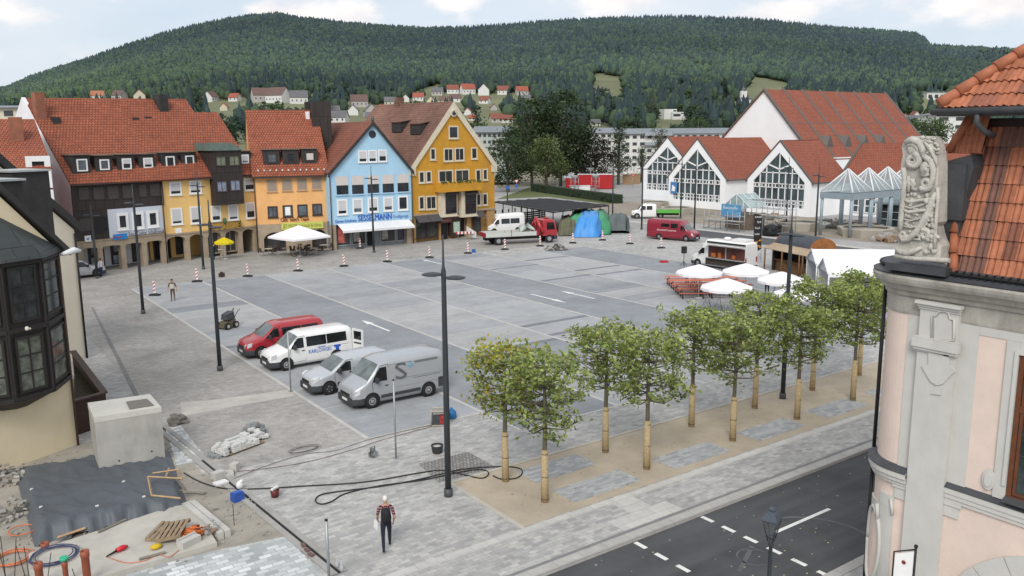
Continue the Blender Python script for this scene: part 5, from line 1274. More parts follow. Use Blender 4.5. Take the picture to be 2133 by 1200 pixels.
# people
def skin_body(name,J,E,mats,pick,parent,sub=2):
 """one continuous body grown round a jointed skeleton;pick(p) chooses the material of a face"""
 me=bpy.data.meshes.new(name);names=list(J)
 me.from_pydata([J[n][0] for n in names],[(names.index(a),names.index(b)) for a,b in E],[])
 o=bpy.data.objects.new(name,me);COL.objects.link(o)
 bpy.context.view_layer.objects.active=o
 md=o.modifiers.new('skin','SKIN');md.use_smooth_shade=True
 sv=me.skin_vertices[0].data
 for k,n in enumerate(names):
  r=J[n][1];sv[k].radius=r if hasattr(r,'__len__') else (r,r);sv[k].use_root=(k == 0)
 ss=o.modifiers.new('sub','SUBSURF');ss.levels=ss.render_levels=sub
 dg=bpy.context.evaluated_depsgraph_get();ev=o.evaluated_get(dg)
 nm=bpy.data.meshes.new_from_object(ev);o.modifiers.clear();o.data=nm;bpy.data.meshes.remove(me)
 nm.materials.clear()
 for m in mats: nm.materials.append(m)
 for pl in nm.polygons: pl.material_index=pick(pl.center);pl.use_smooth=True
 o.parent=parent;WM[o.name]=WM[parent.name]
 return o
M_skin=mat('skin',(.42,.24,.16),.6,.08,6);M_hair=mat('dark_hair',(.03,.02,.015),.7,.3,30)
def hand(mb,p,d,side,s=1.0):
 """palm, four fingers and a thumb;p wrist, d direction of the fingers"""
 d=Vector(d).normalized();a=Vector((0,1,0)) if abs(d.y) < .8 else Vector((1,0,0));a=(a-d*a.dot(d)).normalized();n=d.cross(a)
 p=Vector(p)
 mb.loft([[p+d*k*.085*s+a*x*w*s+n*y*.014*s for x,y in ((-1,-1),(1,-1),(1,1),(-1,1))] for k,w in ((0,.026),(.5,.04),(1,.041))],0,True,True,True)
 for i,(o_,l) in enumerate(((-.031,.062),(-.01,.075),(.011,.07),(.031,.055))):
  q=p+d*.08*s+a*o_*s;mb.tube([q,q+d*l*.5*s+n*side*.008*s,q+d*l*.85*s+n*side*.03*s],[.010*s,.009*s,.007*s],6)
 q=p+d*.03*s+a*.035*s;mb.tube([q,q+d*.03*s+a*.022*s+n*side*.01*s,q+d*.062*s+a*.022*s+n*side*.022*s],[.012*s,.011*s,.008*s],6)
def person(label,loc,rotz,shirt,trousers,h=1.76,stride=.0,armsp=.0,hairm=None,shoes=None,cap=None,lean=.0,elbow=.0,long_sleeve=False):
 """standing or walking figure;local +y is the way it faces"""
 t=thing('person',label,'person',loc,rotz);s=h/1.76
 st=stride
 J={'pel': ((0,0,.96*s),(.155*s,.115*s)),'wst': ((0,lean*.2,1.10*s),(.145*s,.10*s)),'cst': ((0,lean*.6,1.32*s),(.175*s,.115*s)),'shc': ((0,lean,1.45*s),(.12*s,.09*s)),'nek': ((0,lean,1.53*s),.055*s),'hdb': ((0,lean+.015,1.60*s),(.068*s,.078*s)),'hd': ((0,lean+.01,1.68*s),(.076*s,.092*s)),'top': ((0,lean,1.74*s),(.055*s,.065*s))}
 E=[('pel','wst'),('wst','cst'),('cst','shc'),('shc','nek'),('nek','hdb'),('hdb','hd'),('hd','top')]
 hands=[]
 for sd,nm in ((-1,'l'),(1,'r')):
  f=st*sd
  J[nm+'hip']=((sd*.095*s,0,.88*s),.098*s);J[nm+'kne']=((sd*.105*s,f*.5+abs(st)*.12,.50*s),.062*s);J[nm+'cal']=((sd*.108*s,f*.72-(abs(st)*.05),.34*s),.058*s);J[nm+'ank']=((sd*.108*s,f-.02,.085*s),.040*s);J[nm+'toe']=((sd*.12*s,f+.17*s,.035*s),(.042*s,.032*s))
  E += [('pel',nm+'hip'),(nm+'hip',nm+'kne'),(nm+'kne',nm+'cal'),(nm+'cal',nm+'ank'),(nm+'ank',nm+'toe')]
  J[nm+'sho']=((sd*.195*s,lean,1.42*s),.062*s);J[nm+'elb']=((sd*(.26+armsp)*s,lean-f*.25-.03,1.13*s),.046*s);J[nm+'wri']=((sd*(.27+armsp*1.2-elbow*.25)*s,lean-f*.4+.08+elbow*.2,(.90+elbow*.3)*s),.030*s)
  E += [('shc',nm+'sho'),(nm+'sho',nm+'elb'),(nm+'elb',nm+'wri')]
  hands.append((Vector(J[nm+'wri'][0]),Vector(J[nm+'wri'][0])-Vector(J[nm+'elb'][0]),-sd))
 def pick(c):
  x,y,z=c
  ax=abs(x)
  if ax > .21*s and z < 1.40*s and z > .7*s:
   return 0 if (long_sleeve or z > 1.17*s) else 2
  if z > 1.495*s: return 2
  if z > .97*s: return 0
  if z > .075*s: return 1
  return 3
 b=skin_body('body',J,E,[shirt,trousers,M_skin,shoes or M_black],pick,t)
 mb=MB()
 for p,d,sd in hands: hand(mb,p+d.normalized()*.005,d,sd,s)
 mb.build('hands',M_skin,t,L1)
 hd=Vector((0,lean+.01,1.68*s))
 mb=MB();mb.ball(hd+Vector((0,-.018,.025))*s,(.083*s,.098*s,.10*s),14,8)
 mb.build('hair' if cap is None else 'cap',cap or hairm or M_hair,t,L1)
 if cap is not None:
  mb=MB();mb.box((-.06*s,lean+.06,1.70*s),(.06*s,lean+.17*s,1.715*s));mb.build('cap_peak',cap,t,L1)
 fm=MB();fy=lean+.098*s
 for sd in (-1,1):
  fm.ball((sd*.03*s,fy-.012,1.665*s),(.012*s,.008*s,.008*s),8,4,1);fm.ball((sd*.078*s,lean,1.655*s),(.012*s,.02*s,.03*s),8,4,0)
 fm.ball((0,fy+.004,1.64*s),(.012*s,.018*s,.022*s),8,4,0);fm.ball((0,fy-.008,1.605*s),(.026*s,.008*s,.006*s),8,4,2)
 fm.build('face',[M_skin,M_black,mat('lips',(.3,.1,.08),.5)],t,L1)
 return t
def striped_shirt():
 m,nt,b=_nt('striped_shirt');tc=N(nt,'ShaderNodeTexCoord');sp=N(nt,'ShaderNodeSeparateXYZ');nt.links.new(tc.outputs['Object'],sp.inputs[0])
 mm=N(nt,'ShaderNodeMath',operation='MULTIPLY');mm.inputs[1].default_value=2*PI/.085;nt.links.new(sp.outputs[2],mm.inputs[0])
 sn=N(nt,'ShaderNodeMath',operation='SINE');nt.links.new(mm.outputs[0],sn.inputs[0]);gt=N(nt,'ShaderNodeMath',operation='GREATER_THAN');gt.inputs[1].default_value=.45;nt.links.new(sn.outputs[0],gt.inputs[0])
 mx=N(nt,'ShaderNodeMix',data_type='RGBA');mx.inputs[6].default_value=(.085,.012,.022,1);mx.inputs[7].default_value=(.34,.20,.22,1);nt.links.new(gt.outputs[0],mx.inputs[0]);nt.links.new(mx.outputs[2],b.inputs['Base Color']);b.inputs['Roughness'].default_value=.85
 return m
M_navy=mat('navy_trousers',(.015,.018,.032),.9,.2,8)
p=at(806,1146);p.z=.004;vd=math.atan2(p.x,p.y)
walker=person('man walking away in striped shirt, white cap and dark backpack, holding papers',tuple(p),-vd+.05,striped_shirt(),M_navy,1.80,.24,.0,cap=mat('white_cap',(.62,.60,.55),.8),elbow=.12)
bk=MB();rings=[]
for z,w,d in ((1.02,.11,.05),(1.06,.15,.12),(1.2,.165,.16),(1.38,.15,.14),(1.48,.11,.08)):
 rings.append([Vector((w*math.cos(a),-.13-d*.5+d*.75*math.sin(a),z)) for a in [2*PI*i/12 for i in range(12)]])
bk.loft(rings,0,True,True,True);bp_=bk.build('backpack',mat('backpack_black',(.014,.014,.018),.8,.2,10),walker,L1)
bk=MB()
for sd in (-1,1): bk.tube([(sd*.09,-.10,1.47),(sd*.11,.02,1.50),(sd*.12,.12,1.38),(sd*.13,.1,1.2),(sd*.13,-.07,1.1)],.018,6)
bk.build('strap',M_black,bp_,L1)
bk=MB();bk.tube([(.09*math.cos(a),-.285-.0*a,1.27+.12*math.sin(a)) for a in [PI*k/8 for k in range(-1,10)]],.008,5);bk.build('piping',mat('pale_piping',(.45,.45,.46),.7),bp_,L1)
hp=MB();hp.cbox((-.31,.12,.84),(.004,.11,.15),.5,tilt=Matrix.Rotation(R(14),4,'X'));hp.build('paper',M_plate,walker,L1)
p=at(361,627);p.z=.012
p2=person('man in dark top and pale vest standing beside the beacon near the arcade',tuple(p),PI-.4,mat('dark_top',(.05,.035,.028),.9),mat('olive_trousers',(.13,.085,.055),.9),1.74,.05,.05,long_sleeve=False)
mb=MB();mb.loft([[Vector((w*math.cos(a),d*math.sin(a),z)) for a in [2*PI*i/12 for i in range(12)]] for z,w,d in ((1.0,.185,.15),(1.2,.19,.15),(1.4,.195,.14))],0,True,False,True);mb.build('vest',mat('pale_vest',(.52,.49,.42),.85),p2,L1)
p=at(212,577);p.z=.004;person('person in white shirt and jeans leaning by the silver estate car',tuple(p),.6,mat('white_shirt',(.62,.62,.66),.85),mat('jeans',(.03,.045,.09),.9),1.74,.06,.04,elbow=.4,long_sleeve=True)
p=at(1597,616);p.z=.012;person('person in white shirt and navy trousers beside the red benches',tuple(p),2.2,mat('white_shirt',(.62,.62,.66),.85),M_navy,1.74,.05,.04,elbow=.5,long_sleeve=True)
p=at(447,541);p.z=.004;person('person in dark clothes at the table under the yellow parasol',tuple(p),1.0,mat('dark_top',(.05,.035,.028),.9),M_navy,1.72,.03,.04,elbow=.4,long_sleeve=True)
# trees
M_leaf=tone('leaf',.65,.2,1.5,trans=.35)
M_bark=mat('bark',(.13,.115,.085),.9,.25,6,bump=.4)
M_bamboo=mat('reed_wrap',(.42,.325,.185),.85,.22,9,bump=.3,bscale=60)
M_tie=mat('tie_wire',(.08,.055,.03),.8)
def leaf_crown(name,pts,n,size,cols,seed,hang=.0,squash=.6):
 """many small leaf faces round the given twig points"""
 rng=np.random.default_rng(seed);pts=np.array(pts)
 idx=rng.integers(0,len(pts),n);c=pts[idx,:3]+rng.normal(0,1,(n,3))*pts[idx,3:4]*np.array([1,1,squash])
 a=rng.normal(0,1,(n,3));a /= np.linalg.norm(a,axis=1)[:,None]
 a[:,2]=a[:,2]*.6-hang;a /= np.linalg.norm(a,axis=1)[:,None]
 b=rng.normal(0,1,(n,3));b -= a*(a*b).sum(1)[:,None];b /= np.linalg.norm(b,axis=1)[:,None]
 s=size*rng.uniform(.6,1.3,(n,1))
 V=np.stack([c-a*s,c+b*s*.55,c+a*s,c-b*s*.55],1).reshape(-1,3)
 me=bpy.data.meshes.new(name);me.vertices.add(4*n);me.vertices.foreach_set('co',V.astype(np.float32).ravel())
 me.loops.add(4*n);me.loops.foreach_set('vertex_index',np.arange(4*n,dtype=np.int32));me.polygons.add(n)
 me.polygons.foreach_set('loop_start',np.arange(0,4*n,4,dtype=np.int32));me.polygons.foreach_set('loop_total',np.full(n,4,np.int32))
 me.update(calc_edges=True)
 cols=np.array(cols);k=rng.integers(0,len(cols),n)
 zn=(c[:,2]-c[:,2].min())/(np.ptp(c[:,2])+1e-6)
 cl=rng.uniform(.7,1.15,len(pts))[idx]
 C=np.ones((n,4),np.float32);C[:,:3]=cols[k]*(rng.uniform(.75,1.25,(n,1))*(.72+.4*zn[:,None])*cl[:,None])  # upper leaves paler, lower ones darker: light from above put into the colour
 at_=me.color_attributes.new('tone','FLOAT_COLOR','CORNER');at_.data.foreach_set('color',np.repeat(C,4,axis=0).ravel())
 me.materials.append(M_leaf);return me
def plane_tree(seed,label,loc,yellow=0.0):
 """a clipped plane tree: reed-wrapped stem, level limbs, flat box head"""
 rnd=random.Random(seed)
 t=thing('plane_tree',label,'tree',loc,0,'clipped plane trees on the sand strip')
 mb=MB();H=5.3
 mb.tube([(0,0,0),(.0,.01,1.9),(.02,0,3.2),(0,.02,4.3),(.03,0,5.0)],[.10,.085,.075,.055,.02],10)
 pts=[]
 tx,ty=rnd.uniform(.88,1.1),rnd.uniform(.88,1.1)
 for lev in range(8):
  z=2.75+lev*.3;nb=5
  for k in range(nb):
   a=2*PI*(k+rnd.random()*.7)/nb+lev*.9;r=rnd.uniform(1.0,1.55)*(1.0 if lev < 7 else .8)
   e=Vector((r*math.cos(a),r*math.sin(a),z+rnd.uniform(.15,.5)));e.x=max(-1.35,min(1.35,e.x))*tx;e.y=max(-1.35,min(1.35,e.y))*ty;e.z=min(e.z,5.15)+rnd.uniform(-.1,.18)
   m=Vector((e.x*.5,e.y*.5,z+rnd.uniform(-.05,.12)))
   mb.tube([(0,0,z),m,e],[.034,.022,.008],5)
   for j in range(3):
    f=rnd.uniform(.3,.95);q=m.lerp(e,f) if f > .5 else Vector((0,0,z)).lerp(m,f*2)
    w=q+Vector((rnd.uniform(-.4,.4),rnd.uniform(-.4,.4),rnd.uniform(-.05,.4)));w.z=min(w.z,5.35)
    mb.tube([q,w],[.012,.005],4);pts.append((*w,.13));
   pts.append((*e,.17));pts.append((*m.lerp(e,.6),.17))
 for k in range(40): pts.append((rnd.uniform(-1.3,1.3),rnd.uniform(-1.3,1.3),rnd.uniform(4.6,5.35),.16))
 tr=mb.build('trunk',M_bark,t,L1)
 mb=MB();mb.tube([(0,0,0),(0,.005,1.0),(0,.01,1.95)],[.14,.13,.115],14);wr=mb.build('reed_wrap',M_bamboo,t,L1)
 mb=MB()
 for z in (.12,.95,1.8): mb.lathe([(.143-.012*z,z-.012),(.147-.012*z,z),(.143-.012*z,z+.012)],n=14)
 mb.build('tie',M_tie,wr,L1)
 g=[(.25,.31,.085),(.31,.37,.10),(.17,.23,.07),(.37,.42,.15)]
 if yellow: g=g+[(.46,.36,.045),(.40,.36,.06),(.30,.33,.08)]
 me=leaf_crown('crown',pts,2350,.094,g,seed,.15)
 o=bpy.data.objects.new('crown',me);COL.objects.link(o);o.parent=t
 return t
TP=[((1053,1002),'nearest plane tree with yellowing leaves, beside the tall foreground lamp'),((1135,1045),'plane tree lowest on the sand strip, nearest the road'),((1261,942),'plane tree with airy dark head, second on the square side of the sand strip'),((1347,977),'plane tree on the road side, between two paved insets'),
      ((1440,888),'plane tree in the middle of the square side, before the red benches'),((1526,918),'plane tree with a bright green flat top on the road side'),((1572,850),'plane tree just left of the lamp on the sand strip'),((1660,873),'plane tree just right of the lamp on the sand strip'),((1692,813),'slim plane tree behind the lamp, before the white tents'),((1776,834),'last plane tree on the road side, next to the baroque corner'),((1789,782),'last plane tree on the square side, next to the baroque corner')]
protos=[]
random.seed(21)
for k,((x,y),lab) in enumerate(TP):
 p=at(x,y);p.z=.006
 if k == 0: protos.append(plane_tree(3,lab,tuple(p),1.0))
 elif k in (1,2,5): protos.append(plane_tree(10+k,lab,tuple(p)))
 else: dup(protos[1+k % 3],tuple(p),random.choice([0,1.57,3.14,4.71])+random.uniform(-.15,.15),lab,(1,1,random.uniform(.98,1.07)))
def big_tree(name,label,x,yb,yt,hwpx,cols,seed,n=2600,shape='round',group=None,D=None,leaf=None,trunk=.4):
 rnd=random.Random(seed)
 p=at(x,yb) if D is None else atd(x,yb,D)
 zb=0 if D is None else p.z
 p.z=zb
 dep=(p-CAMP).dot(FW);r=hwpx*dep/F_PX;H=hz(p,yt)-zb
 t=thing(name,label,'tree',tuple(p),0,group)
 mb=MB();mb.tube([(0,0,-.3),(0,0,H*.3),(.2,.1,H*.6),(0,0,H*.9)],[trunk,trunk*.75,trunk*.45,.05],8)
 pts=[]
 for k in range(70):
  if shape == 'cone':
   z=rnd.uniform(.12,.98)*H;rr=r*(1.05-z/H)*rnd.uniform(.5,1.05)
  elif shape == 'willow':
   z=rnd.uniform(.25,.98)*H;rr=r*(1-(z/H)**3*.7)*rnd.uniform(.4,1.0)
  else:
   z=H*rnd.uniform(.2,.97);f=(z/H-.55)/.45;rr=r*math.sqrt(max(.06,1-f*f*.95))*rnd.uniform(.35,1.0)
  a=rnd.random()*2*PI;q=Vector((rr*math.cos(a),rr*math.sin(a),z))
  pts.append((*q,r*.17))
  if k % 3 == 0: mb.tube([(0,0,max(H*.15,z*.6)),q*.6+Vector((0,0,z*.3)),q],[trunk*.35,trunk*.2,.03],5)
 mb.build('trunk',M_bark,t,L1)
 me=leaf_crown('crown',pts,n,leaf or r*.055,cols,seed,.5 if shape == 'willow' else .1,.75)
 o=bpy.data.objects.new('crown',me);COL.objects.link(o);o.parent=t
 return t
G_dark=[(.038,.062,.03),(.055,.082,.034),(.07,.10,.04),(.028,.048,.026)];G_mid=[(.07,.115,.04),(.09,.14,.045),(.05,.09,.03)];G_wil=[(.115,.155,.055),(.15,.19,.07),(.09,.125,.045)];G_pur=[(.032,.022,.022),(.045,.028,.025),(.022,.02,.02)];G_con=[(.035,.065,.028),(.05,.085,.032),(.028,.05,.025)]
big_tree('broadleaf_tree','big dark tree with light edge leaves, left half of the great crown behind the canopy',1108,388,205,56,G_dark+G_mid[:1],31,5200)
big_tree('broadleaf_tree','big very dark tree, tallest of the group behind the black canopy',1168,388,193,60,G_dark,32,5600)
big_tree('broadleaf_tree','dense tree close beside the ochre house',1058,400,282,46,G_dark+G_mid[2:],33,3600)
big_tree('broadleaf_tree','dark tree filling the gap under the tallest crown',1200,386,265,42,G_dark,38,3000)
big_tree('willow','weeping willow with hanging pale green twigs in front of the dark trees',1138,396,290,44,G_wil,34,3600,'willow')
big_tree('copper_beech','purple leaved beech behind the red containers',1238,388,278,44,G_pur+G_dark[:1],35,3000)
big_tree('conifer','loose larch like conifer between the beech and the market hall',1288,385,252,34,G_con,36,2600,'cone')
big_tree('conifer','small conifer at the left edge of the market hall',1336,380,305,26,G_con,37,1500,'cone')
big_tree('broadleaf_tree','young green tree standing up behind the market hall roofs',1452,330,243,30,G_mid,39,2000,D=260)
big_tree('broadleaf_tree','narrow tree before the white flats, left of the hall roof',1372,360,262,24,G_dark,40,1500,D=235)
big_tree('broadleaf_tree','green tree between the hall and the baroque mansard roof',1935,300,250,44,G_mid,41,2600,D=230)
# hedge behind the canopy
h0,h1_=at(1112,398),at(1290,424);mb=MB();dv=(h1_-h0);nn_=Vector((-dv.y,dv.x,0)).normalized()
hedge=thing('hedge','long clipped dark hedge between the lawn and the red containers','hedge',tuple(h0))
def hedge_mesh():
 rng=random.Random(9);pts=[]
 for k in range(420):
  f=rng.random();q=dv*f+nn_*rng.uniform(-.7,.7)+Vector((0,0,rng.uniform(.15,1.55)));pts.append((q.x,q.y,q.z,.16))
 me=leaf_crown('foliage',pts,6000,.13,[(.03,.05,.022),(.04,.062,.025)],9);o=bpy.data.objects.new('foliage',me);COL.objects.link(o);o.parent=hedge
hedge_mesh()
mb.prism([h0-nn_*.7,h1_-nn_*.7,h1_+nn_*.7,h0+nn_*.7],(0,0,1.6));mb.build('hedge_body',mat('hedge_dark',(.022,.034,.016),.95,.4,2),hedge)
# village and flats behind
M_vw=[mat('far_wall_%d' % k,c,.9,.05) for k,c in enumerate(((.62,.62,.60),(.55,.50,.40),(.42,.40,.38),(.58,.52,.36)))]
M_vr=[mat('far_roof_%d' % k,c,.9,.12,.5) for k,c in enumerate(((.30,.09,.06),(.14,.09,.08),(.13,.13,.14),(.36,.15,.09),(.22,.08,.06)))]
M_vd=mat('far_pane',(.05,.055,.06),.4)
RO=['red','brown','grey','orange red','dark red'];WA=['white','cream','grey','yellowish']
def far_house(x,yb,wpx,wi,ri,D,label,rot=None,h=None,rh=None,flat=False,depth=None):
 D=solve_D(x,yb);p=atd(x,yb,D);dep=(p-CAMP).dot(FW);w=wpx*dep/F_PX;h=h or w*.36;rh=rh if rh is not None else w*.38;d_=depth or w*.75
 rot=aR_+(rot if rot is not None else random.choice([0,0,1.57])+random.uniform(-.5,.5))
 t=thing('village_house',label,'house',tuple(p),rot,'houses of the village below the wooded hill')
 mb=MB();mb.box((-w/2,-d_/2,-3),(w/2,d_/2,h))
 if not flat: mb.prism([(-w/2,-d_/2,h),(-w/2,d_/2,h),(-w/2,0,h+rh)],(w,0,0))
 wl=mb.build('wall',M_vw[wi],t,L1)
 mb=MB()
 if flat: mb.box((-w/2-.2,-d_/2-.2,h+.002),(w/2+.2,d_/2+.2,h+.4))
 else:
  for s in (-1,1): slab_roof(mb,[(-w/2-.4,s*(d_/2+.5),h-.3),(w/2+.4,s*(d_/2+.5),h-.3),(w/2+.4,0,h+rh+.15),(-w/2-.4,0,h+rh+.15)],.2)
 mb.build('roof',M_vr[ri],t,L1)
 k=max(2,int(w/3.2))
 for i in range(k):
  c=-w/2+w*(i+.5)/k;mb=MB();mb.box((c-.5,-d_/2-.03,h*.35),(c+.5,-d_/2+.02,h*.35+1.3));mb.build('window',M_vd,t,L1)
 return t
random.seed(13)
pos_words=[(0,130,'at the far left behind the cream parapet'),(130,400,'peeping over the long tiled ridge'),(400,520,'above the step in the long tiled roof'),(520,690,'above the orange house roof'),(690,800,'behind the black clad shaft and blue gable'),(800,960,'above the brown ochre house roof'),(960,1110,'right of the ochre gable tip'),(1110,2200,'behind the market hall')]
for k,(x,yb,w,wi,ri,D,lab) in enumerate(VH):
 if not lab or lab == 'far left':
  w_=[s for a,b,s in pos_words if a <= x < b][0]
  lab='%s house with %s roof, %s' % (WA[wi],RO[ri],w_)
  n_same=sum(1 for q in VH[:k] if [s for a,b,s in pos_words if a <= q[0] < b][0] == w_)
  lab += [', lowest',', next along',', higher up',', among trees',', small one',', lower down',', beside a garden',', farther back',', nearer'][min(n_same,8)] if n_same else ''
 far_house(x,yb+4,w,wi,ri,D,lab)
# trees standing between the houses
random.seed(17)
tp=None
spots=[]
for k in range(420):
 x=random.choice([random.uniform(395,700),random.uniform(690,1110),random.uniform(690,1110),random.uniform(1200,1540),random.uniform(1200,1540),random.uniform(0,110),random.uniform(1850,1980)])
 D=random.choice([random.uniform(330,560),random.uniform(500,880)])
 if free_of_houses(x,D,11,5) and not any(inside(pix(terr(x,D)),m) for m in MEADOWS) and len(spots) < 285: spots.append((x,D))
def village_tree(seed,loc,cols,r,H,label,tall=False):
 t=thing('village_tree',label,'tree',loc,0,'trees between the village houses')
 rnd=random.Random(seed);pts=[]
 for k in range(40):
  z=H*rnd.uniform(.15,.95);f=(z/H-.5)/.5;rr=r*math.sqrt(max(.05,1-f*f))*rnd.uniform(.3,1) if not tall else r*(1.05-z/H)*rnd.random()
  a=rnd.random()*6.28;pts.append((rr*math.cos(a),rr*math.sin(a),z,r*.2))
 mb=MB();mb.tube([(0,0,-1),(0,0,H*.7)],[.35,.1],6);mb.build('trunk',M_bark,t,L1)
 me=leaf_crown('crown',pts,520,r*.17,cols,seed);o=bpy.data.objects.new('crown',me);COL.objects.link(o);o.parent=t
 return t
vt=[]
for k,(x,D) in enumerate(spots):
 p=terr(x,D);j=k % 4
 lab=['round dark tree among the village houses','bluish green tree among the village houses','lighter green bushy tree among the village houses','pointed dark conifer among the village houses'][j]
 if k < 4:
  vt.append(village_tree(60+k,tuple(p),[[(.05,.08,.045),(.06,.095,.05)],[(.05,.085,.07),(.065,.10,.075)],[(.085,.13,.055),(.10,.145,.06)],[(.042,.07,.052),(.05,.08,.058)]][k],(5.0,4.6,4.5,3.2)[k],(10,11,8.5,14)[k],lab,k == 3))
 else: dup(vt[j],tuple(p),random.random()*6,lab,random.uniform(.75,1.3))
# church with a small tower
big_tree('broadleaf_tree','pale tree on the slope above the white villa',1356,262,192,20,[(.06,.10,.05),(.05,.085,.045)],42,1200,D=solve_D(1356,258))
p=atd(1547,214,solve_D(1547,214));ch=thing('church','white chapel with slim white tower and dark roof behind the big hall','church',tuple(p),aR_+.1)
s_=(p-CAMP).dot(FW)/F_PX
mb=MB();mb.box((-3*s_-2,-4,-4),(14*s_,5,8*s_));mb.box((-6*s_,-3,-4),(6*s_,1,24*s_));mb.build('wall',M_vw[0],ch,L1)
mb=MB()
slab_roof(mb,[(-8*s_,-5,8*s_),(15*s_,-5,8*s_),(11*s_,.5,15*s_),(-4*s_,.5,15*s_)],.3);mb.lathe([(6*s_,24*s_),(3*s_,28*s_),(.6*s_,32*s_),(.3*s_,42*s_)],(0,-1,0),8);mb.build('roof',M_vr[2],ch,L1)
# white villa
p=atd(1400,248,solve_D(1400,248));t=thing('white_villa','stepped white villa with flat roofs on the slope beyond the square','house',tuple(p),aR_+.25);s_=(p-CAMP).dot(FW)/F_PX
mb=MB();mb.box((-22*s_,-3,-9),(6*s_,5,20*s_));mb.box((-8*s_,-6,-9),(22*s_,4,14*s_));mb.build('wall',M_vw[0],t,L1)
mb=MB();mb.box((-6*s_,-6.05,5*s_),(10*s_,-5.98,10*s_));mb.box((-2*s_,-3.05,15*s_),(5*s_,-2.98,18*s_));mb.build('window',M_vd,t,L1)
def block(label,x0,x1,yb,yt,D,wm,rm,floors,cols,tilt=0.,depth=12,name='apartment_block',roofh=1.2):
 a,b=atd(x0,yb,D),atd(x1,yb,D);b.z=a.z;d=b-a;w=d.length;rot=math.atan2(d.y,d.x)+tilt
 t=thing(name,label,'building',tuple(a),rot);top=hz(a,yt)-a.z
 mb=MB();mb.box((0,0,-6),(w,depth,top));mb.build('wall',wm,t,L1)
 mb=MB();mb.hexa([(-.5,-.8,top+.003),(w+.5,-.8,top+.003),(w+.5,depth+.5,top+.003),(-.5,depth+.5,top+.003)],[(-.3,-.5,top+.35),(w+.3,-.5,top+.35),(w*.98,depth*.5,top+roofh+.35),(.3,depth*.5,top+roofh+.35)]);mb.build('roof',rm,t,L1)
 fh=top/floors
 for f in range(floors):
  for c in range(cols):
   q0=w*(c+.22)/cols;q1=w*(c+.78)/cols;z0=f*fh+fh*.3
   mb=MB();mb.box((q0,-.06,z0),(q1,.03,z0+fh*.45));mb.build('window',M_vd,t,L1)
 return t
M_rg=mat('flat_roof_grey',(.20,.22,.24),.7,.12,.3);M_green=mat('pale_green_wall',(.40,.44,.40),.9,.1,.3)
block('pale greenish office block behind the ochre house gable',985,1075,330,276,215,M_green,M_rg,4,9)
block('low white block with grey roof behind the beech',1222,1302,330,277,260,M_vw[0],M_rg,4,6)
fl=block('long white flats with grey roof and dark balconies left of the hall',1298,1560,350,279,250,M_vw[0],M_rg,5,17)
mb=MB();a=fl.location
for z in (6.5,9.2): mb.box((1320*0+6,-1.3,z),(14,-.05,z+.9))
mb.build('balcony',mat('balcony_grey',(.3,.33,.36),.7),fl,L1)
block('long white industrial hall on the slope at the right',1930,2010,210,193,solve_D(1970,210),M_vw[0],M_rg,1,6,name='industrial_building',roofh=.4)
block('cream flat roofed block beside the mansard roof',1945,2050,290,240,260,M_vw[0],M_rg,3,3,name='industrial_building',roofh=.3)
# roofs behind the long row at the far left
t=block('building with cream parapet and shallow roof behind the long row',-60,76,300,225,150,M_vw[1],M_rg,3,4,name='rear_building',roofh=.2)
rb_=thing('red_house','dull red house with white framed ornate window and red tiled roof, behind the cream house','house',tuple(at(60,470)))
U0=at(20,520);
qa=at(131,594);fr=Fac(rb_,Vector((qa.x-16,qa.y,0)),qa);
zt=fr.pix(60,345)[1];zrd=fr.pix(40,248,-8)[1]
mb=MB();fr.box(mb,0,fr.len,0,zt,-9,0);mb.build('wall',mat('red_render',(.24,.05,.045),.9,.1,1),rb_)
mb=MB();slab_roof(mb,[fr.pt(-.3,zt-.2,.4),fr.pt(fr.len+.1,zt-.2,.4),fr.pt(fr.len+.1,zrd,-8),fr.pt(-.3,zrd,-8)]);rr_=mb.build('roof',M_tile,rb_)
w=fr.window((55,325,106,392),M_wwall,.45,M_glass,mull=0,out=.25);w2=fr.window((92,395,112,425),M_wwall,.3,M_glass,mull=0,out=.15)
for x,yt_ in ((36,244),):
 q,_=fr.pix(x,280,-4);mb=MB();fr.box(mb,q-.5,q+.5,zt,fr.pix(x,yt_,-4)[1],-5,-4);mb.build('chimney',mat('chimney_brick',(.27,.11,.07),.9),rb_)
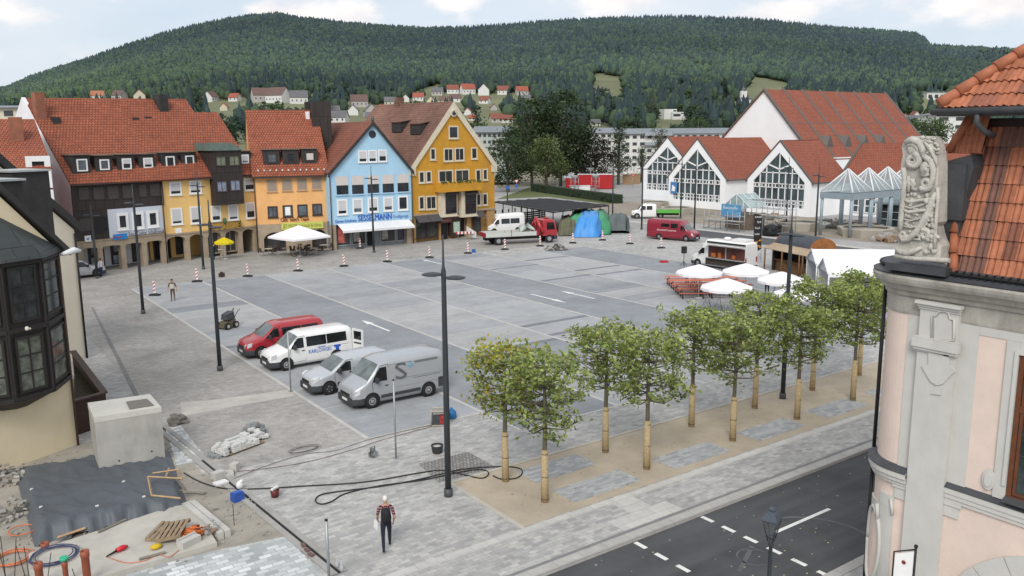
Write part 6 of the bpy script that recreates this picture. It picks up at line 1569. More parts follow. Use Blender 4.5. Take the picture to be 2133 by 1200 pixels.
# market hall
M_tileh=brick('hall_tiles',(.32,.105,.065),(.26,.085,.055),(.13,.045,.03),.3,.34,.03,.8,noise=.1,nscale=.3,stain=.08,bump=.4)
M_hw=mat('hall_white',(.82,.83,.84),.85,.03,.5,dirt=.05)
M_zinc=mat('zinc_trim',(.11,.095,.085),.6,.12,1)
M_hglass=glass('hall_glass',(.05,.07,.075),.05,.8,.35)
hall=thing('market_hall','white market hall with glazed gables, red tiled roofs and tall main roof','hall',(118,96,0))
def gable(U,v0,v1,zb,ze,za,back,right_wall=True):
 """a gable front in the plane u = U between v1 (right) and v0 (left), its roof running back along u"""
 vm=(v0+v1)/2;fw=1.15
 P=lambda v,z,o=0: Vector((U-o,v,z))
 mb=MB()
 out=[(v0,zb),(v0,ze),(vm,za),(v1,ze),(v1,zb)]
 inn=[(v0-fw,zb+1.2),(v0-fw,ze-.35),(vm,za-1.75),(v1+fw,ze-.35),(v1+fw,zb+1.2)]
 for i in range(4): mb.hexa([P(*out[i],.3),P(*out[i+1],.3),P(*inn[i+1],.3),P(*inn[i],.3)],[P(*out[i],-.15),P(*out[i+1],-.15),P(*inn[i+1],-.15),P(*inn[i],-.15)])
 mb.hexa([P(v0,zb,.3),P(v1,zb,.3),P(v1+fw,zb+1.2,.3),P(v0-fw,zb+1.2,.3)],[P(v0,zb,-.15),P(v1,zb,-.15),P(v1+fw,zb+1.2,-.15),P(v0-fw,zb+1.2,-.15)])
 mb.box((U+.153,v0-.2,zb-1.5),(U+back,v0,ze));mb.box((U+.153,v1,zb-1.5),(U+back,v1+.2,ze))
 mb.box((U-.28,v1+.05,zb-1.5),(U+.15,v0-.05,zb-.003))
 w=mb.build('gable_wall',M_hw,hall)
 mb=MB();mb.face([P(*q,.05) for q in inn]);g=mb.build('glazing',M_hglass,w)
 mb=MB()
 def bar(a,b,r=.07): 
  d=Vector((0,b[0]-a[0],b[1]-a[1]));n=Vector((0,-d.z,d.y)).normalized()*r;A=P(a[0],a[1],.06);B=P(b[0],b[1],.06)
  mb.hexa([A-n,A+n,B+n,B-n],[q+Vector((-.12,0,0)) for q in (A-n,A+n,B+n,B-n)])
 hv=(v0-fw)-vm
 roofz=lambda v: za-1.75-(abs(v-vm)/hv)*((za-1.75)-(ze-.35))
 ku=(ze-.35);zl=zb+1.2
 for f in (-.75,-.5,-.25,.25,.5,.75):
  v=vm+hv*f;top_=roofz(v) if abs(f) < .8 else ku
  bar((v,zl),(v,top_ if abs(f) > .3 else ku+(za-1.75-ku)*.34))
 bar((vm,zl),(vm,za-1.75))
 zk=ku+(za-1.75-ku)*.30;bar((vm-hv*.68,zk-.02),(vm+hv*.68,zk));
 zy=ku+(za-1.75-ku)*.42;bar((vm,zy),(vm-hv*.42,roofz(vm-hv*.42)),.1);bar((vm,zy),(vm+hv*.42,roofz(vm+hv*.42)),.1)
 for z in (zl+.55,zl+1.1,zl+3.0,zl+3.6): bar((vm-hv,z),(vm+hv,z),.06)
 for k in range(15):
  v=vm-hv+2*hv*(k+.5)/15
  bar((v,zl),(v,zl+1.1),.055);bar((v,zl+3.0),(v,zl+3.6),.055)
 mb.build('glazing_bars',M_hw,w)
 mb=MB();e=.35
 for s,v in ((1,v0),(-1,v1)):
  slab_roof(mb,[Vector((U-.35,v+s*e,ze-.25)),Vector((U+back,v+s*e,ze-.25)),Vector((U+back,vm,za+.15)),Vector((U-.35,vm,za+.15))],.2)
 rf=mb.build('roof',M_tileh,hall)
 mb=MB()
 for s,v in ((1,v0),(-1,v1)):
  a=Vector((U-.37,v+s*(e+.05),ze-.28));b=Vector((U-.37,vm,za+.2));mb.prism([a,b,b+Vector((0,0,-.3)),a+Vector((0,0,-.3))],(.3,0,0))
  mb.tube([Vector((U-.3,v+s*(e+.12),ze-.35)),Vector((U+back,v+s*(e+.12),ze-.35))],.11,6)
 mb.build('verge_flashing',M_zinc,rf)
gable(118.0,120.4,107.6,.8,6.3,11.9,14)
gable(111.5,107.2,94.3,.0,5.35,11.7,17.4)
gable(112.0,90.2,78.3,.0,5.5,11.4,9.6)
# main roof behind,its gable turned to the square
U=128.0;vA,zA=onu(1592,188,U)[1:];vl,zl_=onu(1470,328,U)[1:];vr_,zr_=onu(1700,326,U)[1:]
sl_=(zA-8.2)/(zA-zl_)
v0_,v1_=vA+(vl-vA)*sl_,vA+(vr_-vA)*sl_
mb=MB();mb.prism([(U,v0_,0),(U,v0_,8.3),(U,vA,zA),(U,v1_,8.3),(U,v1_,0)],(.4,0,0));mb.box((U+.41,v1_-.3,0),(U+39,v1_,8.3));mb.build('main_gable_wall',M_hw,hall)
BK=39
rEnd=onu(1845,200,U+BK)
mb=MB()
for v,s in ((v0_,1),(v1_,-1)): slab_roof(mb,[Vector((U-.3,v+s*.4,8.0)),Vector((U+BK,v+s*.4,8.0)),Vector((U+BK,vA,zA+.2)),Vector((U-.3,vA,zA+.2))],.25)
mrf=mb.build('main_roof',M_tileh,hall)
mb=MB();nrm=Vector((0,-(zA-8),-(vA-v1_))).normalized();nrm=nrm if nrm.z > 0 else -nrm
for k in range(8):
 u=U+BK*k/7.0
 a=Vector((u,v1_-.4,8.05))+nrm*.05;b=Vector((u,vA,zA+.25))+nrm*.05;mb.prism([a-Vector((.35,0,0)),b-Vector((.35,0,0)),b+Vector((.35,0,0)),a+Vector((.35,0,0))],nrm*.3)
f=.50;vq=v1_+(vA-v1_)*f;zq=8+(zA-8)*f;mb.tube([Vector((U,vq,zq+.2)),Vector((U+BK,vq,zq+.2))],.12,6)
a=Vector((U-.32,v0_+.4,8.0));b=Vector((U-.32,vA,zA+.25));mb.prism([a,b,b+Vector((0,0,-.35)),a+Vector((0,0,-.35))],(.25,0,0))
a=Vector((U-.32,v1_-.4,8.0));mb.prism([a,b,b+Vector((0,0,-.35)),a+Vector((0,0,-.35))],(.25,0,0))
mb.build('roof_ribs',M_zinc,mrf)
for k in range(4):
 u=U+BK*(k+.62)/7.0+3;f=.2;v=v1_+(vA-v1_)*f;z=8+(zA-8)*f
 mb=MB();mb.hexa([(u-1.3,v-.7,z-.6),(u+1.3,v-.7,z-.6),(u+1.3,v+1.3,z+1.2),(u-1.3,v+1.3,z+1.2)],[(u-.05,v-.7,z+1.6),(u+.05,v-.7,z+1.6),(u+.05,v+1.3,z+1.7),(u-.05,v+1.3,z+1.7)]);mb.build('roof_dormer',M_zinc,mrf)
 
# wing to the right with its own tiled roof
mb=MB();mb.box((119.4,30,0),(129,78.2,5.4));mb.prism([(119.4,78.21,5.3),(124.5,78.21,10.8),(129,78.21,5.3)],(0,-.3,0))
mb.build('wing_wall',M_hw,hall)
mb=MB();slab_roof(mb,[(119,30,5.2),(119,78.6,5.2),(124.5,78.3,11.0),(124.5,30,11.0)],.2);slab_roof(mb,[(130,30,5.2),(130,78.6,5.2),(124.5,78.3,11.0),(124.5,30,11.0)],.2);mb.build('wing_roof',M_tileh,hall)
mb=MB();mb.tube([(118.95,78.65,5.2),(124.5,78.35,11.05)],.22,6);mb.tube([(118.9,30,5.1),(118.9,78.6,5.1)],.14,6);mb.build('wing_flashing',M_zinc,hall)
for k in range(11):
 v=76-k*2.0;mb=MB();mb.box((119.3,v-1.8,.6),(119.45,v-.1,3.6));wn=mb.build('glazing',M_hglass,hall)
 mb=MB();[mb.box((119.24,v-1.85,z-.06),(119.37,v-.05,z+.06)) for z in (.6,1.6,2.6,3.6)];[mb.box((119.23,v-q-.05,.6),(119.36,v-q+.05,3.6)) for q in (.1,.95,1.8)];mb.build('glazing_bars',M_hw,wn)
# blue sign on the wall of the hall
p=onu(1403,391,111.0);mb=MB();mb.box((p.x,p.y-.75,p.z-1),(p.x+.12,p.y+.75,p.z+1));hs=mb.build('hall_sign',mat('sign_hall_blue',(.06,.2,.45),.5),hall)
mb=MB();mb.prism([(p.x-.01,p.y+.45,p.z-.6),(p.x-.01,p.y+.3,p.z+.5),(p.x-.01,p.y-.45,p.z+.1),(p.x-.01,p.y-.3,p.z-.6)],(-.02,0,0));mb.build('emblem',M_hw,hs)
# glass pyramids on steel posts
M_steel=mat('steel_bluegrey',(.27,.33,.37),.5,.08,2,metal=.2);M_pg=mat('canopy_glass',(.36,.43,.45),.08,.15,.5,spec=.6,alpha=.5)
M_pw=mat('steel_white',(.66,.68,.69),.5,.05)
def pyramid(label,u,v,s,ze,za,legs=True):
 t=thing('glass_canopy',label,'canopy',(u,v,0),0,'glass pyramid canopies before the market hall');h=s/2
 C4=[(-h,-h),(h,-h),(h,h),(-h,h)];ap_=Vector((0,0,za))
 for i in range(4):
  a,b=C4[i],C4[(i+1) % 4];mb=MB();mb.face([(a[0],a[1],ze+.1),(b[0],b[1],ze+.1),ap_]);mb.build('glass_pane',M_pg,t,L1)
 mb=MB()
 for i in range(4):
  a,b=Vector((*C4[i],ze+.12)),Vector((*C4[(i+1) % 4],ze+.12));mb.tube([a,ap_],.11,5)
  for f in (.33,.66): mb.tube([a.lerp(b,f),ap_.lerp((a+b)/2,.12)],.06,4)
 mb.build('ridge_bars',M_pw,t,L1)
 mb=MB()
 for i in range(4):
  a,b=C4[i],C4[(i+1) % 4];d=Vector((b[0]-a[0],b[1]-a[1],0)).normalized();n=Vector((d.y,-d.x,0));A=Vector((*a,0));B=Vector((*b,0))
  mb.hexa([A+n*.1+Vector((0,0,ze-.75)),B+n*.1+Vector((0,0,ze-.75)),B-n*.1+Vector((0,0,ze-.75)),A-n*.1+Vector((0,0,ze-.75))],[A+n*.1+Vector((0,0,ze)),B+n*.1+Vector((0,0,ze)),B-n*.1+Vector((0,0,ze)),A-n*.1+Vector((0,0,ze))])
 mb.build('fascia',M_steel,t,L1)
 if legs:
  for a in C4: mb=MB();mb.cyl((a[0]*.93,a[1]*.93,0),(a[0]*.93,a[1]*.93,ze-.1),.19,n=10);mb.build('post',M_steel,t,L1)
 return t
c0=at(1770,496);px_=onu(1770,404,c0.x)
cw=4.4;zE=hz(c0,404);zAp=hz((c0.x+cw/2,c0.y+cw/2),352)
lbl=['glass pyramid canopy at the end, its corner post nearest the planter','second glass pyramid canopy from the end of the row','third glass pyramid canopy, beside the carved stone','glass pyramid canopy mostly hidden by the carved stone']
for k in range(4): pyramid(lbl[k],c0.x+cw/2+k*cw*1.005,c0.y+cw/2,cw,zE,zAp)
kk=at(1850,470)
t=thing('kiosk','small glazed kiosk with pale pyramid roof beside the carved stone','kiosk',(kk.x+1,kk.y-1.5,0),0)
mb=MB();mb.box((-2.4,-2.4,0),(2.4,2.4,3.0));mb.build('wall',M_hglass,t,L1)
mb=MB()
for a in (-2.4,-.8,.8,2.4): 
 for b in (-2.42,2.42): mb.box((a-.07,b-.07,0),(a+.07,b+.07,3));mb.box((b-.07,a-.07,0),(b+.07,a+.07,3))
for z in (0,1,2,3): mb.box((-2.5,-2.5,z),(2.5,2.5,z+.08))
mb.build('frame',M_pw,t,L1)
mb=MB();mb.loft([[Vector((x*s,y*s,z)) for x,y in ((-1,-1),(1,-1),(1,1),(-1,1))] for s,z in ((2.9,3.1),(2.9,3.3),(.05,5.0))]);mb.build('roof',mat('pale_glass_roof',(.42,.52,.54),.2,.1),t,L1)
# glazed house-shaped stair cover with blue banner and scaffold
sc=at(1502,476);t=thing('stair_pavilion','small glass gabled stair pavilion with blue banner among scaffolding','pavilion',(sc.x+2,sc.y-2.0,0),0)
mb=MB();mb.hexa([(-1.2,-2,0),(2,-2,0),(2,2,0),(-1.2,2,0)],[(-1.2,-2,2.1),(2,-2,2.1),(2,2,2.1),(-1.2,2,2.1)]);mb.build('wall',mat('pavilion_brown',(.16,.12,.09),.8,.2,1),t,L1)
mb=MB()
mb.face([(-1.4,2.2,3.0),(-1.4,0,4.7),(2.2,0,4.7),(2.2,2.2,3.0)]);mb.face([(-1.4,-2.2,3.0),(-1.4,0,4.7),(2.2,0,4.7),(2.2,-2.2,3.0)]);mb.face([(-1.4,2.2,3.0),(-1.4,0,4.7),(-1.4,-2.2,3.0)]);mb.build('glass_roof',mat('teal_glass',(.34,.44,.44),.1,.2,.8,alpha=.8),t,L1)
mb=MB()
for a in (-2.2,-1.1,0,1.1,2.2): z=4.7-abs(a)/2.2*1.7;mb.tube([(-1.43,a,2.1),(-1.43,a,z)],.05,5)
for u in (-1.43,-.2,1.0,2.2): mb.tube([(u,2.25,3.0),(u,0,4.75),(u,-2.25,3.0)],.05,5)
mb.build('glazing_bars',M_pw,t,L1)
p0,p1=onu(1503,430,sc.x-.6),onu(1544,430,sc.x-.6);zt=onu(1523,426,sc.x-.6)[2];zb_=onu(1523,453,sc.x-.6)[2]
mb=MB();mb.box((sc.x-.62,p1.y,zb_),(sc.x-.55,p0.y,zt));bn=mb.build('banner',mat('banner_blue',(.10,.30,.52),.6,.3,.5),t)
M_=Matrix(((0,0,-1,0),(-1,0,0,0),(0,1,0,0),(0,0,0,1)));M_.translation=(sc.x-.64,p0.y-.3,(zt+zb_)/2+.4)
text('Baustelle',.6,M_,M_pw,bn,width=2.4)
def scaffold(label,u,v,w,d,h,nb=3):
 t=thing('scaffold',label,'scaffold',(u,v,0),0);mb=MB()
 for i in range(nb+1):
  for y in (0,d): mb.tube([(y,-i*w/nb,0),(y,-i*w/nb,h)],.05,5)
 mb.build('standard',M_galv,t,L1);mb=MB()
 for z in np.arange(1.0,h+.1,1.0):
  for y in (0,d): mb.tube([(y,0,z),(y,-w,z)],.04,5)
 mb.tube([(0,0,0),(0,-w,h)],.035,5)
 mb.build('ledger',M_galv,t,L1);mb=MB();mb.box((0,-w,h*.5),(d,0,h*.5+.06));mb.build('boards',mat('scaffold_boards',(.38,.36,.33),.8,.2),t,L1)
q=at(1552,478);scaffold('grey tube scaffold right of the blue banner',q.x,q.y,7,1.2,4.2,4)
q=at(1466,476);scaffold('thin fence scaffold left of the blue banner',q.x,q.y,6,1.0,2.6,3)
# round planters and heaps of the building site
def planter(label,x,y,r,h=1.1):
 p=at(x,y);p.z=0;p += Vector((r,r*.6,0));t=thing('planter',label,'planter',tuple(p),.4,'big stone planters of the building site')
 mb=MB();mb.lathe([(r*.9,0),(r,h*.9),(r,h),(r*.86,h),(r*.86,h*.85)],n=8,sm=False,caps=False);mb.build('rim',mat('planter_stone',(.42,.39,.33),.9,.1,1,dirt=.25),t,L1)
 mb=MB();mb.lathe([(r*.87,h*.8),(.1,h*.9)],n=8);mb.build('soil',M_dirt,t,L1)
planter('stone planter ring below the middle gable',1400,449,2.6);planter('stone planter ring below the third gable',1655,484,3.0);planter('whitish octagonal planter under the first glass pyramid',1800,499,3.4);planter('low planter ring left of the white tipper',1355,432,2.6,.8)
random.seed(23)
def heap(label,x,y,n,spread,cols,sz,name='rubble_pile'):
 p=at(x,y);p.z=0;t=thing(name,label,'rubble pile',tuple(p));
 for j,c in enumerate(cols):
  mb=MB()
  for k in range(n//len(cols)):
   r=spread*math.sqrt(random.random());a=random.random()*6.28;z=max(.1,.8*(1-r/spread))*random.random();s=sz*random.uniform(.5,1.3)
   mb.cbox((r*math.cos(a),r*math.sin(a)*.8,z+s*.4),(s,s*.6,s*.4),random.random()*3,tilt=Matrix.Rotation(random.uniform(-.5,.5),4,'X'))
  mb.build('blocks',c,t,L1)
Mr=[mat('rubble_grey',(.34,.33,.31),.9,.2),mat('rubble_brown',(.25,.17,.12),.9,.2),mat('rubble_dark',(.12,.12,.11),.9,.2)]
heap('heap of grey broken slabs under the first pyramid',1735,470,60,4.5,Mr[:1]+Mr[2:],.5);heap('reddish rubble heap beside the whitish planter',1785,475,50,3.5,[Mr[1],Mr[0]],.45);heap('brownish rubble at the foot of the scaffold',1578,455,40,4,[Mr[1],Mr[2]],.45);heap('stone blocks beside the planter at the carved stone',1862,502,26,2.6,Mr[:2],.5);heap('small grey gravel heap at the crane lorry',1160,520,120,1.5,[Mr[0],Mr[2]],.16)
p=at(1613,492);mb=MB();mb.lathe([(1.0,0),(1.25,.5),(1.0,1.2),(.3,1.45)],(p.x,p.y+.5,0),9);
for k in range(30): a=random.random()*6.28;mb.ball((p.x+1.0*math.cos(a),p.y+.5+1.0*math.sin(a),random.uniform(.3,1.3)),.28,6,4)
solo('cable_bale',mb,M_black,'round black bale of pipe lying on the far pavement','bale')
# red containers,white tent top,small grey scaffold towers beyond the hedge
def container(label,x0,x1,yb,yt,dpt=2.5,m=None):
 a,b=at(x0,yb),at(x1,yb);d=b-a;t=thing('container',label,'container',tuple(a),math.atan2(d.y,d.x));w=d.length;h=hz(a,yt)
 mb=MB();mb.box((0,0,.1),(w,dpt,h));mb.build('body',m or M_cont,t,L1)
 mb=MB();n=int(w/.5)
 for k in range(n): mb.box((k*w/n+.08,-.06,.25),(k*w/n+.3,-.003,h-.2))
 mb.build('ribs',m or M_cont,t,L1);mb=MB();mb.box((-.05,-.08,h+.003),(w+.05,dpt,h+.12));mb.build('top_frame',M_plate,t,L1)
M_cont=mat('container_red',(.40,.018,.022),.5,.1,.6,dirt=.06)
container('long red site container beyond the hedge',1203,1239,391,364);container('red container right end of the pair beyond the hedge',1242,1277,394,364);container('lower red container left of the scaffold tower',1178,1201,395,371)
for k,(x,yb,yt,lab) in enumerate(((1157,394,358,'slim grey tower light left of the red containers'),(1197,398,366,'slim grey steel tower in front of the first red container'),(1240,398,364,'slim grey steel tower between the two red containers'),(1229,390,350,'grey lamp column behind the red containers'),(1273,392,350,'grey lamp column at the right end of the red containers'))):
 p=at(x,yb);p.z=0;h=hz(p,yt);t=thing('steel_tower',lab,'tower',tuple(p),.2)
 mb=MB()
 for sx in (-.6,.6):
  for sy in (-.6,.6): mb.tube([(sx,sy,0),(sx,sy,h-.4)],.06,5)
 for z in np.arange(.8,h,1.1): [mb.tube([(a[0]*.6,a[1]*.6,z),(b[0]*.6,b[1]*.6,z+.5)],.04,4) for a,b in (((-1,-1),(1,-1)),((1,-1),(1,1)),((1,1),(-1,1)),((-1,1),(-1,-1)))]
 mb.build('lattice_frame',M_galv,t,L1);mb=MB();mb.lathe([(.4,h-.9),(.9,h-.1),(.9,h),(.1,h+.1)],n=10);mb.build('cap',mat('tower_grey',(.36,.38,.37),.6),t,L1)
p=at(1190,378);p.z=0;t=thing('market_tent','white pointed tent roof behind the red containers','tent',tuple(p),.3);z0=hz(p,370);z1_=hz(p,352)
mb=MB();mb.loft([[Vector((x*s,y*s,z)) for x,y in ((-1,-1),(1,-1),(1,1),(-1,1))] for s,z in ((2.6,z0),(1.0,z0+(z1_-z0)*.55),(.05,z1_))]);mb.build('roof',mat('tent_white',(.74,.74,.76),.7,.04,1),t,L1)
mb=MB();[mb.cyl((x*2.5,y*2.5,0),(x*2.5,y*2.5,z0),.06,n=6) for x,y in ((-1,-1),(1,-1),(1,1),(-1,1))];mb.build('poles',M_galv,t,L1)
p=at(1208,396);p.z=0;mb=MB();mb.cbox((p.x,p.y,.5),(2.2,.8,.5),-.5);mb.cbox((p.x,p.y,1.02),(2.4,.9,.02),-.5);solo('site_trailer',mb,M_plate,'low white trailer standing in front of the long red container','trailer')
p=at(1318,384);p.z=0;mb=MB();mb.cbox((p.x+.5,p.y+1,1.2),(2.4,1.2,1.2),.3);mb.cbox((p.x+.5,p.y+1,2.45),(2.5,1.3,.05),.3);solo('wooden_shed',mb,mat('shed_tan',(.36,.24,.14),.8,.15,2),'tan wooden box shed left of the market hall','shed')
# black canopy and fence by the ochre house
M_felt=mat('black_netting',(.018,.019,.021),.9,.3,1.5,bump=.4)
ca=[at(1030,420,3.1),at(1138,413,3.1),at(1268,427,3.1),at(1152,441,3.1)]
cb=thing('flat_canopy','wide low canopy with black netting roof on thin posts beside the ochre house','canopy',(ca[3].x,ca[3].y,0))
mb=MB();n=14;G_=[[ca[0].lerp(ca[1],i/n).lerp(ca[3].lerp(ca[2],i/n),j/n)+Vector((0,0,.10*math.sin(i*2.2)*math.cos(j*1.7))) for j in range(n+1)] for i in range(n+1)]
mb.loft(G_,0,False,False,True);mb.build('roof',M_felt,cb)
mb=MB()
for a,b in zip(ca,ca[1:]+ca[:1]): mb.tube([a+Vector((0,0,-.1)),b+Vector((0,0,-.1))],.09,5)
mb.build('edge_beam',M_black,cb)
for k in range(7):
 p=ca[3].lerp(ca[0],k/6);mb=MB();mb.cyl((p.x,p.y,0),(p.x,p.y,3.0),.07,n=6);mb.build('post',M_black,cb)
 p=ca[3].lerp(ca[2],k/6);mb=MB();mb.cyl((p.x,p.y,0),(p.x,p.y,3.0),.07,n=6);mb.build('post',M_black,cb)
fa,fb=at(1033,472),at(1135,458);d=fb-fa;ft=thing('slat_fence','dark slatted fence under the black canopy behind the crane lorry','fence',tuple(fa),math.atan2(d.y,d.x))
for k in range(9):
 x=d.length*k/8;mb=MB();mb.box((x-.06,-.06,0),(x+.06,.06,2.3));mb.build('post',M_black,ft,L1)
mb=MB();[mb.box((0,-.03,z),(d.length,.03,z+.22)) for z in np.arange(.1,1.5,.3)];mb.build('slats',mat('fence_dark',(.045,.042,.04),.8,.2,3),ft,L1)
# tarpaulin covered goods
def cover(label,pts,m,seed,name='tarpaulin'):
 """draped sheet over a stack: rings of (px x, px y base, height) front to back"""
 rnd=random.Random(seed);mb=MB();rings=[]
 for (x,y,w,h) in pts:
  p=at(x,y);p.z=0;X=Vector((RT.x,RT.y,0)).normalized();r=[]
  for k in range(17):
   f=k/16;a=-1+2*f;zz=h*(1-abs(a)**9)*(1+rnd.uniform(-.07,.07));r.append(p+X*(a*w*(1+.08*math.sin(k*3)))+Vector((rnd.uniform(-.14,.14),rnd.uniform(-.14,.14),max(.02,zz))))
  rings.append(r)
 mb.loft(rings,0,False,False,True);return solo(name,mb,m,label,'tarpaulin',base=tuple(at(pts[0][0],pts[0][1])))
M_tg=mat('tarp_green',(.06,.27,.13),.55,.15,1.2,bump=.6,bscale=3);M_tb=mat('tarp_blue',(.06,.26,.62),.5,.12,1.2,bump=.6,bscale=3);M_tk=mat('tarp_grey',(.10,.12,.12),.7,.2,1.2,bump=.5,bscale=3);M_to=mat('tarp_olive',(.13,.13,.085),.8,.2,1.2,bump=.5,bscale=3)
cover('green tarpaulin thrown over stacked goods right of the crane lorry',[(1226,490,3.0,.1),(1226,489.5,3.0,1.4),(1226,488,3.0,2.3),(1226,480,3.0,2.5),(1228,472,2.9,2.4),(1228,468,2.8,.2)],M_tg,1)
cover('bright blue tarpaulin hanging over the front of the green one',[(1222,495,1.9,.05),(1222,494.5,1.8,.8),(1224,493.5,1.65,1.7),(1226,491,1.6,2.45),(1229,484,1.55,2.6),(1230,480,1.5,2.6)],M_tb,2)
cover('dark grey sheet over a stack right of the green tarpaulin',[(1287,487,1.6,.4),(1287,486,1.6,1.9),(1289,478,1.5,2.2),(1290,472,1.4,.3)],M_tk,3)
cover('olive sheet over goods between the lorry cab and green tarpaulin',[(1182,492,1.2,.1),(1182,491,1.2,1.9),(1184,482,1.2,2.2),(1186,476,1.2,.3)],M_to,4)
# snack stands,parasols,benches
a,b=at(1440,553),at(1546,568);d=b-a;ang=math.atan2(-d.y,-d.x)
nrm=Vector((-d.y,d.x,0)).normalized();nrm=nrm if nrm.dot(Vector((.58,.81,0))) > 0 else -nrm
cpos=(a+b)/2+nrm*1.05
ftk,yw,xf=van('food_truck','white food truck with open serving hatch and raised flap',tuple(cpos),ang,P_white,d.length+.4,2.1,2.75,[(0,.85),(.06,1.0),(.35,1.12),(.85,1.35),(1.4,2.1),(1.8,2.7)],.34,3.9,.95,1.3,
 [[(1.0,1.35),(1.7,1.35),(1.7,1.9),(1.42,1.9),(1.1,1.55)]],None,scr=((.85,1.35),(1.4,2.1)))
Lf=d.length+.4;sd=1 if (Matrix.Rotation(ang,4,'Z') @ Vector((0,1,0))).dot(nrm) < 0 else -1
mb=MB();mb.box((xf-6.3,sd*.99,1.1),(xf-2.2,sd*1.08,2.15));hat=mb.build('serving_hatch',mat('hatch_red_dark',(.09,.03,.022),.6,.4,2),ftk,L1)
mb=MB();mb.box((xf-6.3,sd*1.02,1.02),(xf-2.2,sd*1.4,1.09));mb.box((xf-4.3,sd*1.085,1.09),(xf-4.2,sd*1.13,2.15));mb.build('counter',mat('steel_counter',(.42,.42,.41),.4,.1,metal=.4),hat,L1)
mb=MB();mb.box((xf-6.4,sd*1.05,.35),(xf-1.9,sd*1.09,1.015));mb.build('dark_skirt',mat('skirt_dark',(.05,.04,.035),.7),ftk,L1)
mb=MB();slab_roof(mb,[(xf-6.4,sd*1.06,2.35),(xf-2.1,sd*1.06,2.35),(xf-2.1,sd*2.0,2.5),(xf-6.4,sd*2.0,2.5)],.06);fl_=mb.build('hatch_flap',P_white,ftk,L1)
mb=MB();mb.box((xf-6.4,sd*1.052,2.45),(xf-2.0,sd*1.075,2.62));mb.build('black_band',M_black,ftk,L1)
mb=MB();random.seed(8)
for x,w,c in ((-2.9,.45,0),(-3.6,.25,0),(-5.2,.3,0)): mb.cbox((xf+x,sd*1.15,1.35),(w/2,.1,random.uniform(.15,.28)))
mb.build('wares',mat('wares_orange',(.42,.12,.03),.6,.4,4),hat,L1)
mb=MB();mb.lathe([(.35,0),(.38,.15),(.2,.25)],(xf-3.6,0,2.78),12);mb.cbox((xf-5.3,0,2.88),(.8,.6,.1));mb.build('roof_vent',P_white,ftk,L1)
# rustic hut with barrel roof
a,b=at(1607,562),at(1735,592);d=b-a;L2=d.length*.66;hut=thing('snack_hut','rustic snack hut with dark barrel roof and wide pale board eaves','stall',tuple(a),math.atan2(d.y,d.x))
ny=Vector((-d.y,d.x,0)).normalized();sg_=1 if ny.dot(Vector((.58,.81,0))) > 0 else -1
M_wood=mat('rough_wood',(.16,.085,.04),.85,.35,3);M_boards=brick('pale_boards',(.46,.36,.25),(.38,.29,.2),(.2,.14,.09),3.0,.16,.015,.85,noise=.2,rot=0.0)
mb=MB();mb.box((.2,sg_*1.4,0),(L2-.2,sg_*3.0,2.2));mb.box((0,0,0),(.25,sg_*3,2.2));mb.box((L2-.25,0,0),(L2,sg_*3,2.2));mb.build('wall',mat('hut_dark',(.03,.022,.018),.8,.4,3),hut,L1)
mb=MB();mb.box((.25,sg_*.25,0),(L2-.25,sg_*.4,1.05));mb.box((.1,0,1.053),(L2-.1,sg_*.7,1.12));mb.build('counter',M_wood,hut,L1)
mb=MB();slab_roof(mb,[(-.5,-sg_*.75,2.12),(L2+1.0,-sg_*.75,2.12),(L2+.6,sg_*.45,2.6),(-.2,sg_*.45,2.6)],.06);mb.build('eaves',M_boards,hut,L1)
mb=MB();rings=[]
for x in (-.1,.3,L2-1.2,L2-.8): rings.append([Vector((x,sg_*(1.8+1.5*math.cos(a_)),2.35+1.15*math.sin(a_)*(1 if .2 < x < L2-1 else .93))) for a_ in [PI*k/10 for k in range(11)]])
mb.loft(rings,0,False,False,True);mb.build('barrel_roof',mat('roof_felt_blue',(.055,.062,.075),.6,.25,1.5),hut,L1)
mb=MB();mb.prism([Vector((L2-.78,sg_*(1.8+1.5*math.cos(a_)),2.35+1.1*math.sin(a_))) for a_ in [PI*k/10 for k in range(11)]],(.08,0,0));mb.build('roof_end',mat('rust_wood',(.28,.11,.035),.8,.3,2),hut,L1);mb=MB();mb.prism([Vector((-.12,sg_*(1.8+1.5*math.cos(a_)),2.35+1.1*math.sin(a_))) for a_ in [PI*k/10 for k in range(11)]],(-.08,0,0));mb.build('roof_end',mat('rust_wood',(.28,.11,.035),.8,.3,2),hut,L1)
for x in (.1,2.6,5.0,L2-.1): mb=MB();mb.cyl((x,-sg_*.9,0),(x,-sg_*.9,2.1),.07,n=8);mb.build('post',M_wood,hut,L1)
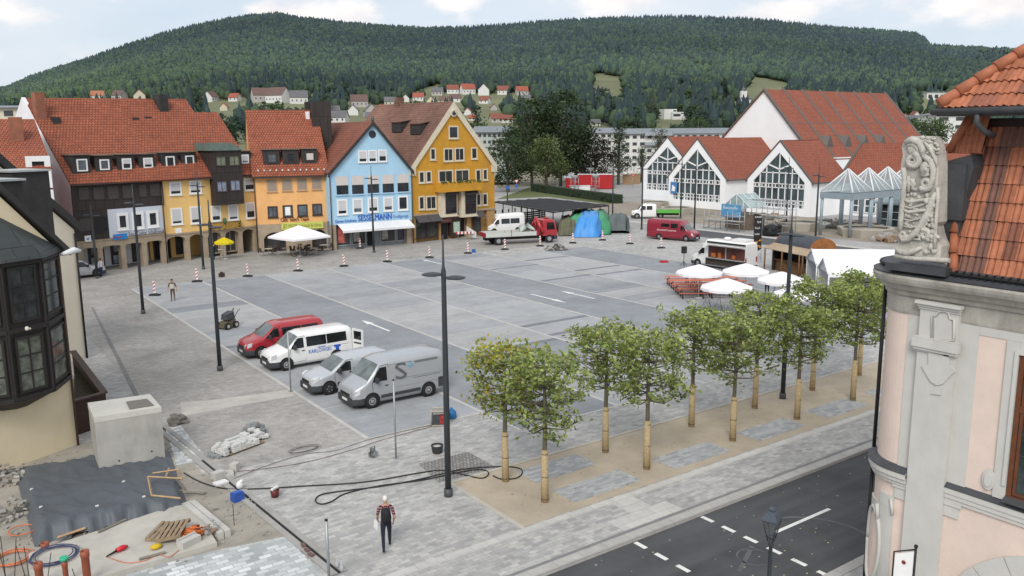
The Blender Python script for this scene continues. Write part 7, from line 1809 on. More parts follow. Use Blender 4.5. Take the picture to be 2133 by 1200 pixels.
# white tents
def frame_tent(label,x,y,w,dpt,eh,rh,rot):
 p=at(x,y);p.z=0;t=thing('party_tent',label,'tent',tuple(p),rot,'white frame tents by the snack hut')
 mb=MB();slab_roof(mb,[(-.1,0,eh),(dpt,0,eh),(dpt,w/2,eh+rh),(-.1,w/2,eh+rh)],.03);slab_roof(mb,[(-.1,w,eh),(dpt,w,eh),(dpt,w/2,eh+rh),(-.1,w/2,eh+rh)],.03)
 mb.face([(0,0,eh-.25),(dpt,0,eh-.25),(dpt,0,eh-.02),(0,0,eh-.02)]);mb.build('roof',M_tent,t,L1)
 mb=MB();mb.face([(.02,.1,eh),(.02,w-.1,eh),(.02,w/2,eh+rh-.05)]);mb.face([(dpt,0,0),(dpt,w,0),(dpt,w,eh),(dpt,0,eh)]);mb.face([(0,w,0),(dpt,w,0),(dpt,w,eh),(0,w,eh)]);mb.build('side_wall',mat('tent_grey_white',(.55,.56,.58),.8,.05),t,L1)
 for q in ((0,.05),(0,w-.05),(dpt,.05),(dpt/2,.05)): mb=MB();mb.cyl((q[0],q[1],0),(q[0],q[1],eh),.06,n=6);mb.build('pole',M_pw,t,L1)
 mb=MB();mb.tube([(-.08,0,eh),(-.08,w/2,eh+rh),(-.08,w,eh)],.07,5);mb.build('gable_frame',M_pw,t,L1)
M_tent=mat('tent_white',(.70,.70,.73),.7,.05,1,bump=.4,bscale=2)
ta=math.atan2(-RT.y*-1,RT.x)
frame_tent('white tent nearest the snack hut, open gable end',1699,603,3.4,12,2.1,1.05,aR_-.1)
frame_tent('white tent in front of the other, long roof running behind the baroque corner',1724,624,3.2,12,2.0,1.05,aR_-.1)
M_par=mat('parasol_white',(.76,.74,.76),.8,.04,1)
def parasol(label,x,y,z,r,m,group,sides=10,zl=None,square=False,rot=None):
 p=at(x,y,z);p.z=0.012;t=thing('parasol',label,'parasol',tuple(p),aR_ if rot is None else rot,group)
 n=4 if square else sides;off=PI/4 if square else 0;zr=z-(zl or r*.32)
 C=lambda q,zz,w=0: [Vector((q*(1-w*(k % 2))*math.cos(off+2*PI*k/(2*n)),q*(1-w*(k % 2))*math.sin(off+2*PI*k/(2*n)),zz-(.03*(k % 2)))) for k in range(2*n)]
 wv_=(1-math.cos(PI/n))
 mb=MB();mb.loft([C(.04,z),C(r*.5,(z+zr)/2+.03,wv_),C(r,zr,wv_),C(r*1.005,zr-.18,wv_)],0,True,False,False);mb.build('canopy',m,t,L1)
 mb=MB();mb.cyl((0,0,0),(0,0,z),.03,n=8);mb.build('pole',M_pw,t,L1)
 mb=MB()
 for k in range(n): a_=off+2*PI*k/n;mb.tube([(0,0,z-.08),(r*.98*math.cos(a_),r*.98*math.sin(a_),zr-.03)],.014,4)
 mb.build('ribs',M_pw,t,L1)
 mb=MB();mb.lathe([(.35,0),(.35,.08),(.06,.1)],n=14);mb.build('base',mat('parasol_base',(.4,.4,.4),.8),t,L1)
PG='white parasols by the food truck'
parasol('white parasol left of all, over the red benches by the loudspeaker',1457,551,2.7,1.85,M_par,PG,zl=.62);parasol('white parasol nearest the camera, front of the cluster',1514,580,2.7,1.85,M_par,PG,zl=.62);parasol('white parasol just in front of the food truck hatch end',1554,549,2.7,1.85,M_par,PG,zl=.62)
parasol('white parasol in front of the snack hut',1629,566,2.7,1.8,M_par,PG,zl=.62);parasol('white parasol half hidden behind the plane tree tops',1668,594,2.6,1.8,M_par,PG,zl=.62)
parasol('large square white parasol in front of the orange house cafe',622,470,3.35,3.3,M_par,None,square=True,zl=1.15,rot=.25)
parasol('small yellow parasol in front of the arcade',466,494.5,2.35,1.05,mat('parasol_yellow',(.62,.50,.01),.7,.06),None,8,.5)
M_bench=mat('bench_orange',(.56,.14,.075),.6,.12,3);M_bleg=mat('bench_leg',(.05,.06,.05),.6)
def bench_set(kind,label,p,rot,first):
 if first is None:
  t=thing('beer_table' if kind else 'beer_bench',label,'table' if kind else 'bench',p,rot,'orange folding tables' if kind else 'orange folding benches')
  w,h=(.32,.76) if kind else (.13,.46)
  mb=MB();mb.box((-1.1,-w,h-.03),(1.1,w,h));mb.build('table_top' if kind else 'seat',M_bench,t,L1)
  for x in (-.8,.8): mb=MB();mb.tube([(x,-w*.8,0),(x,-w*.8,h-.03)],.025,5);mb.tube([(x,w*.8,0),(x,w*.8,h-.03)],.025,5);mb.tube([(x,-w*.8,.2),(x,w*.8,.2)],.02,5);mb.build('leg',M_bleg,t,L1)
  return t
 return dup(first,p,rot,label)
ft_=fb_=None
for g,(x,y,nn2,lab) in enumerate(((1472,620,4,'orange beer %s under the parasol by the loudspeaker'),(1570,612,3,'orange beer %s between the front parasol and the plane trees'))):
 c=at(x,y);c.z=.012;X=Vector((RT.x,RT.y,0)).normalized();Y=Vector((FW.x,FW.y,0)).normalized()
 for k in range(nn2):
  for s in range(2 if g == 0 else 1):
   q=c+Y*(k*1.9)+X*(s*2.3-1.2)
   first=ft_ is None;r=bench_set(1,lab % 'table',tuple(q),aR_,ft_);ft_=ft_ or r
   for o_ in (-.55,.55): r=bench_set(0,lab % 'bench',tuple(q+Y*o_),aR_,fb_);fb_=fb_ or r
def high_table(label,x,y,ytop,r=.4,m=None):
 p=at(x,y);p.z=.012;t=thing('high_table',label,'table',tuple(p),0);h=1.08
 mb=MB();mb.cyl((0,0,h),(0,0,h+.04),r,n=20,sm=False);mb.build('table_top',m or M_pw,t,L1)
 mb=MB();[mb.tube([(r*.9*math.cos(a_),r*.9*math.sin(a_),0),(-.1*math.cos(a_),-.1*math.sin(a_),h)],.02,5) for a_ in (.3,2.4,4.5)];mb.build('legs',M_galv,t,L1)
high_table('white round high table with splayed legs under the front parasol',1498,641,612);high_table('white high table left of the front parasol',1474,636,616);high_table('white high table right of the person in white shirt',1612,625,600);high_table('white high table under the yellow parasol',462,541,517,.35)
# cafe tables and chairs
def cafe_set(label,x,y,first=None):
 p=at(x,y);p.z=.004
 t=thing('cafe_table',label,'table',tuple(p),.2);mb=MB();mb.cyl((0,0,.72),(0,0,.75),.42,n=16,sm=False);mb.build('table_top',mat('cafe_top',(.5,.46,.4),.5),t,L1)
 mb=MB();mb.cyl((0,0,0),(0,0,.72),.035,n=8);mb.cyl((0,0,0),(0,0,.03),.22,n=12);mb.build('pedestal',M_galv,t,L1)
 return t
chair0=None
def cafe_chair(p,rot,label):
 global chair0
 if chair0 is not None: return dup(chair0,tuple(p),rot,label)
 t=thing('cafe_chair',label,'chair',tuple(p),rot,'dark cafe chairs in front of the orange house');m=mat('rattan_dark',(.07,.05,.04),.8,.3,12)
 mb=MB();mb.box((-.22,-.22,.42),(.22,.22,.47));mb.build('seat',m,t,L1)
 mb=MB();mb.hexa([(-.22,-.24,.47),(.22,-.24,.47),(.22,-.2,.47),(-.22,-.2,.47)],[(-.22,-.32,.9),(.22,-.32,.9),(.22,-.28,.9),(-.22,-.28,.9)]);mb.build('backrest',m,t,L1)
 for x in (-.19,.19):
  for y in (-.19,.19): mb=MB();mb.cyl((x,y,0),(x,y,.42),.016,n=5);mb.build('leg',M_galv,t,L1)
 chair0=t;return t
for k,(x,y) in enumerate(((560,532),(596,531),(640,528),(674,524),(622,527),(655,531))):
 lab=['cafe table at the left edge of the parasol','cafe table under the left half of the parasol','cafe table right of the parasol pole','cafe table at the right end before the blue house','cafe table close to the dark arch','cafe table in the front row, right'][k]
 t=cafe_set(lab,x,y);p=t.location
 for a_ in ((0,2.1) if k % 2 else (1.0,3.3,5.2)):
  cafe_chair((p.x+.7*math.cos(a_),p.y+.7*math.sin(a_),.004),a_+PI/2,'dark woven cafe chair drawn up to a round table before the orange house')
# bicycle in front of the cafe
p=at(623,534);p.z=.004;t=thing('bicycle','dark bicycle leaning before the cafe parasol','bicycle',tuple(p),aR_+.3)
for x in (-.52,.52): 
 mb=MB();mb.tube([(x+.33*math.cos(a_),0,.34+.33*math.sin(a_)) for a_ in [2*PI*k/20 for k in range(21)]],.022,6,caps=False);mb.build('wheel',M_tyre,t,L1)
mb=MB();[mb.tube(q,.018,5) for q in ([(-.52,0,.34),(-.2,0,.85)],[(-.52,0,.34),(-.05,0,.3)],[(-.05,0,.3),(-.2,0,.9)],[(-.18,0,.82),(.38,0,.82)],[(-.05,0,.3),(.38,0,.75)],[(.52,0,.34),(.36,0,.98)])];mb.build('frame',M_black,t,L1)
mb=MB();mb.ball((-.2,0,.94),(.13,.06,.03),8,4);mb.build('saddle',M_black,t,L1);mb=MB();mb.tube([(.3,-.27,1.0),(.37,0,1.0),(.3,.27,1.0)],.016,5);mb.build('handlebar',M_galv,t,L1)
# red and white barrier by the ochre house
p=at(968,500);p.z=0;t=thing('barrier_board','red and white barrier board with a slanted white panel before the ochre house','barrier',tuple(p),aR_+.2)
mb=MB();mb.box((-1.1,-.03,.75),(1.1,.03,1.05));mb.build('board',M_plate,t,L1);mb=MB();[mb.box((-1.1+.44*k,-.04,.76),(-1.1+.44*k+.22,-.031,1.04)) for k in range(5)];mb.build('stripe',M_red,t,L1)
mb=MB();[mb.cyl((x,0,0),(x,0,1.05),.03,n=6) for x in (-.8,.8)];mb.build('legs',M_galv,t,L1)
mb=MB();mb.prism([(.3,.3,.6),(1.5,.3,.1),(1.5,.3,.9),(.3,.3,1.7)],(0,.06,0));mb.build('panel',mat('pale_panel',(.55,.52,.5),.8),t,L1)
# baroque corner house (right)
M_pink=mat('pink_render',(.67,.545,.475),.92,.07,1.2,dirt=.08,bump=.35,bscale=45)
M_gstone=mat('grey_painted_stone',(.515,.505,.475),.85,.06,1.5,dirt=.16,bump=.12,bscale=50)
M_cstone=mat('weathered_cornice',(.38,.36,.32),.9,.16,2.5,dirt=.55,bump=.3,bscale=30)
M_lead=mat('lead_flashing',(.055,.057,.063),.55,.25,2.5)
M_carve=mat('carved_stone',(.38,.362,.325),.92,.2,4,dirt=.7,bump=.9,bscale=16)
def crevices(m,lo=.43,hi=.56):  # hollows darkened and edges lightened, relief shade put into the colour
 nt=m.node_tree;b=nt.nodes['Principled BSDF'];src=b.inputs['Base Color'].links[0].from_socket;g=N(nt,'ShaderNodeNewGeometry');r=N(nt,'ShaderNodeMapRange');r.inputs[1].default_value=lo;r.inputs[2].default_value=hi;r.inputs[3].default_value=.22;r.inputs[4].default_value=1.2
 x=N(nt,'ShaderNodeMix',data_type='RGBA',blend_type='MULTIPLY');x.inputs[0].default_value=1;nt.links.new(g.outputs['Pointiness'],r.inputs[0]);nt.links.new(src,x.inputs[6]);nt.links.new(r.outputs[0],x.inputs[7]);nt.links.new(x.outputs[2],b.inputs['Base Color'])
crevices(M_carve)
UW,VC,UC=20.0,11.0,21.0
bh=thing('baroque_corner_house','pink baroque house with grey pilaster, round corner and red mansard roof at the right edge','house',(20.4,10.0,0))
def path(off,v0=3.0,u1=40.0,n=14):
 p=[(UW-off,v0),(UW-off,VC)]
 p += [(UC-(1+off)*math.cos(a),VC+(1+off)*math.sin(a)) for a in [PI/2*k/n for k in range(1,n)]]
 return p+[(UC,VC+1+off),(u1,VC+1+off)]
def ribbon(mb,prof,mi=0,sm=False,**k):
 rings=[[Vector((x,y,z)) for x,y in path(o,**k)] for o,z in prof];mb.loft(rings,mi,False,False,sm)
mb=MB();ribbon(mb,[(0,0),(0,9.2)],sm=False);mb.box((UW+.4,3.0,0),(40,11.4,9.5));wall=mb.build('wall',M_pink,bh)
mb=MB();ribbon(mb,[(.02,8.5),(.03,8.55),(.03,8.93),(.09,8.97),(.12,9.07),(.20,9.12),(.25,9.22),(.36,9.28),(.40,9.36),(.42,9.44),(.39,9.5),(.1,9.52)],sm=False);cor=mb.build('cornice',M_cstone,bh)
mb=MB();ribbon(mb,[(.40,9.50),(.415,9.53),(.22,9.62),(.22,9.70),(.16,9.74),(-.3,9.76)]);mb.build('cornice_flashing',M_lead,cor)
mb=MB()
for k in range(46):
 v=11.0-k*.17;mb.box((UW-.30,v-.012,9.62),(UW-.2,v+.012,9.76))
mb.tube([(x,y,9.68) for x,y in path(.24)],.045,6);mb.build('gutter',M_black,cor)
# plaster strips and frieze
mb=MB()
def strip_(v0,v1,z0,z1,o=.018,mi=0,o0=-.02): mb.box((UW-o,v0,z0),(UW-o0,v1,z1),mi)
strip_(10.66,11.0,4.5,8.497);strip_(9.28,9.72,4.5,8.497);strip_(3,9.277,8.30,8.497)
mb.build('plaster_strip',M_gstone,bh)
# pilaster
mb=MB();mb.box((UW-.13,9.72,0),(UW+.02,10.66,8.9));pil=mb.build('pilaster',M_gstone,bh)
zc1=onu(1960,741,19.8).z;zc2=onu(1960,709,19.8).z
mb=MB()
for o,z0,z1_ in ((.22,zc1+.05,zc1+.12),(.17,zc1,zc1+.047),(.26,zc1+.123,zc2-.03),(.22,zc2-.027,zc2)): mb.box((UW-o,9.72-(o-.13)*.7,z0),(UW-.1,10.66+(o-.13)*.7,z1_))
mb.build('capital_moulding',M_gstone,pil);mb=MB()
for o,z0,z1_ in ((.16,8.72,8.78),(.20,8.783,8.85),(.26,8.853,8.93)): mb.box((UW-o,9.70-(o-.13)*.5,z0),(UW-.1,10.68+(o-.13)*.5,z1_))
mb.build('capital',M_gstone,pil)
def PX(X,Y): return onu(1780+X/1.935,580+Y/1.935,UW-.135)
mb=MB()
lob=[(313,250),(313,152),(330,150),(336,136),(358,130),(380,138),(386,165),(402,166),(402,250)]
mb.tube([PX(*q)+Vector((-.01,0,0)) for q in lob+lob[:1]],.028,6)
sh=[(300,296),(300,345),(272,352),(286,376),(297,396),(310,416),(335,431),(360,424),(378,402),(396,385),(412,374),(384,350),(384,296)]
q=[PX(*p) for p in sh];mb.prism(q,(-.035,0,0));mb.prism([PX(*p) for p in ((330,434),(350,434),(350,470),(308,464))],(-.03,0,0))
mb.tube([PX(*p) for p in ((316,300),(318,330),(342,348),(366,330),(370,300))],.02,6)
mb.prism([PX(*p) for p in ((322,250),(322,160),(358,142),(392,172),(392,250))],(-.012,0,0))
mb.build('relief',M_gstone,pil)
# string course with lead top
mb=MB()
mb.box((UW-.115,3,4.28),(UW+.02,9.717,4.42));mb.box((UW-.09,3,4.16),(UW+.02,9.717,4.277));mb.box((UW-.06,3,4.06),(UW+.02,9.717,4.157))
for o0,z0,z1_ in ((.20,4.28,4.42),(.15,4.16,4.277),(.10,4.06,4.157)):
 rings=[[Vector((x,y,z)) for x,y in path(o,v0=10.663)] for o,z in ((0,z0),(o0,z0),(o0,z1_),(0,z1_))];mb.loft(rings,0,False,False,False)
sc1=mb.build('string_course',M_gstone,bh)
mb=MB();mb.hexa([(UW-.13,3,4.423),(UW-.13,9.716,4.423),(UW+.0,9.716,4.423),(UW+.0,3,4.423)],[(UW-.13,3,4.44),(UW-.13,9.716,4.44),(UW-.0,9.716,4.55),(UW-.0,3,4.55)])
rings=[[Vector((x,y,z)) for x,y in path(o,v0=10.664)] for o,z in ((.22,4.423),(.22,4.445),(0,4.56))];mb.loft(rings,0,False,False,False);mb.build('lead_cover',M_lead,sc1)
mb=MB();mb.box((UW-.05,9.36,3.68),(UW+.02,9.717,4.057));mb.box((UW-.08,9.30,3.97),(UW+.02,9.7165,4.0565));mb.build('bracket',M_gstone,sc1);mb=MB();mb.box((UW-.05,10.663,3.68),(UW+.02,11.0,4.057));mb.box((UW-.08,10.6635,3.97),(UW+.02,11.05,4.0565));mb.build('bracket',M_gstone,sc1)
# window at the edge
mb=MB()
mb.box((UW-.05,8.36,4.55),(UW+.02,8.64,8.296));mb.box((UW-.05,6.6,4.55),(UW+.02,6.9,8.296));mb.box((UW-.05,6.9,8.02),(UW+.02,8.357,8.296));mb.box((UW-.09,8.36,4.9),(UW-.052,8.44,8.1));mb.box((UW-.09,6.9,8.025),(UW-.053,8.36,8.1))
sur=mb.build('window_surround',M_gstone,bh)
mb=MB();e=[(math.cos(a),math.sin(a)) for a in [2*PI*k/24 for k in range(24)]]
mb.prism([(UW-.02,8.74+.14*c_,4.93+.25*s_) for c_,s_ in e],(-.06,0,0));mb.prism([(UW-.081,8.74+.085*c_,4.93+.17*s_) for c_,s_ in e],(-.03,0,0));mb.build('medallion',M_gstone,sur)
mb=MB();M_brown=mat('brown_wood',(.13,.045,.02),.45,.2,4)
def fr(v0,v1,z0,z1_,w,u0,u1): 
 mb.box((u0,v0,z0),(u1,v0+w,z1_));mb.box((u0,v1-w,z0),(u1,v1,z1_));mb.box((u0,v0+w,z0),(u1,v1-w,z0+w));mb.box((u0,v0+w,z1_-w),(u1,v1-w,z1_))
fr(6.92,8.34,4.6,8.0,.10,UW-.04,UW+.05);fr(7.04,7.62,4.72,6.7,.07,UW-.03,UW+.04);fr(7.64,8.22,4.72,6.7,.07,UW-.03,UW+.04);mb.box((UW-.05,7.02,6.7),(UW+.03,8.24,6.84));fr(7.04,8.22,6.84,7.9,.07,UW-.03,UW+.04)
win=mb.build('window',M_brown,bh)
mb=MB();mb.box((UW-.012,7.0,4.7),(UW-.004,8.25,6.72));mb.box((UW-.012,7.0,6.84),(UW-.004,8.25,7.92));mb.build('pane',glass('leaded_glass',(.03,.04,.04),.08,.7,3),win)
mb=MB();[mb.box((UW-.022,7.05,z-.008),(UW-.0125,8.2,z+.008)) for z in (5.2,5.7,6.2,7.2,7.55)];mb.build('lead_bars',M_lead,win)
mb=MB();mb.hexa([(UW-.22,6.6,4.56),(UW-.22,8.36,4.56),(UW+.0,8.36,4.56),(UW+.0,6.6,4.56)],[(UW-.22,6.6,4.58),(UW-.22,8.36,4.58),(UW-.0,8.36,4.68),(UW-.0,6.6,4.68)]);mb.build('sill',M_lead,win)
# voussoirs of the gateway
mb=MB();cv,cz=7.0,.95
for k in range(9):
 a0,a1=PI*(.02+k*.107),PI*(.02+k*.107+.104);ri,ro=1.95,2.56+(.12 if k == 4 else 0)
 arc=[(ri*math.cos(a0+(a1-a0)*i/5),ri*math.sin(a0+(a1-a0)*i/5)) for i in range(6)]+[(ro*math.cos(a1-(a1-a0)*i/5),ro*math.sin(a1-(a1-a0)*i/5)) for i in range(6)]
 mb.prism([(UW+.01,cv+p[0],cz+p[1]) for p in arc],(-.09-.012*(k % 2),0,0))
arch=mb.build('gateway_arch',M_gstone,bh)
mb=MB();mb.prism([(UW-.01,cv+1.95*math.cos(PI*k/16),cz+1.95*math.sin(PI*k/16)) for k in range(17)],(-.005,0,0));mb.box((UW-.015,cv-1.95,0),(UW-.01,cv+1.95,cz));mb.build('gate',mat('gate_wood',(.08,.04,.02),.6,.3,3),arch)
# volute ornament on the rounded corner
def arcp(s,z,o):
 a=s/1.0
 return Vector((UC-(1+o)*math.cos(a),VC+(1+o)*math.sin(a),z)) if s >= 0 else Vector((UW-o,VC+s,z))
def plate(mb,f,z0,z1_,o,nz=14,ns=8):
 rows=[]
 for j in range(nz+1):
  z=z0+(z1_-z0)*j/nz;s0,s1=f(j/nz);rows.append([arcp(s0+(s1-s0)*i/ns,z,o) for i in range(ns+1)])
 mb.loft(rows,0,False,False,True)
 for r_ in (rows[0],rows[-1],[r[0] for r in rows],[r[-1] for r in rows]):
  for a,b in zip(r_,r_[1:]):
   n=lambda p: Vector((p.x+(UC-p.x)*o*.9,p.y+(VC-p.y)*o*.9,p.z)) if p.y > VC else Vector((UW,p.y,p.z))
   mb.face([a,b,n(b),n(a)])
mb=MB()
plate(mb,lambda f: (.0,1.05),.2,3.35,.05)
plate(mb,lambda f: (.0,.42),3.35,3.68,.06);
ocol=mb.build('volute_panel',M_gstone,bh)
mb=MB();mb.loft([[arcp(.62+.28*k*math.cos(a),2.1+.95*k*math.sin(a),.058) for a in [2*PI*i/24 for i in range(24)]] for k in (.02,.5,1.0)],0,True,False,True);mb.build('oval_field',M_pink,ocol)
mb=MB();mb.tube([arcp(.62+.33*math.cos(a),2.1+1.05*math.sin(a),.075) for a in [2*PI*i/36 for i in range(37)]],.055,6);mb.tube([arcp(.46,3.3,.09),arcp(.40,2.9,.09)],.05,6);mb.tube([arcp(.05,3.62,.09),arcp(-.02,3.2,.09)],.04,6)
mb.tube([arcp(-.25+.3*k/8,.75+.25*math.sin(PI*k/8*.5),.07) for k in range(9)],.04,6);mb.build('oval_moulding',M_gstone,ocol)
mb=MB();mb.cyl((20.56,12.0,4.6),(20.56,12.0,9.1),.05,n=8);mb.cyl((20.56,12.0,0),(20.56,12.0,4.0),.05,n=8);mb.build('downpipe',M_black,bh)
# roof: real pantiles,laid course by course
M_pan=tone('pantile',.62,.22,5.0)
def pantiles(name,O,A,B,la,lb,poly,parent,tw=.30,th=.43,seed=1,dark=None):
 """O origin, A along the eaves, B up the slope (unit vectors);poly in (a, b) metres clips the tiles"""
 rnd=random.Random(seed);A=Vector(A).normalized();B=Vector(B).normalized();Nn=A.cross(B).normalized()
 if Nn.x > 0 and abs(Nn.x) > .2: Nn=-Nn
 if Nn.z < 0 and abs(Nn.z) > .5: Nn=-Nn
 mb=MB();CA=[];nr,ncl=int(lb/th)+1,int(la/tw)+1;S=8
 for r in range(nr):
  for c in range(ncl):
   ac,bc=(c+.5)*tw,(r+.5)*th
   if not inside((ac,bc),poly): continue
   base=(.375,.14,.076);f=rnd.uniform(.78,1.15);
   col=tuple(x*f for x in base)
   if rnd.random() < .16: col=(.25*f,.10*f,.065*f)
   if dark and dark(ac,bc): col=(.17*f,.085*f,.065*f)
   j=rnd.uniform(-.006,.006);lo=[];hi=[];un=[]
   for i in range(S+1):
    f_=i/S;w=.026*(math.sin(2*PI*2*f_-.8))+.010*math.sin(2*PI*f_)
    a=c*tw+f_*tw*1.005;b0=r*th-.045;b1=(r+1)*th
    lo.append(O+A*a+B*b0+Nn*(.052+w+j));hi.append(O+A*a+B*b1+Nn*(.012+w+j));un.append(O+A*a+B*b0+Nn*(.022+w+j))
   for i in range(S):
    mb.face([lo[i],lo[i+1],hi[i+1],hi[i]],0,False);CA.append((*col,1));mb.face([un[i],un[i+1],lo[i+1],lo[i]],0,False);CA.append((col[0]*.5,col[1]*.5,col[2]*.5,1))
 # boarding under the tiles
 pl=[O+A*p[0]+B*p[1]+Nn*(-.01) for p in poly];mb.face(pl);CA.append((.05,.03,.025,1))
 return mb.build(name,M_pan,parent,colattr=CA,recalc=False)
sl=Vector((.95,0,3.55)).normalized();O=Vector((UW-.02,3.0,9.72));nrm=sl.cross(Vector((0,1,0)))
def onroof(x,y):
 d=ray(x,y);t=(O-CAMP).dot(nrm)/d.dot(nrm);p=CAMP+d*t-O;return (p.y,p.dot(sl))
lp_=[onroof(*q) for q in ((1988,572),(1990,486),(2008,420),(2026,352),(2047,276),(2052,250))]
poly=[(0,0)]+[(0,lp_[-1][1])]+lp_[::-1]
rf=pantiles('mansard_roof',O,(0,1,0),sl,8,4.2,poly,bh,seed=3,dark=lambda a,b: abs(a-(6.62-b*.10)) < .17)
# verge tiles down the left edge
mb=MB();CA=[]
for (a0,b0),(a1,b1) in zip(lp_,lp_[1:]):
 n=max(1,int((b1-b0)/.4))
 for k in range(n):
  p=O+Vector((0,1,0))*(a0+(a1-a0)*k/n)+sl*(b0+(b1-b0)*k/n)+Vector((-.06,0,.02));q=O+Vector((0,1,0))*(a0+(a1-a0)*(k+1)/n)+sl*(b0+(b1-b0)*(k+1)/n)+Vector((-.04,0,0));mb.tube([p,q],[.115,.095],10)
mb.build('verge_tiles',mat('verge_tile',(.36,.125,.065),.65,.2,4),rf)
# little hipped piece behind the carved stone
O2=onu(1978,316,20.45);ln=onu(1978,316,20.45).y-onu(2046,316,20.45).y
O2b=Vector((20.45,O2.y-ln,O2.z));lb2=1.0
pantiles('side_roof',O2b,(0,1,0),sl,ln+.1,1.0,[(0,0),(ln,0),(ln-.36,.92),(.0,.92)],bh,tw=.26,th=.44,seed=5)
mb=MB();a=O2;b=O2b+Vector((0,ln-.36,0))+sl*.92;mb.tube([a+Vector((-.05,0,0)),b+Vector((-.05,0,0))],.10,8);mb.build('verge_tiles',mat('verge_tile',(.36,.125,.065),.65,.2,4),bh)
mb=MB();P_=[(1958,460),(1975,335),(2022,322),(2028,350),(2006,430),(1994,500),(1990,566),(1976,566)]
mb.prism([onu(x,y,20.12) for x,y in P_],(.9,0,0));mb.box((20.05,9.95,10.9),(20.5,10.42,12.2));mb.build('lead_saddle',M_lead,bh)
# upper roof
AE=Vector((19.72,10.52,13.52));hip=Vector((1,-1,.98));us=Vector((1,0,.98)).normalized()
O3=Vector((19.72,3.0,13.50));la3=7.52
k_=us.dot(Vector((1,0,.98)))
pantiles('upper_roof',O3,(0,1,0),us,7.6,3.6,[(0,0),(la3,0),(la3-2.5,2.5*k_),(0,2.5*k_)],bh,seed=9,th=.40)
mb=MB()
for k in range(7):
 p=AE+hip*(k*.27)+Vector((-.02,0,.05));q=AE+hip*((k+1)*.27+.05)+Vector((-.02,0,.04));mb.tube([p,q],[.15,.115],12)
mb.build('hip_tiles',mat('verge_tile',(.36,.125,.065),.65,.2,4),bh)
mb=MB();mb.prism([AE+Vector((.02,0,-.03)),AE+hip*2.4+Vector((.02,0,-.03)),AE+Vector((2.4,0,-.03))],(0,0,-.04));mb.build('hip_face',mat('verge_tile',(.36,.125,.065),.65,.2,4),bh)
mb=MB();mb.box((19.68,3,13.30),(20.9,10.55,13.43));mb.tube([(19.62,3,13.40),(19.62,10.62,13.40)],.075,8);mb.tube([(19.62,10.62,13.40),(22,10.62,13.40)],.075,8)
p=onu(2040,252,19.75);q=onu(2052,300,20.1);mb.tube([(19.66,p.y,13.38),(19.62,p.y,13.15),(19.8,p.y-.1,12.95),(20.1,p.y-.18,12.85)],.07,8);mb.build('eaves_gutter',M_lead,bh)
mb=MB()
for k in range(50): v=10.5-k*.15;mb.box((19.66,v-.008,13.40),(19.70,v+.008,13.50))
mb.build('bird_comb',M_black,bh)
mb=MB();mb.face([onroof_ if False else (20.98,3,13.25),(20.98,10.2,13.25),(20.98,10.2,9.7),(20.98,3,9.7)]);mb.build('attic_wall',M_lead,bh)
# carved stone on the cornice
def SX_(X,Y): return (1840+X/4.14,270+Y/4.14)
car=thing('carved_stone','weathered carved stone with scrolls and mask standing on the cornice before the mansard roof','sculpture',(19.9,10.7,9.65))
outl=[(95,1092),(112,1030),(138,985),(130,930),(142,840),(158,700),(152,640),(164,520),(172,420),(150,350),(158,270),(172,200),(164,130),(192,84),(240,58),(290,66),(330,92),(372,56),(412,62),(440,110),(462,200),(474,320),(470,800),(440,836),(452,900),(474,960),(500,1010),(492,1150)]
UF=19.62
mb=MB();fr_=[onu(*SX_(*q),UF) for q in outl];c=sum(fr_,Vector())/len(fr_)
inner=[p+(c-p)*.06+Vector((-.05,0,0)) for p in fr_];back=[p+Vector((.42,0,0)) for p in fr_]
mb.loft([back,fr_,inner],0,True,True,False)
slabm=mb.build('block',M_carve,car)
mb=MB();UR=UF-.08
def rel(pts,r,u=UR): mb.tube([onu(*SX_(*q),u) for q in pts],[q*1.3 for q in r] if hasattr(r,'__len__') else r*1.3,7)
def spiral(cx,cy,R0,turns=1.8,r=.045,s=1,a0=0):
 rel([(cx+R0*(1-.82*k/26)*math.cos(a0+s*turns*2*PI*k/26),cy+R0*(1-.82*k/26)*math.sin(a0+s*turns*2*PI*k/26)) for k in range(27)],[r*(1-.6*k/26) for k in range(27)])
spiral(255,268,62,1.7,.07,1,-1.4);spiral(365,468,52,1.6,.06,-1,2.6);spiral(168,905,34,1.5,.05,1,0);spiral(360,905,44,1.5,.055,1,-2.2);spiral(450,940,26,1.3,.04,-1,0)
rel([(190,110),(250,85),(310,110),(338,170),(335,230)],[.05,.07,.07,.06,.04]);rel([(205,150),(260,125),(295,160),(300,215)],[.03,.045,.045,.03])
rel([(345,225),(410,270),(432,350),(425,430),(395,510),(330,540)],[.05,.06,.06,.05,.05,.03]);rel([(175,330),(185,420),(178,520),(168,620),(155,760),(145,880)],.05)
rel([(455,540),(425,600),(398,700),(340,800),(290,880),(220,940),(170,955),(148,920)],[.03,.06,.07,.07,.065,.06,.05,.04]);rel([(470,500),(470,620),(455,760),(448,900),(440,1030)],.035)
for y in (610,700): rel([(165,y-5),(230,y+14),(320,y),(420,y-12)],.032)
for y in (660,770,830): rel([(170,y),(235,y+18),(320,y-5),(380,y-30)],.018)
rel([(110,1030),(160,1060),(220,1062),(270,1045),(330,1015)],[.04,.06,.06,.05,.03]);rel([(100,1090),(250,1112),(420,1120),(570,1128)],.045);rel([(240,430),(270,470),(250,505),(290,520)],.035);rel([(215,400),(225,470),(215,540)],.035)
random.seed(31)
for k in range(34): 
 y=random.uniform(560,1060);x=random.uniform(370,440);p=onu(*SX_(x,y),UR+.01);mb.ball(p,(random.uniform(.04,.08),)*3,7,5)
for k in range(46):
 y=random.uniform(540,900);x=random.uniform(170,250+(900-y)*.3);p=onu(*SX_(x,y),UR+.03);mb.ball(p,random.uniform(.03,.065),6,4)
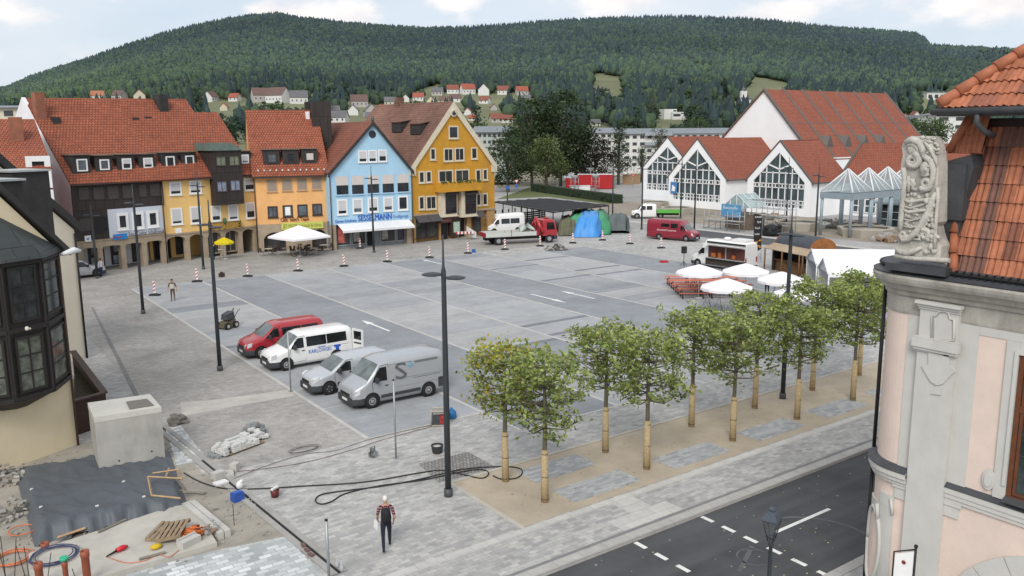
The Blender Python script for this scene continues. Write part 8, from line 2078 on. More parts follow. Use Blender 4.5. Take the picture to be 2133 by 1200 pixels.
for k in range(40):
 y=random.uniform(60,260);x=random.uniform(200,500);p=onu(*SX_(x,y),UR+.05);mb.ball(p,(random.uniform(.03,.06),random.uniform(.03,.09),random.uniform(.02,.05)),6,4)
p=onu(*SX_(362,335),UR);mb.ball(p,(.10,.13,.17),12,8);p=onu(*SX_(365,345),UR-.09);mb.ball(p,(.05,.035,.06),8,5)
for x in (345,385): mb.ball(onu(*SX_(x,318),UR-.07),(.03,.035,.025),8,5)
rel([(330,385),(362,398),(398,380)],.035)
for k in range(7): rel([(215+k*14,95+6*abs(k-3)),(225+k*12,170),(240+k*9,235)],[.022,.03,.012])
for k in range(6): rel([(350+k*14,110+k*18),(400+k*10,150+k*22),(440+k*4,200+k*24)],[.02,.032,.014])
for k in range(8): rel([(395-k*13,690+k*30),(425-k*15,720+k*32),(400-k*22,750+k*28)],[.02,.035,.015])
for k in range(5): rel([(190+k*18,420),(200+k*16,455+8*k),(185+k*20,500)],[.018,.034,.016])
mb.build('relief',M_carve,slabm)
mb=MB();mb.box((19.52,9.95,9.62),(20.3,11.45,9.80));mb.build('lead_plinth',M_lead,car)
# hanging frame sign
hs=thing('hanging_sign','black framed white sign on a black post in front of the grey pilaster','sign',tuple(onu(1905,1260,18.9)))
hs_u=18.9
A_=onu(1908,1140,hs_u);B_=onu(1872,1172,hs_u)
mb=MB();mb.tube([(A_.x,A_.y,0),A_],.03,8);mb.ball(A_+Vector((0,0,.02)),.05,8,6);mb.build('post',M_black,hs)
mb=MB();q=[A_+Vector((0,0,-.06)),Vector((A_.x-.25,B_.y,A_.z-.2)),Vector((A_.x-.25,B_.y,A_.z-1.3)),A_+Vector((0,0,-1.16))];mb.tube(q+[q[0]],.022,6);mb.build('frame',M_black,hs)
mb=MB();c=sum(q,Vector())/4;mb.face([p+(c-p)*.1 for p in q]);pn=mb.build('panel',M_plate,hs)
mb=MB();mb.ball(c+Vector((-.02,0,.25)),(.02,.06,.05),8,5);mb.build('emblem',M_tred,pn)
# street lantern at the bottom
p=at(1598,1285);p.z=0;ztop=hz(p,1056);ln_=thing('street_lantern','old style black lantern on a slim post at the bottom edge by the road','lantern',tuple(p),.3)
z0=hz(p,1118);z1_=hz(p,1082)
mb=MB();mb.lathe([(.14,0),(.14,.5),(.06,.7),(.05,z0-.25),(.075,z0-.22),(.05,z0-.16),(.05,z0-.06)],n=14);mb.build('post',M_post,ln_,L1)
def hexr(r,z): return [Vector((r*math.cos(PI/4+PI/2*k),r*math.sin(PI/4+PI/2*k),z)) for k in range(4)]
mb=MB()
for k in range(4): mb.tube([hexr(.10,z0-.1)[k],hexr(.27,z1_)[k]],.016,5);mb.tube([hexr(.10,z0-.1)[k],Vector((0,0,z0-.2))],.016,5);mb.tube([hexr(.11,z0)[k],hexr(.11,z0)[(k+1) % 4]],.016,5)
mb.build('frame',M_post,ln_,L1)
mb=MB();mb.loft([hexr(.105,z0),hexr(.255,z1_)],0,True,False,False);mb.build('glass',mat('lantern_glass',(.10,.11,.12),.1,.2,alpha=.45),ln_,L1)
mb=MB();mb.loft([hexr(.30,z1_),hexr(.29,z1_+.03),hexr(.15,ztop-.13),hexr(.11,ztop-.11),hexr(.13,ztop-.05),hexr(.04,ztop)],0,True,True,False);mb.build('hood',mat('lantern_hood',(.06,.075,.095),.45,.2,4),ln_,L1)

# cream house with the timber bay (left)
M_crm=mat('cream_render',(.73,.63,.44),.92,.05,.8,dirt=.1,bump=.15);M_crm2=mat('cream_render_pale',(.68,.63,.51),.92,.05,.8,dirt=.1)
M_timb=mat('black_timber',(.022,.019,.018),.6,.2,5);M_shing=brick('slate_shingles',(.05,.058,.058),(.04,.046,.047),(.02,.022,.022),.9,3.0,.02,.55,noise=.2,nscale=1)
lh=thing('cream_bay_house','cream house with black timber bay under a slate pyramid roof at the left edge','house',(5.0,39.0,0))
fl_=Fac(lh,(0,985),(165,925));LW=fl_.len
zA=fl_.pix(135,522)[1];sA=LW;s0,zt0=fl_.pix(0,410);slope_=(zt0-zA)/(sA-s0)
mb=MB();sl0=-4.0;fl_.poly(mb,[(sl0,-.2),(sA,-.2),(sA,zA),(sl0,zA+slope_*(sA-sl0))],-9.5,0);mb.build('wall',M_crm,lh)
mb=MB();a=fl_.pt(sA+.35,zA-.2,.25);b=fl_.pt(sl0,zA+slope_*(sA-sl0)+.1,.25);mb.prism([a,b,b+Vector((0,0,.28)),a+Vector((0,0,.28))],fl_.n*-9.8);mb.build('roof',M_slate,lh)
mb=MB();mb.cyl(fl_.pt(sA-.12,0,.1),fl_.pt(sA-.12,zA-.1,.1),.05,n=8);mb.build('downpipe',mat('pipe_brown',(.10,.055,.04),.5),lh)
# timber bay
OB=1.15;sR=fl_.pix(97,690,OB)[0];sW=fl_.pix(136,690,.05)[0];sL=fl_.pix(14,690,OB)[0];sLL=sL-(sW-sR)
zT=fl_.pix(55,540,OB)[1];zB=fl_.pix(55,832,OB)[1];zM=fl_.pix(60,682,OB)[1]
plan=[(sLL,0),(sL,OB),(sR,OB),(sW,0)]
mb=MB();mb.loft([[fl_.pt(q,z,o) for q,o in plan] for z in (zB,zT)],0,True,True,False);bay=mb.build('bay',M_timb,lh)
mb=MB();cs=(sL+sR)/2;mb.loft([[fl_.pt(cs+(q-cs)*k,z,o*k2+.02) for q,o in plan] for k,k2,z in ((.25,.25,zB-.55),(1.0,1.0,zB-.003))],0,True,True,False);mb.build('bay_underside',M_timb,bay)
zAp=fl_.pix(34,448,.2)[1]
mb=MB();mb.loft([[fl_.pt(cs+(q-cs)*k,z,o*k+.08) for q,o in ((sLL-.25,-.05),(sL-.1,OB+.2),(sR+.1,OB+.2),(sW+.25,-.05))] for k,z in ((1.0,zT+.003),(.97,zT+.12),(.02,zAp))],0,True,True,False);mb.build('bay_roof',M_shing,bay)
class SubFac:
 def __init__(s,par,a,b):
  s.par=par;s.a=Vector(a);s.b=Vector(b);s.a.z=s.b.z=0;s.d=(s.b-s.a).normalized();s.len=(s.b-s.a).length;s.n=Vector((s.d.y,-s.d.x,0))
for nm in ('pix','pt','rect','box','poly','frame','window'): setattr(SubFac,nm,getattr(Fac,nm))
ff=SubFac(bay,fl_.pt(sL,0,OB),fl_.pt(sR,0,OB));fr2=SubFac(bay,fl_.pt(sR,0,OB),fl_.pt(sW,0,0));fl2=SubFac(bay,fl_.pt(sLL,0,0),fl_.pt(sL,0,OB))
M_bg=glass('bay_glass',(.035,.04,.042),.05,.9,1.2);M_bg2=glass('bay_glass_light',(.10,.11,.09),.08,.7,3.5)
H_=zT-zB
for f_,e in ((ff,.22),(fr2,.14),(fl2,.14)):
 for z0,z1_,g in ((zB+.28,zM-.28,M_bg2),(zM+.28,zT-.22,M_bg)):
  f_.window((e,f_.len-e,z0,z1_),M_timb,.09,g,off=.02,mull=1 if f_ is ff else 0,trans=2,px=False,out=.06)
 mb=MB()
 for q in (0.0,f_.len): f_.box(mb,q-.07,q+.07,zB,zT-.004,-.05,.07)
 for z in (zB,zM-.1,zT-.18): f_.box(mb,.0,f_.len,z,z+.17,-.03,.11)
 mb.build('timber_frame',M_timb,bay)
mb=MB();p=ff.pt(ff.len*.45,zM,.13);mb.ball(p,(.08,.10,.09),8,5);mb.ball(p+Vector((.1,.05,-.03)),.05,7,4);mb.build('ornament',mat('ornament_white',(.6,.58,.5),.6),bay)
# second gable of the house,farther back
C2=Vector((7.91,54.57,0));g2=SubFac(lh,C2-fl_.d*14,C2);
zE2=g2.pix(159,478)[1];s2_,z2_=g2.pix(46,386);sp=(z2_-zE2)/(14-s2_)
mb=MB();g2.poly(mb,[(0,-.2),(14,-.2),(14,zE2),(0,zE2+sp*14)],-6,0);mb.build('rear_gable_wall',M_crm2,lh)
mb=MB();a=g2.pt(14.35,zE2-.22,.3);b=g2.pt(0,zE2+sp*14+.05,.3);mb.prism([a,b,b+Vector((0,0,.5)),a+Vector((0,0,.5))],g2.n*-6.3);mb.build('rear_roof',M_slate,lh)
mb=MB();mb.cyl(g2.pt(13.95,0,.1),g2.pt(13.95,zE2-.2,.1),.06,n=8);mb.build('downpipe',M_black,lh)
for (x0,x1_,y0,y1,off) in ((-30,46,376,450,-2.5),(34,101,356,440,-6.0)):
 o=fl_.a+fl_.n*off;
 q0,z0=fl_.pix(x0,y1,off);q1,z1_=fl_.pix(x1_,y0,off)
 mb=MB();fl_.box(mb,q0,q1,z0-1.5,z1_,off-2.0,off);dm=mb.build('roof_dormer',M_slate,lh);mb=MB();fl_.box(mb,q0-.1,q1+.1,z1_+.003,z1_+.09,off-2.1,off+.12);mb.build('dormer_capping',mat('zinc_pale',(.42,.44,.44),.4,.1,metal=.3),dm)
# white lamp on the corner of the house
p=fl_.pt(LW,0,.3);zl=fl_.pix(150,525,.3)[1]
wl_=thing('wall_lamp','white curved lamp head reaching out from the cream house corner','lamp',(p.x,p.y,zl))
mb=MB();e0=fl_.pt(sA-.1,zl-.08,.1);e1=fl_.pt(sA+.15,zl,.3);e2=fl_.pix(168,522,.3);e3=fl_.pt(e2[0],e2[1],.3)
mb.tube([e0,e1,e1.lerp(e3,.5)+Vector((0,0,.06)),e3],[.05,.11,.14,.05],10);mb.build('lamp_head',M_pw,wl_)
# brown parapet round the basement stair
P1,P2,P3=at(152,733,1.5),at(217,820,1.5),at(152,838,1.5)
t=thing('stair_parapet','dark brown boarded parapet round a basement stair beside the cream house','parapet',(P3.x,P3.y,0))
M_bt=mat('brown_boards',(.045,.026,.02),.7,.25,3)
mb=MB()
def wallseg(a,b,z0,z1_,w=.12): 
 d=(b-a).normalized();n=Vector((-d.y,d.x,0))*w/2;mb.hexa([Vector((*(p_)[:2],z0)) for p_ in (a-n,b-n,b+n,a+n)],[Vector((*(p_)[:2],z1_)) for p_ in (a-n,b-n,b+n,a+n)])
wallseg(P1,P2,.0,1.5);wallseg(P2,P3,.0,1.497);mb.build('boarding',M_bt,t)
mb=MB();wallseg(P1,P2,1.503,1.58,.3);wallseg(P2,P3,1.505,1.582,.3);mb.build('coping',mat('brown_coping',(.06,.04,.035),.6),t)
mb=MB();mb.face([(P1.x,P1.y,.9),(P2.x,P2.y,.9),(P3.x,P3.y,.9)]);mb.build('dark_fill',mat('fill_dark',(.05,.042,.03),.95,.5,5,bump=.6),t)  # plain dark sheet filling the space inside the parapet

# building site in the foreground
q=[at(208,988),at(345,962)];bl=at(183,840,2.3);br=at(312,822,2.3)
q=[Vector((p.x,p.y,0)) for p in (q[0],q[1],br,bl)]
cb_=thing('concrete_box','cast concrete shaft box with flat lid standing behind the grey tarpaulin','concrete box',tuple(q[0]))
M_cbox=mat('cast_concrete',(.375,.365,.335),.9,.13,1.1,dirt=.4,bump=.2)
mb=MB();mb.hexa(q,[p+Vector((0,0,2.1)) for p in q]);mb.build('body',M_cbox,cb_)
c=sum(q,Vector())/4;mb=MB();mb.hexa([p+(p-c)*.01+Vector((0,0,2.103)) for p in q],[p+(p-c)*.01+Vector((0,0,2.32)) for p in q]);mb.build('lid',mat('cast_concrete_pale',(.50,.49,.45),.9,.08,1.2,dirt=.1),cb_)
mb=MB();h=[at(x,y,2.33) for x,y in ((263,838),(306,832),(320,845),(270,853))];mb.hexa(h,[p+Vector((0,0,.035)) for p in h]);mb.build('hatch',mat('hatch_brown',(.16,.145,.13),.7),cb_)
mb=MB();[mb.cyl(q[0].lerp(q[1],f)+Vector((0,-.01,z)),q[0].lerp(q[1],f)+Vector((0,.02,z)),.035,n=8) for f,z in ((.3,.4),(.8,.55))];mb.build('tie_hole',M_black,cb_)
# tarpaulin over the pit
rnd=random.Random(12)
A_,B_,C_,D_=at(30,975,.18),at(352,932,.18),at(392,1036,.5),at(68,1108,.52)
mb=MB();n=46;G_=[]
from mathutils import noise as mnoise
for i in range(n+1):
 row=[]
 for j in range(n+1):
  f,g=i/n,j/n;p=A_.lerp(B_,f).lerp(D_.lerp(C_,f),g)
  e=min(f,g,1-f,1-g);q_=Vector((p.x*1.1+p.y*.35,p.y*.45,0));w=.07*mnoise.noise(q_)+.10*(1-abs(mnoise.noise(q_*1.7+Vector((4,2,1)))))**6+.012*mnoise.noise(Vector((p.x*5,p.y*2,9)))
  w += .05*math.exp(-((f-.45)*9)**2)*.6+.05*math.exp(-((g-.5)*10)**2)*.6
  z=.16+.36*g*g+w*1.2
  if g > .93: z=.52-.5*(g-.93)/.07+w*1.2;p=p+(D_-A_).normalized()*(.10*math.sin(f*40)+.05*math.sin(f*93))
  if f < .06: z=min(z,(.16+.36*g)*(1-(.06-f)/.06)+w*.5)
  if f > .95: z=min(z,.16-.16*(f-.95)/.05+w*.5)
  row.append(Vector((p.x,p.y,max(.02,z))))
 G_.append(row)
mb.loft(G_,0,False,False,True)
bm_=mb
tp_=thing('tarpaulin','large slate grey tarpaulin spread over the pit in front of the concrete box','tarpaulin',(A_.x,A_.y,0))
M_ts=mat('tarp_slate',(.088,.10,.115),.5,.07,1.0,bump=.12,bscale=9)
bm_.build('sheet',M_ts,tp_)
mb=MB()
for (i,j) in ((2,3),(3,18),(4,32),(19,40),(33,40),(29,24),(30,4)): p=G_[i][j];mb.cbox(p+Vector((0,0,.03)),(.05,.03,.02),rnd.random())
mb.build('weights',M_plate,tp_)
# pit floor,slabs,new paving
sheet('site_dirt_ground',[at(x,y)[:2] for x,y in ((-40,975),(60,950),(160,925),(345,895),(420,985),(505,1008),(598,1118),(300,1190),(180,1330),(-200,1330))],.008,M_dirt)
sb_=[at(x,y,.18) for x,y in ((60,1152),(398,1042),(452,1130),(196,1205),(60,1238))]
mb=MB();mb.hexa([Vector((p.x,p.y,0)) for p in sb_],[p for p in sb_]);mb.build('slab_floor',mat('slab_concrete',(.44,.42,.375),.9,.12,1.0,dirt=.25,bump=.2),None,kind='structure')
sheet('new_pavement',[at(x,y)[:2] for x,y in ((150,1235),(200,1208),(455,1146),(596,1118),(655,1178),(690,1235))],.014,M_pavelight)
sheet('new_strip_pavement',[at(x,y)[:2] for x,y in ((344,892),(376,886),(432,957),(368,970))],.014,M_pavelight)
mb=MB();p_=at(192,640,.014);q_=at(301,856,.014);n_=Vector((.12,0,0));mb.face([p_-n_*.7,p_+n_*.7,q_+n_,q_-n_],2);a,b=Vector((8.2,42.0,.012)),Vector((9.45,22.2,.012));d=(b-a).normalized();n_=Vector((-d.y,d.x,0))
for w0,w1,z,m in ((-.28,-.06,.03,0),(.06,.26,.03,0)): mb.hexa([a+n_*w0,b+n_*w0,b+n_*w1,a+n_*w1],[p+Vector((0,0,z)) for p in (a+n_*w0,b+n_*w0,b+n_*w1,a+n_*w1)],m)
mb.face([a+n_*-.06,b+n_*-.06,b+n_*.06,a+n_*.06],1);mb.build('slot_drain_kerb',[mat('drain_concrete',(.33,.32,.30),.9,.12,1.5,dirt=.2),M_black,mat('gutter_stone',(.2,.2,.2),.9,.2,3)],None,kind='structure')
mb=MB();rnd=random.Random(77);dp=[at(x,y)[:2] for x,y in ((-20,985),(160,935),(345,900),(420,985),(505,1008),(598,1118),(455,1145),(180,1300),(-100,1300))]
for k in range(900):
 u,v=rnd.uniform(0,9.5),rnd.uniform(22,38)
 if inside((u,v),dp): s_=rnd.uniform(.012,.05)*(1.6 if rnd.random() < .06 else 1);mb.cbox((u,v,.01+s_*.4),(s_,s_*.8,s_*.5),rnd.random()*3,tilt=Matrix.Rotation(rnd.uniform(-.5,.5),4,'X'))
mb.build('gravel',mat('site_gravel',(.30,.28,.25),.9,.35,3),None,kind='stuff')
def quickbox(name,label,cat,parts,group=None):
 """parts: (part name, material, [(centre, half, rz)])"""
 c0=parts[0][2][0][0];t=thing(name,label,cat,(c0[0],c0[1],0),0,group)
 for nm,m,bs in parts:
  mb=MB();[mb.cbox(b[0],b[1],b[2] if len(b) > 2 else 0,tilt=b[3] if len(b) > 3 else None) for b in bs];mb.build(nm,m,t)
 return t
# kerb beams
a,b=at(393,1046,.25),at(466,1108,.25);d=(b-a);rz=math.atan2(d.y,d.x);c=(a+b)/2;n_=Vector((-d.y,d.x,0)).normalized()
for k,lab in ((0,'long grey kerb beam lying beside the slab, inner one'),(1,'long grey kerb beam lying beside the slab, outer one')):
 cc_=c+n_*(.2*k*1.15-.1);quickbox('kerb_beam',lab,'kerb stone',[('stone',M_conc,[((cc_.x,cc_.y,.14),(d.length/2,.1,.13),rz)])],'kerb beams beside the slab')
# pallets
def pallet(label,x,y,z,rz,tl=None):
 p=at(x,y,z);t=thing('pallet',label,'pallet',tuple(p),rz,'wooden pallets on the slab');T=tl or Matrix.Identity(4);m=mat('pallet_wood',(.27,.20,.13),.9,.25,5)
 mb=MB(T);[mb.box((-.6,-.4+k*.17,.1),(.6,-.4+k*.17+.11,.125)) for k in range(5)];mb.build('deck',m,t,L1)
 mb=MB(T);[mb.box((-.6+k*.55,-.4,.0),(-.6+k*.55+.1,.4,.098)) for k in range(3)];mb.build('bearer',m,t,L1)
pallet('grey wooden pallet lying flat at the bottom of the pair',345,1110,.19,.9);pallet('upper wooden pallet tilted on the first one',362,1108,.33,1.05,Matrix.Rotation(R(-10),4,'X'))
p=at(398,1117,.19);t=thing('safety_netting','heap of bright orange safety netting beside the pallets','netting',tuple(p));mb=MB();rnd=random.Random(4)
for k in range(34):
 q_=[p+Vector((rnd.uniform(-.4,.4),rnd.uniform(-.35,.35),rnd.uniform(0,.25))) for _ in range(4)];mb.tube(q_,.018,5)
mb.build('net_strands',mat('net_orange',(.62,.17,.05),.7,.2,4),t)
p=at(395,1145,.0);quickbox('concrete_trough','grey concrete block beside the orange netting','block',[('block',M_conc,[((p.x,p.y,.28),(.34,.16,.12),.4),((p.x-.05,p.y+.1,.42),(.34,.03,.04),.4)])])
p=at(325,1143,.19);mb=MB();mb.ball((p.x,p.y,.26),(.18,.13,.09),9,6);mb.ball((p.x+.1,p.y+.05,.25),(.1,.1,.06),8,5);solo('yellow_bag',mb,mat('bag_yellow',(.55,.38,.02),.6),'small crumpled yellow bag in front of the pallets','bag')
p=at(250,1150,.19);t=thing('angle_grinder','red hand power tool lying on the slab','power tool',tuple(p));mb=MB();mb.tube([(p.x-.1,p.y,.27),(p.x+.12,p.y+.08,.28),(p.x+.25,p.y+.12,.26)],[.07,.09,.04],8);mb.build('housing',mat('tool_red',(.5,.02,.03),.4),t);mb=MB();mb.tube([(p.x-.1,p.y,.26),(p.x-.42,p.y-.12,.22)],[.035,.02],6);mb.build('handle',M_black,t)
# drain pipes,rebars,coils
M_pipe=mat('pipe_terracotta',(.26,.075,.04),.5,.1,3)
for k,(x,y,yt,lab) in enumerate(((184,1225,1147,'tall red brown drain pipe, nearest the slab edge'),(140,1225,1167,'red brown drain pipe with green cap'),(86,1235,1172,'red brown drain pipe at the left of the three'),(95,1150,1130,'short red brown pipe stub at the corner of the tarpaulin'))):
 p=at(x,y);p.z=0;h=hz(p,yt);t=thing('drain_pipe',lab,'pipe',tuple(p),0,'red brown drain pipes standing upright');r=.11 if k != 1 else .075
 mb=MB();mb.lathe([(r,0),(r,h-.2),(r*1.15,h-.18),(r*1.15,h),(r*.9,h),(r*.9,h-.3)],n=16,caps=False);mb.build('pipe',M_pipe,t,L1)
 if k == 1: mb=MB();mb.cyl((0,0,h+.003),(0,0,h+.1),.12,n=14);mb.build('cap',mat('cap_green',(.04,.38,.22),.5),t,L1)
p=at(105,1190);mb=MB();mb.cyl((p.x,p.y,.0),(p.x,p.y,.12),.13,n=14);solo('pipe_cap',mb,mat('cap_green',(.04,.38,.22),.5),'green plastic cap lying among the drain pipes','cap')
M_rust=mat('rebar',(.035,.025,.022),.8)
for k,(x,y,yt) in enumerate(((12,1205,1120),(30,1215,1128),(55,1210,1135),(66,1230,1140),(98,1215,1158),(165,1230,1185),(20,1240,1150))):
 p=at(x,y);p.z=0;mb=MB();h=hz(p,yt);mb.tube([p,p+Vector((.2*math.sin(k*2),.1,h))],.012,5);solo('reinforcing_bar',mb,M_rust,'thin rusty reinforcing bar sticking up among the pipes','bar','reinforcing bars at the bottom left',base=tuple(p))
M_tim0=mat('timber',(.40,.27,.15),.8,.2,5)
def coil(name,label,x,y,r,n,m,rad=.018,z=.05,seed=1,sq=1.0):
 p=at(x,y,z);rnd=random.Random(seed);pts=[]
 for k in range(n*18+1): a=2*PI*k/18;rr=r*(1+.12*math.sin(k*.13+seed)+rnd.uniform(-.02,.02));pts.append(p+Vector((rr*math.cos(a)+.05*math.sin(k*.05),rr*sq*math.sin(a),.01+.02*(k/18)+rnd.uniform(0,.015))))
 mb=MB();mb.tube(pts,rad,5);return solo(name,mb,m,label,'cable',base=tuple(p))
coil('cable_coil','loose coil of dark blue cable on the slab behind the pipes',112,1160,.62,4,mat('cable_blue',(.05,.06,.13),.6),z=.2);coil('hose_coil','orange hose loops at the left edge among the bars',25,1165,.5,3,mat('hose_orange',(.55,.16,.07),.6),.022,z=.05,seed=3);coil('hose_coil','orange hose bend at the left corner of the tarpaulin',45,1105,.42,1,mat('hose_orange',(.55,.16,.07),.6),.022,z=.1,seed=5);coil('hose_coil','black hose loop between the front pipes',150,1205,.35,2,M_black,.025,z=.1,seed=7)
def cable(label,pts,r,m,z=.03,name='cable'):
 P=[at(x,y,z) for x,y in pts];out=[]
 for i in range(len(P)-1):
  p0,p1,p2,p3=P[max(i-1,0)],P[i],P[i+1],P[min(i+2,len(P)-1)]
  for k in range(6):
   t_=k/6;out.append(.5*((2*p1)+(p2-p0)*t_+(2*p0-5*p1+4*p2-p3)*t_*t_+(3*p1-p0-3*p2+p3)*t_**3))
 out.append(P[-1]);mb=MB();mb.tube(out,r,6);return solo(name,mb,m,label,'cable',base=tuple(P[0]))
M_hose=mat('black_hose',(.022,.022,.024),.6)
cable('long black cable from the site across the paving to the first plane tree',[(383,985),(420,1005),(470,1018),(540,1018),(640,1012),(760,1004),(880,984),(925,980),(970,990),(1005,996),(1018,985),(1000,978),(960,983),(880,1000),(790,1012),(720,1028),(690,1045),(668,1050),(657,1042),(670,1030),(720,1022),(800,1012),(880,997),(960,978),(1040,972),(1080,975),(1088,985),(1075,996),(1045,998),(1027,991)],.026,M_hose)
cable('thin brownish cable lying from the stone blocks to the post foot',[(495,982),(560,975),(640,962),(740,935),(790,918),(900,888)],.012,mat('cable_brown',(.16,.11,.08),.8));cable('second thin cable running towards the generator',[(480,1000),(560,968),(640,945),(700,938),(780,912),(920,880)],.010,mat('cable_brown',(.16,.11,.08),.8))
coil('wire_coil','flat oval coil of thin wire on the worn paving',632,938,.62,3,mat('wire_grey',(.08,.075,.07),.7),.010,z=.03,seed=9,sq=.5)
heap('low heap of grey rubble beside the cream house wall',14,1000,70,1.0,[Mr[0],M_dirt],.10);heap('small heap of broken concrete behind the drain pipes',30,1075,46,.7,[Mr[0],M_dirt],.09);heap('crumbled grit and stones at the corner of the concrete slab',440,1120,50,.45,Mr[:2],.07)
for k,(a,b,lab) in enumerate((((205,1108),(262,1082),'grey plank lying across the slab behind the red tool'),((120,1120),(178,1100),'short pale plank on the slab at the tarpaulin edge'),((290,1165),(345,1150),'thin batten lying in front of the yellow bag'))):
 mb=MB();mb.tube([at(*a,.22),at(*b,.22)],.05,4,sm=False);solo('plank',mb,mat('board_grey',(.2,.18,.15),.9,.2) if k != 1 else M_tim0,lab,'plank')
cable('thin orange cord wandering over the slab',[(225,1160),(262,1172),(300,1168),(330,1155),(352,1160),(372,1146)],.012,mat('hose_orange',(.55,.16,.07),.6),.2)
# paving stones on a pallet and loose heaps
p=at(500,932);p.z=0;t=thing('paver_stack','broken open stack of whitish grey pavers on a pallet','paver stack',tuple(p),.35);rnd=random.Random(3)
mb=MB();[mb.box((-.9,-.5+k*.2,.05),(.9,-.5+k*.2+.14,.09)) for k in range(6)];mb.build('pallet',mat('pallet_wood',(.27,.20,.13),.9),t,L1)
def blocks(nm,m,n,cx,cy,sx,sy,zmax,base=.1):
 mb=MB()
 for k in range(n):
  x,y=cx+rnd.uniform(-sx,sx),cy+rnd.uniform(-sy,sy);f=max(0,1-((x-cx)/sx)**2*.7-((y-cy)/sy)**2*.5);mb.cbox((x,y,base+rnd.random()*zmax*f),(.13,.09,.05),rnd.choice([0,1.57])+rnd.uniform(-.25,.25),tilt=Matrix.Rotation(rnd.uniform(-.12,.12),4,'X'))
 mb.build(nm,m,t,L1)
mb=MB()
for i in range(8):
 for j in range(5):
  for k in range(3 if i < 6 else 2):
   if rnd.random() < .88-.12*k: mb.cbox((-1.05+i*.22+rnd.uniform(-.02,.02),-.45+j*.18+rnd.uniform(-.02,.02),.15+k*.11),(.1,.08,.05),rnd.uniform(-.06,.06))
mb.build('stacked_pavers',mat('paver_pale',(.56,.56,.54),.85,.08),t,L1);blocks('pale_pavers',mat('paver_pale',(.56,.56,.54),.85,.08),46,.85,.35,.55,.45,.35);blocks('grey_pavers',mat('paver_grey',(.24,.25,.25),.85,.08),40,1.3,.75,.5,.3,.45);blocks('grey_pavers',mat('paver_grey',(.24,.25,.25),.85,.08),14,-1.1,.1,.25,.35,.1,.05)
p=at(370,882);p.z=0;t=thing('paver_heap','small heap of grey bricks beside the concrete box','paver heap',tuple(p),.2);blocks('bricks',mat('brick_greybrown',(.22,.2,.18),.9,.15),45,0,0,.35,.3,.45,.05)
for k,(x,y,w,h,lab) in enumerate(((455,998,.22,.3,'square grey stone block by the slot drain'),(478,990,.25,.12,'flat grey slab resting beside the stone block'),(490,980,.14,.3,'upright pale block at the slot drain edge'),(460,1008,.25,.08,'low pale slab in front of the stone block'))):
 p=at(x,y);quickbox('stone_block',lab,'block',[('stone',M_conc if k != 3 else M_plate,[((p.x,p.y,h/2+.01),(w,.16,h/2),.3+k)])],'loose blocks by the slot drain')
p=at(495,1043);quickbox('plastic_crate','blue plastic canister box beside the slot drain','box',[('box',mat('crate_mid_blue',(.03,.09,.36),.5),[((p.x,p.y,.16),(.2,.15,.15),.2)]),('lid',mat('crate_mid_blue',(.03,.09,.36),.5),[((p.x,p.y,.33),(.17,.12,.015),.2)])])
p=at(500,1019);mb=MB();mb.ball((p.x,p.y,.16),(.14,.12,.17),9,7);mb.ball((p.x+.05,p.y-.03,.3),(.08,.07,.08),8,5);solo('white_sack',mb,M_plate,'white sack standing by the slot drain above the blue box','sack')
p=at(573,1035);t=thing('bucket','dark red bucket with a pale tool across it','bucket',tuple(p));mb=MB();mb.lathe([(.13,.01),(.17,.3),(.15,.3),(.12,.05)],n=16);mb.build('pail',mat('bucket_maroon',(.12,.025,.025),.5),t,L1);mb=MB();mb.cbox((0,0,.33),(.16,.05,.03),.5);mb.build('trowel',M_plate,t,L1)
p=at(911,943);t=thing('mortar_tub','round black mortar tub with pale filling','tub',tuple(p));mb=MB();mb.lathe([(.2,.01),(.26,.34),(.24,.34),(.22,.28)],n=18,caps=False);mb.build('tub',M_rubber,t,L1);mb=MB();mb.lathe([(.235,.29),(.02,.3)],n=18);mb.build('mortar',M_conc,t,L1)
p=at(777,951);t=thing('stone_saw','small grey hand machine standing on the paving left of the post','machine',tuple(p),.4);mb=MB();mb.box((-.14,-.12,.02),(.14,.12,.2));mb.lathe([(.12,.2),(.1,.34),(.02,.38)],n=10);mb.build('motor',mat('machine_grey',(.12,.13,.13),.5,.3,6),t,L1);mb=MB();mb.tube([(-.14,0,.1),(-.12,0,.42),(.12,0,.42),(.14,0,.1)],.018,6);mb.build('handle',M_black,t,L1);mb=MB();mb.cyl((0,-.13,.14),(0,-.16,.14),.13,n=16,sm=False);mb.build('disc',M_galv,t,L1)
# generator with blue tank
p=at(916,884);t=thing('generator','small generator in a pale tube frame with red engine','generator',tuple(p),aR_+.1);mb=MB()
for y in (-.28,.28): mb.tube([(-.38,y,.05),(.38,y,.05),(.38,y,.7),(-.38,y,.7),(-.38,y,.05)],.03,6)
for x,z in ((-.38,.7),(.38,.7),(-.38,.05),(.38,.05)): mb.tube([(x,-.28,z),(x,.28,z)],.03,6)
mb.build('frame',mat('frame_beige',(.42,.37,.3),.6),t,L1);mb=MB();mb.box((-.34,-.25,.08),(.0,.25,.55));mb.build('alternator',mat('machine_dark',(.05,.055,.06),.5,.3,5),t,L1);mb=MB();mb.box((.0,-.24,.1),(.34,.24,.5));mb.ball((.15,-.22,.35),(.12,.05,.12),8,6);mb.build('engine',mat('engine_red',(.3,.03,.03),.5,.3,6),t,L1);mb=MB();mb.box((-.3,-.26,.56),(.3,.26,.68));mb.build('tank',mat('tank_grey',(.26,.25,.23),.5),t,L1)
p=at(941,872);mb=MB();mb.lathe([(.16,.02),(.22,.1),(.22,.34),(.1,.46),(.06,.46),(.06,.54)],(p.x,p.y,0),14);mb.box((p.x-.2,p.y-.1,.0),(p.x+.2,p.y+.1,.2));solo('blue_canister',mb,mat('canister_blue',(.02,.14,.36),.4),'blue canister behind the lamp post beside the generator','canister')
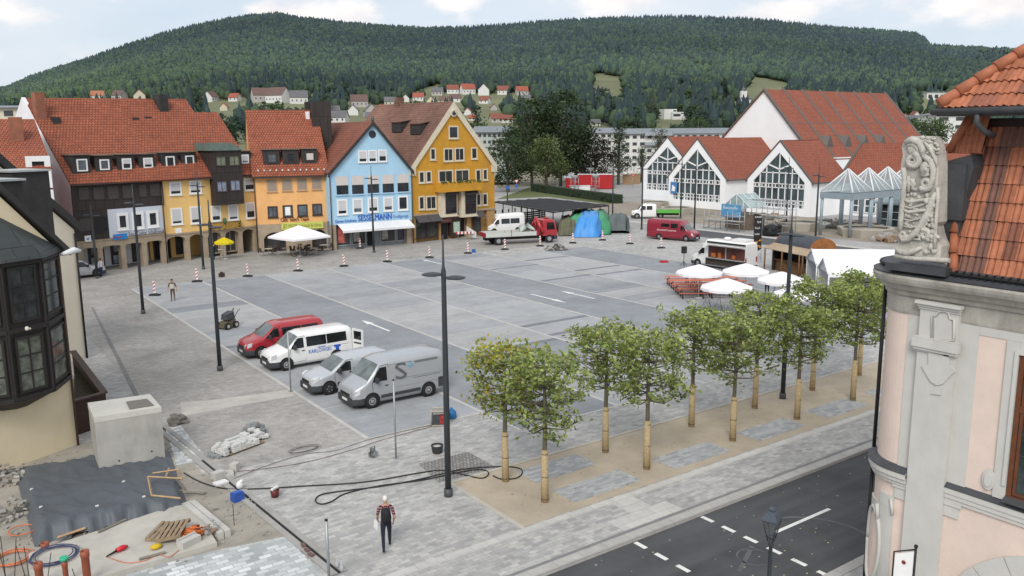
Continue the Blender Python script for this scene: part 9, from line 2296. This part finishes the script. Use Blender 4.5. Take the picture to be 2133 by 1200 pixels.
# plate compactor beside the tall lamp
p=at(474,684);t=thing('plate_compactor','dirty wheeled construction machine with engine and levers beside the tall lamp','machine',tuple(p),.5)
mb=MB();mb.hexa([(-.5,-.35,.1),(.45,-.35,.1),(.45,.35,.1),(-.5,.35,.1)],[(-.4,-.3,.5),(.5,-.3,.62),(.5,.3,.62),(-.4,.3,.5)]);mb.build('chassis',mat('machine_olive',(.10,.085,.05),.7,.4,5),t,L1)
mb=MB();mb.hexa([(-.25,-.3,.62),(.45,-.3,.66),(.45,.3,.66),(-.25,.3,.62)],[(-.2,-.27,1.0),(.4,-.27,1.15),(.4,.27,1.15),(-.2,.27,1.0)]);mb.build('engine',mat('machine_dark',(.05,.055,.06),.5),t,L1)
mb=MB();mb.tube([(.45,-.25,.7),(.8,-.25,1.1),(1.0,-.25,1.15)],.025,6);mb.tube([(.45,.25,.7),(.8,.25,1.1),(1.0,.25,1.15)],.025,6);mb.tube([(.6,0,.9),(.75,.1,1.3)],.02,5);mb.build('levers',M_black,t,L1)
for x in (-.35,.4):
 for y in (-.38,.38): mb=MB();mb.cyl((x,y-.08,.24),(x,y+.08,.24),.24,n=16);w_=mb.build('wheel',M_tyre,t,L1);mb=MB();mb.cyl((x,y*1.22,.24),(x,y*1.24,.24),.13,n=12);mb.build('rim',mat('rim_pale',(.42,.4,.36),.6),w_,L1)
# timber frames on the tarpaulin
M_tim=mat('timber',(.40,.27,.15),.8,.2,5)
t=thing('timber_frame','broken frame of pale timber battens lying on the tarpaulin corner','timber',tuple(at(345,1005,.6)));mb=MB()
for a,b in (((308,993),(316,1032)),((316,1032),(376,1038)),((308,993),(380,997)),((318,986),(372,978)),((372,978),(372,996)),((345,994),(352,975))):
 p,q=at(*a,.62),at(*b,.64);mb.tube([p,q],.035,4,sm=False)
mb.build('battens',M_tim,t)
mb=MB()
for a,b in (((375,1022),(425,1028)),((380,1026),(430,1025)),((368,998),(385,1020))): mb.tube([at(*a,.2),at(*b,.08)],.04,4,sm=False)
solo('scrap_boards',mb,mat('board_grey',(.2,.18,.15),.9,.2),'grey scrap boards at the corner of the tarpaulin','boards')
mb=MB();p=at(488,1095);p.z=0;mb.tube([p,p+Vector((0,0,hz(p,1085)+.6))],.012,5);p2_=at(405,1010);p2_.z=0;solo('marker_rod',mb,M_rust,'thin dark marking rod standing in the dug strip','rod',base=tuple(p))
for k,(x,y) in enumerate(((703,1185),(712,1192))):
 p=at(x,y);mb=MB();mb.lathe([(.05,.01),(.055,.2),(.02,.3),(.02,.36)],(p.x,p.y,0),10);solo('water_bottle',mb,mat('clear_plastic',(.6,.62,.64),.15,.1,alpha=.5),'clear plastic bottle standing near the galvanised post','bottle','plastic bottles by the post')
for k,(x,y) in enumerate(((632,1140),(640,1150),(648,1160))):
 p=at(x,y);mb=MB();mb.cbox((p.x,p.y,.06),(.11,.06,.05),1.4+k*.2);solo('loose_brick',mb,mat('brick_redgrey',(.15,.09,.08),.9,.2),'dark reddish brick left on the slot drain','brick','loose bricks on the slot drain')
p=at(462,577);mb=MB();mb.cbox((p.x,p.y,.18),(.22,.18,.18),.4);mb.ball((p.x,p.y,.4),(.18,.15,.1),8,5);solo('tool_bag',mb,mat('bag_dark',(.06,.035,.03),.9),'small dark bag lying alone on the paving before the arcade','bag')
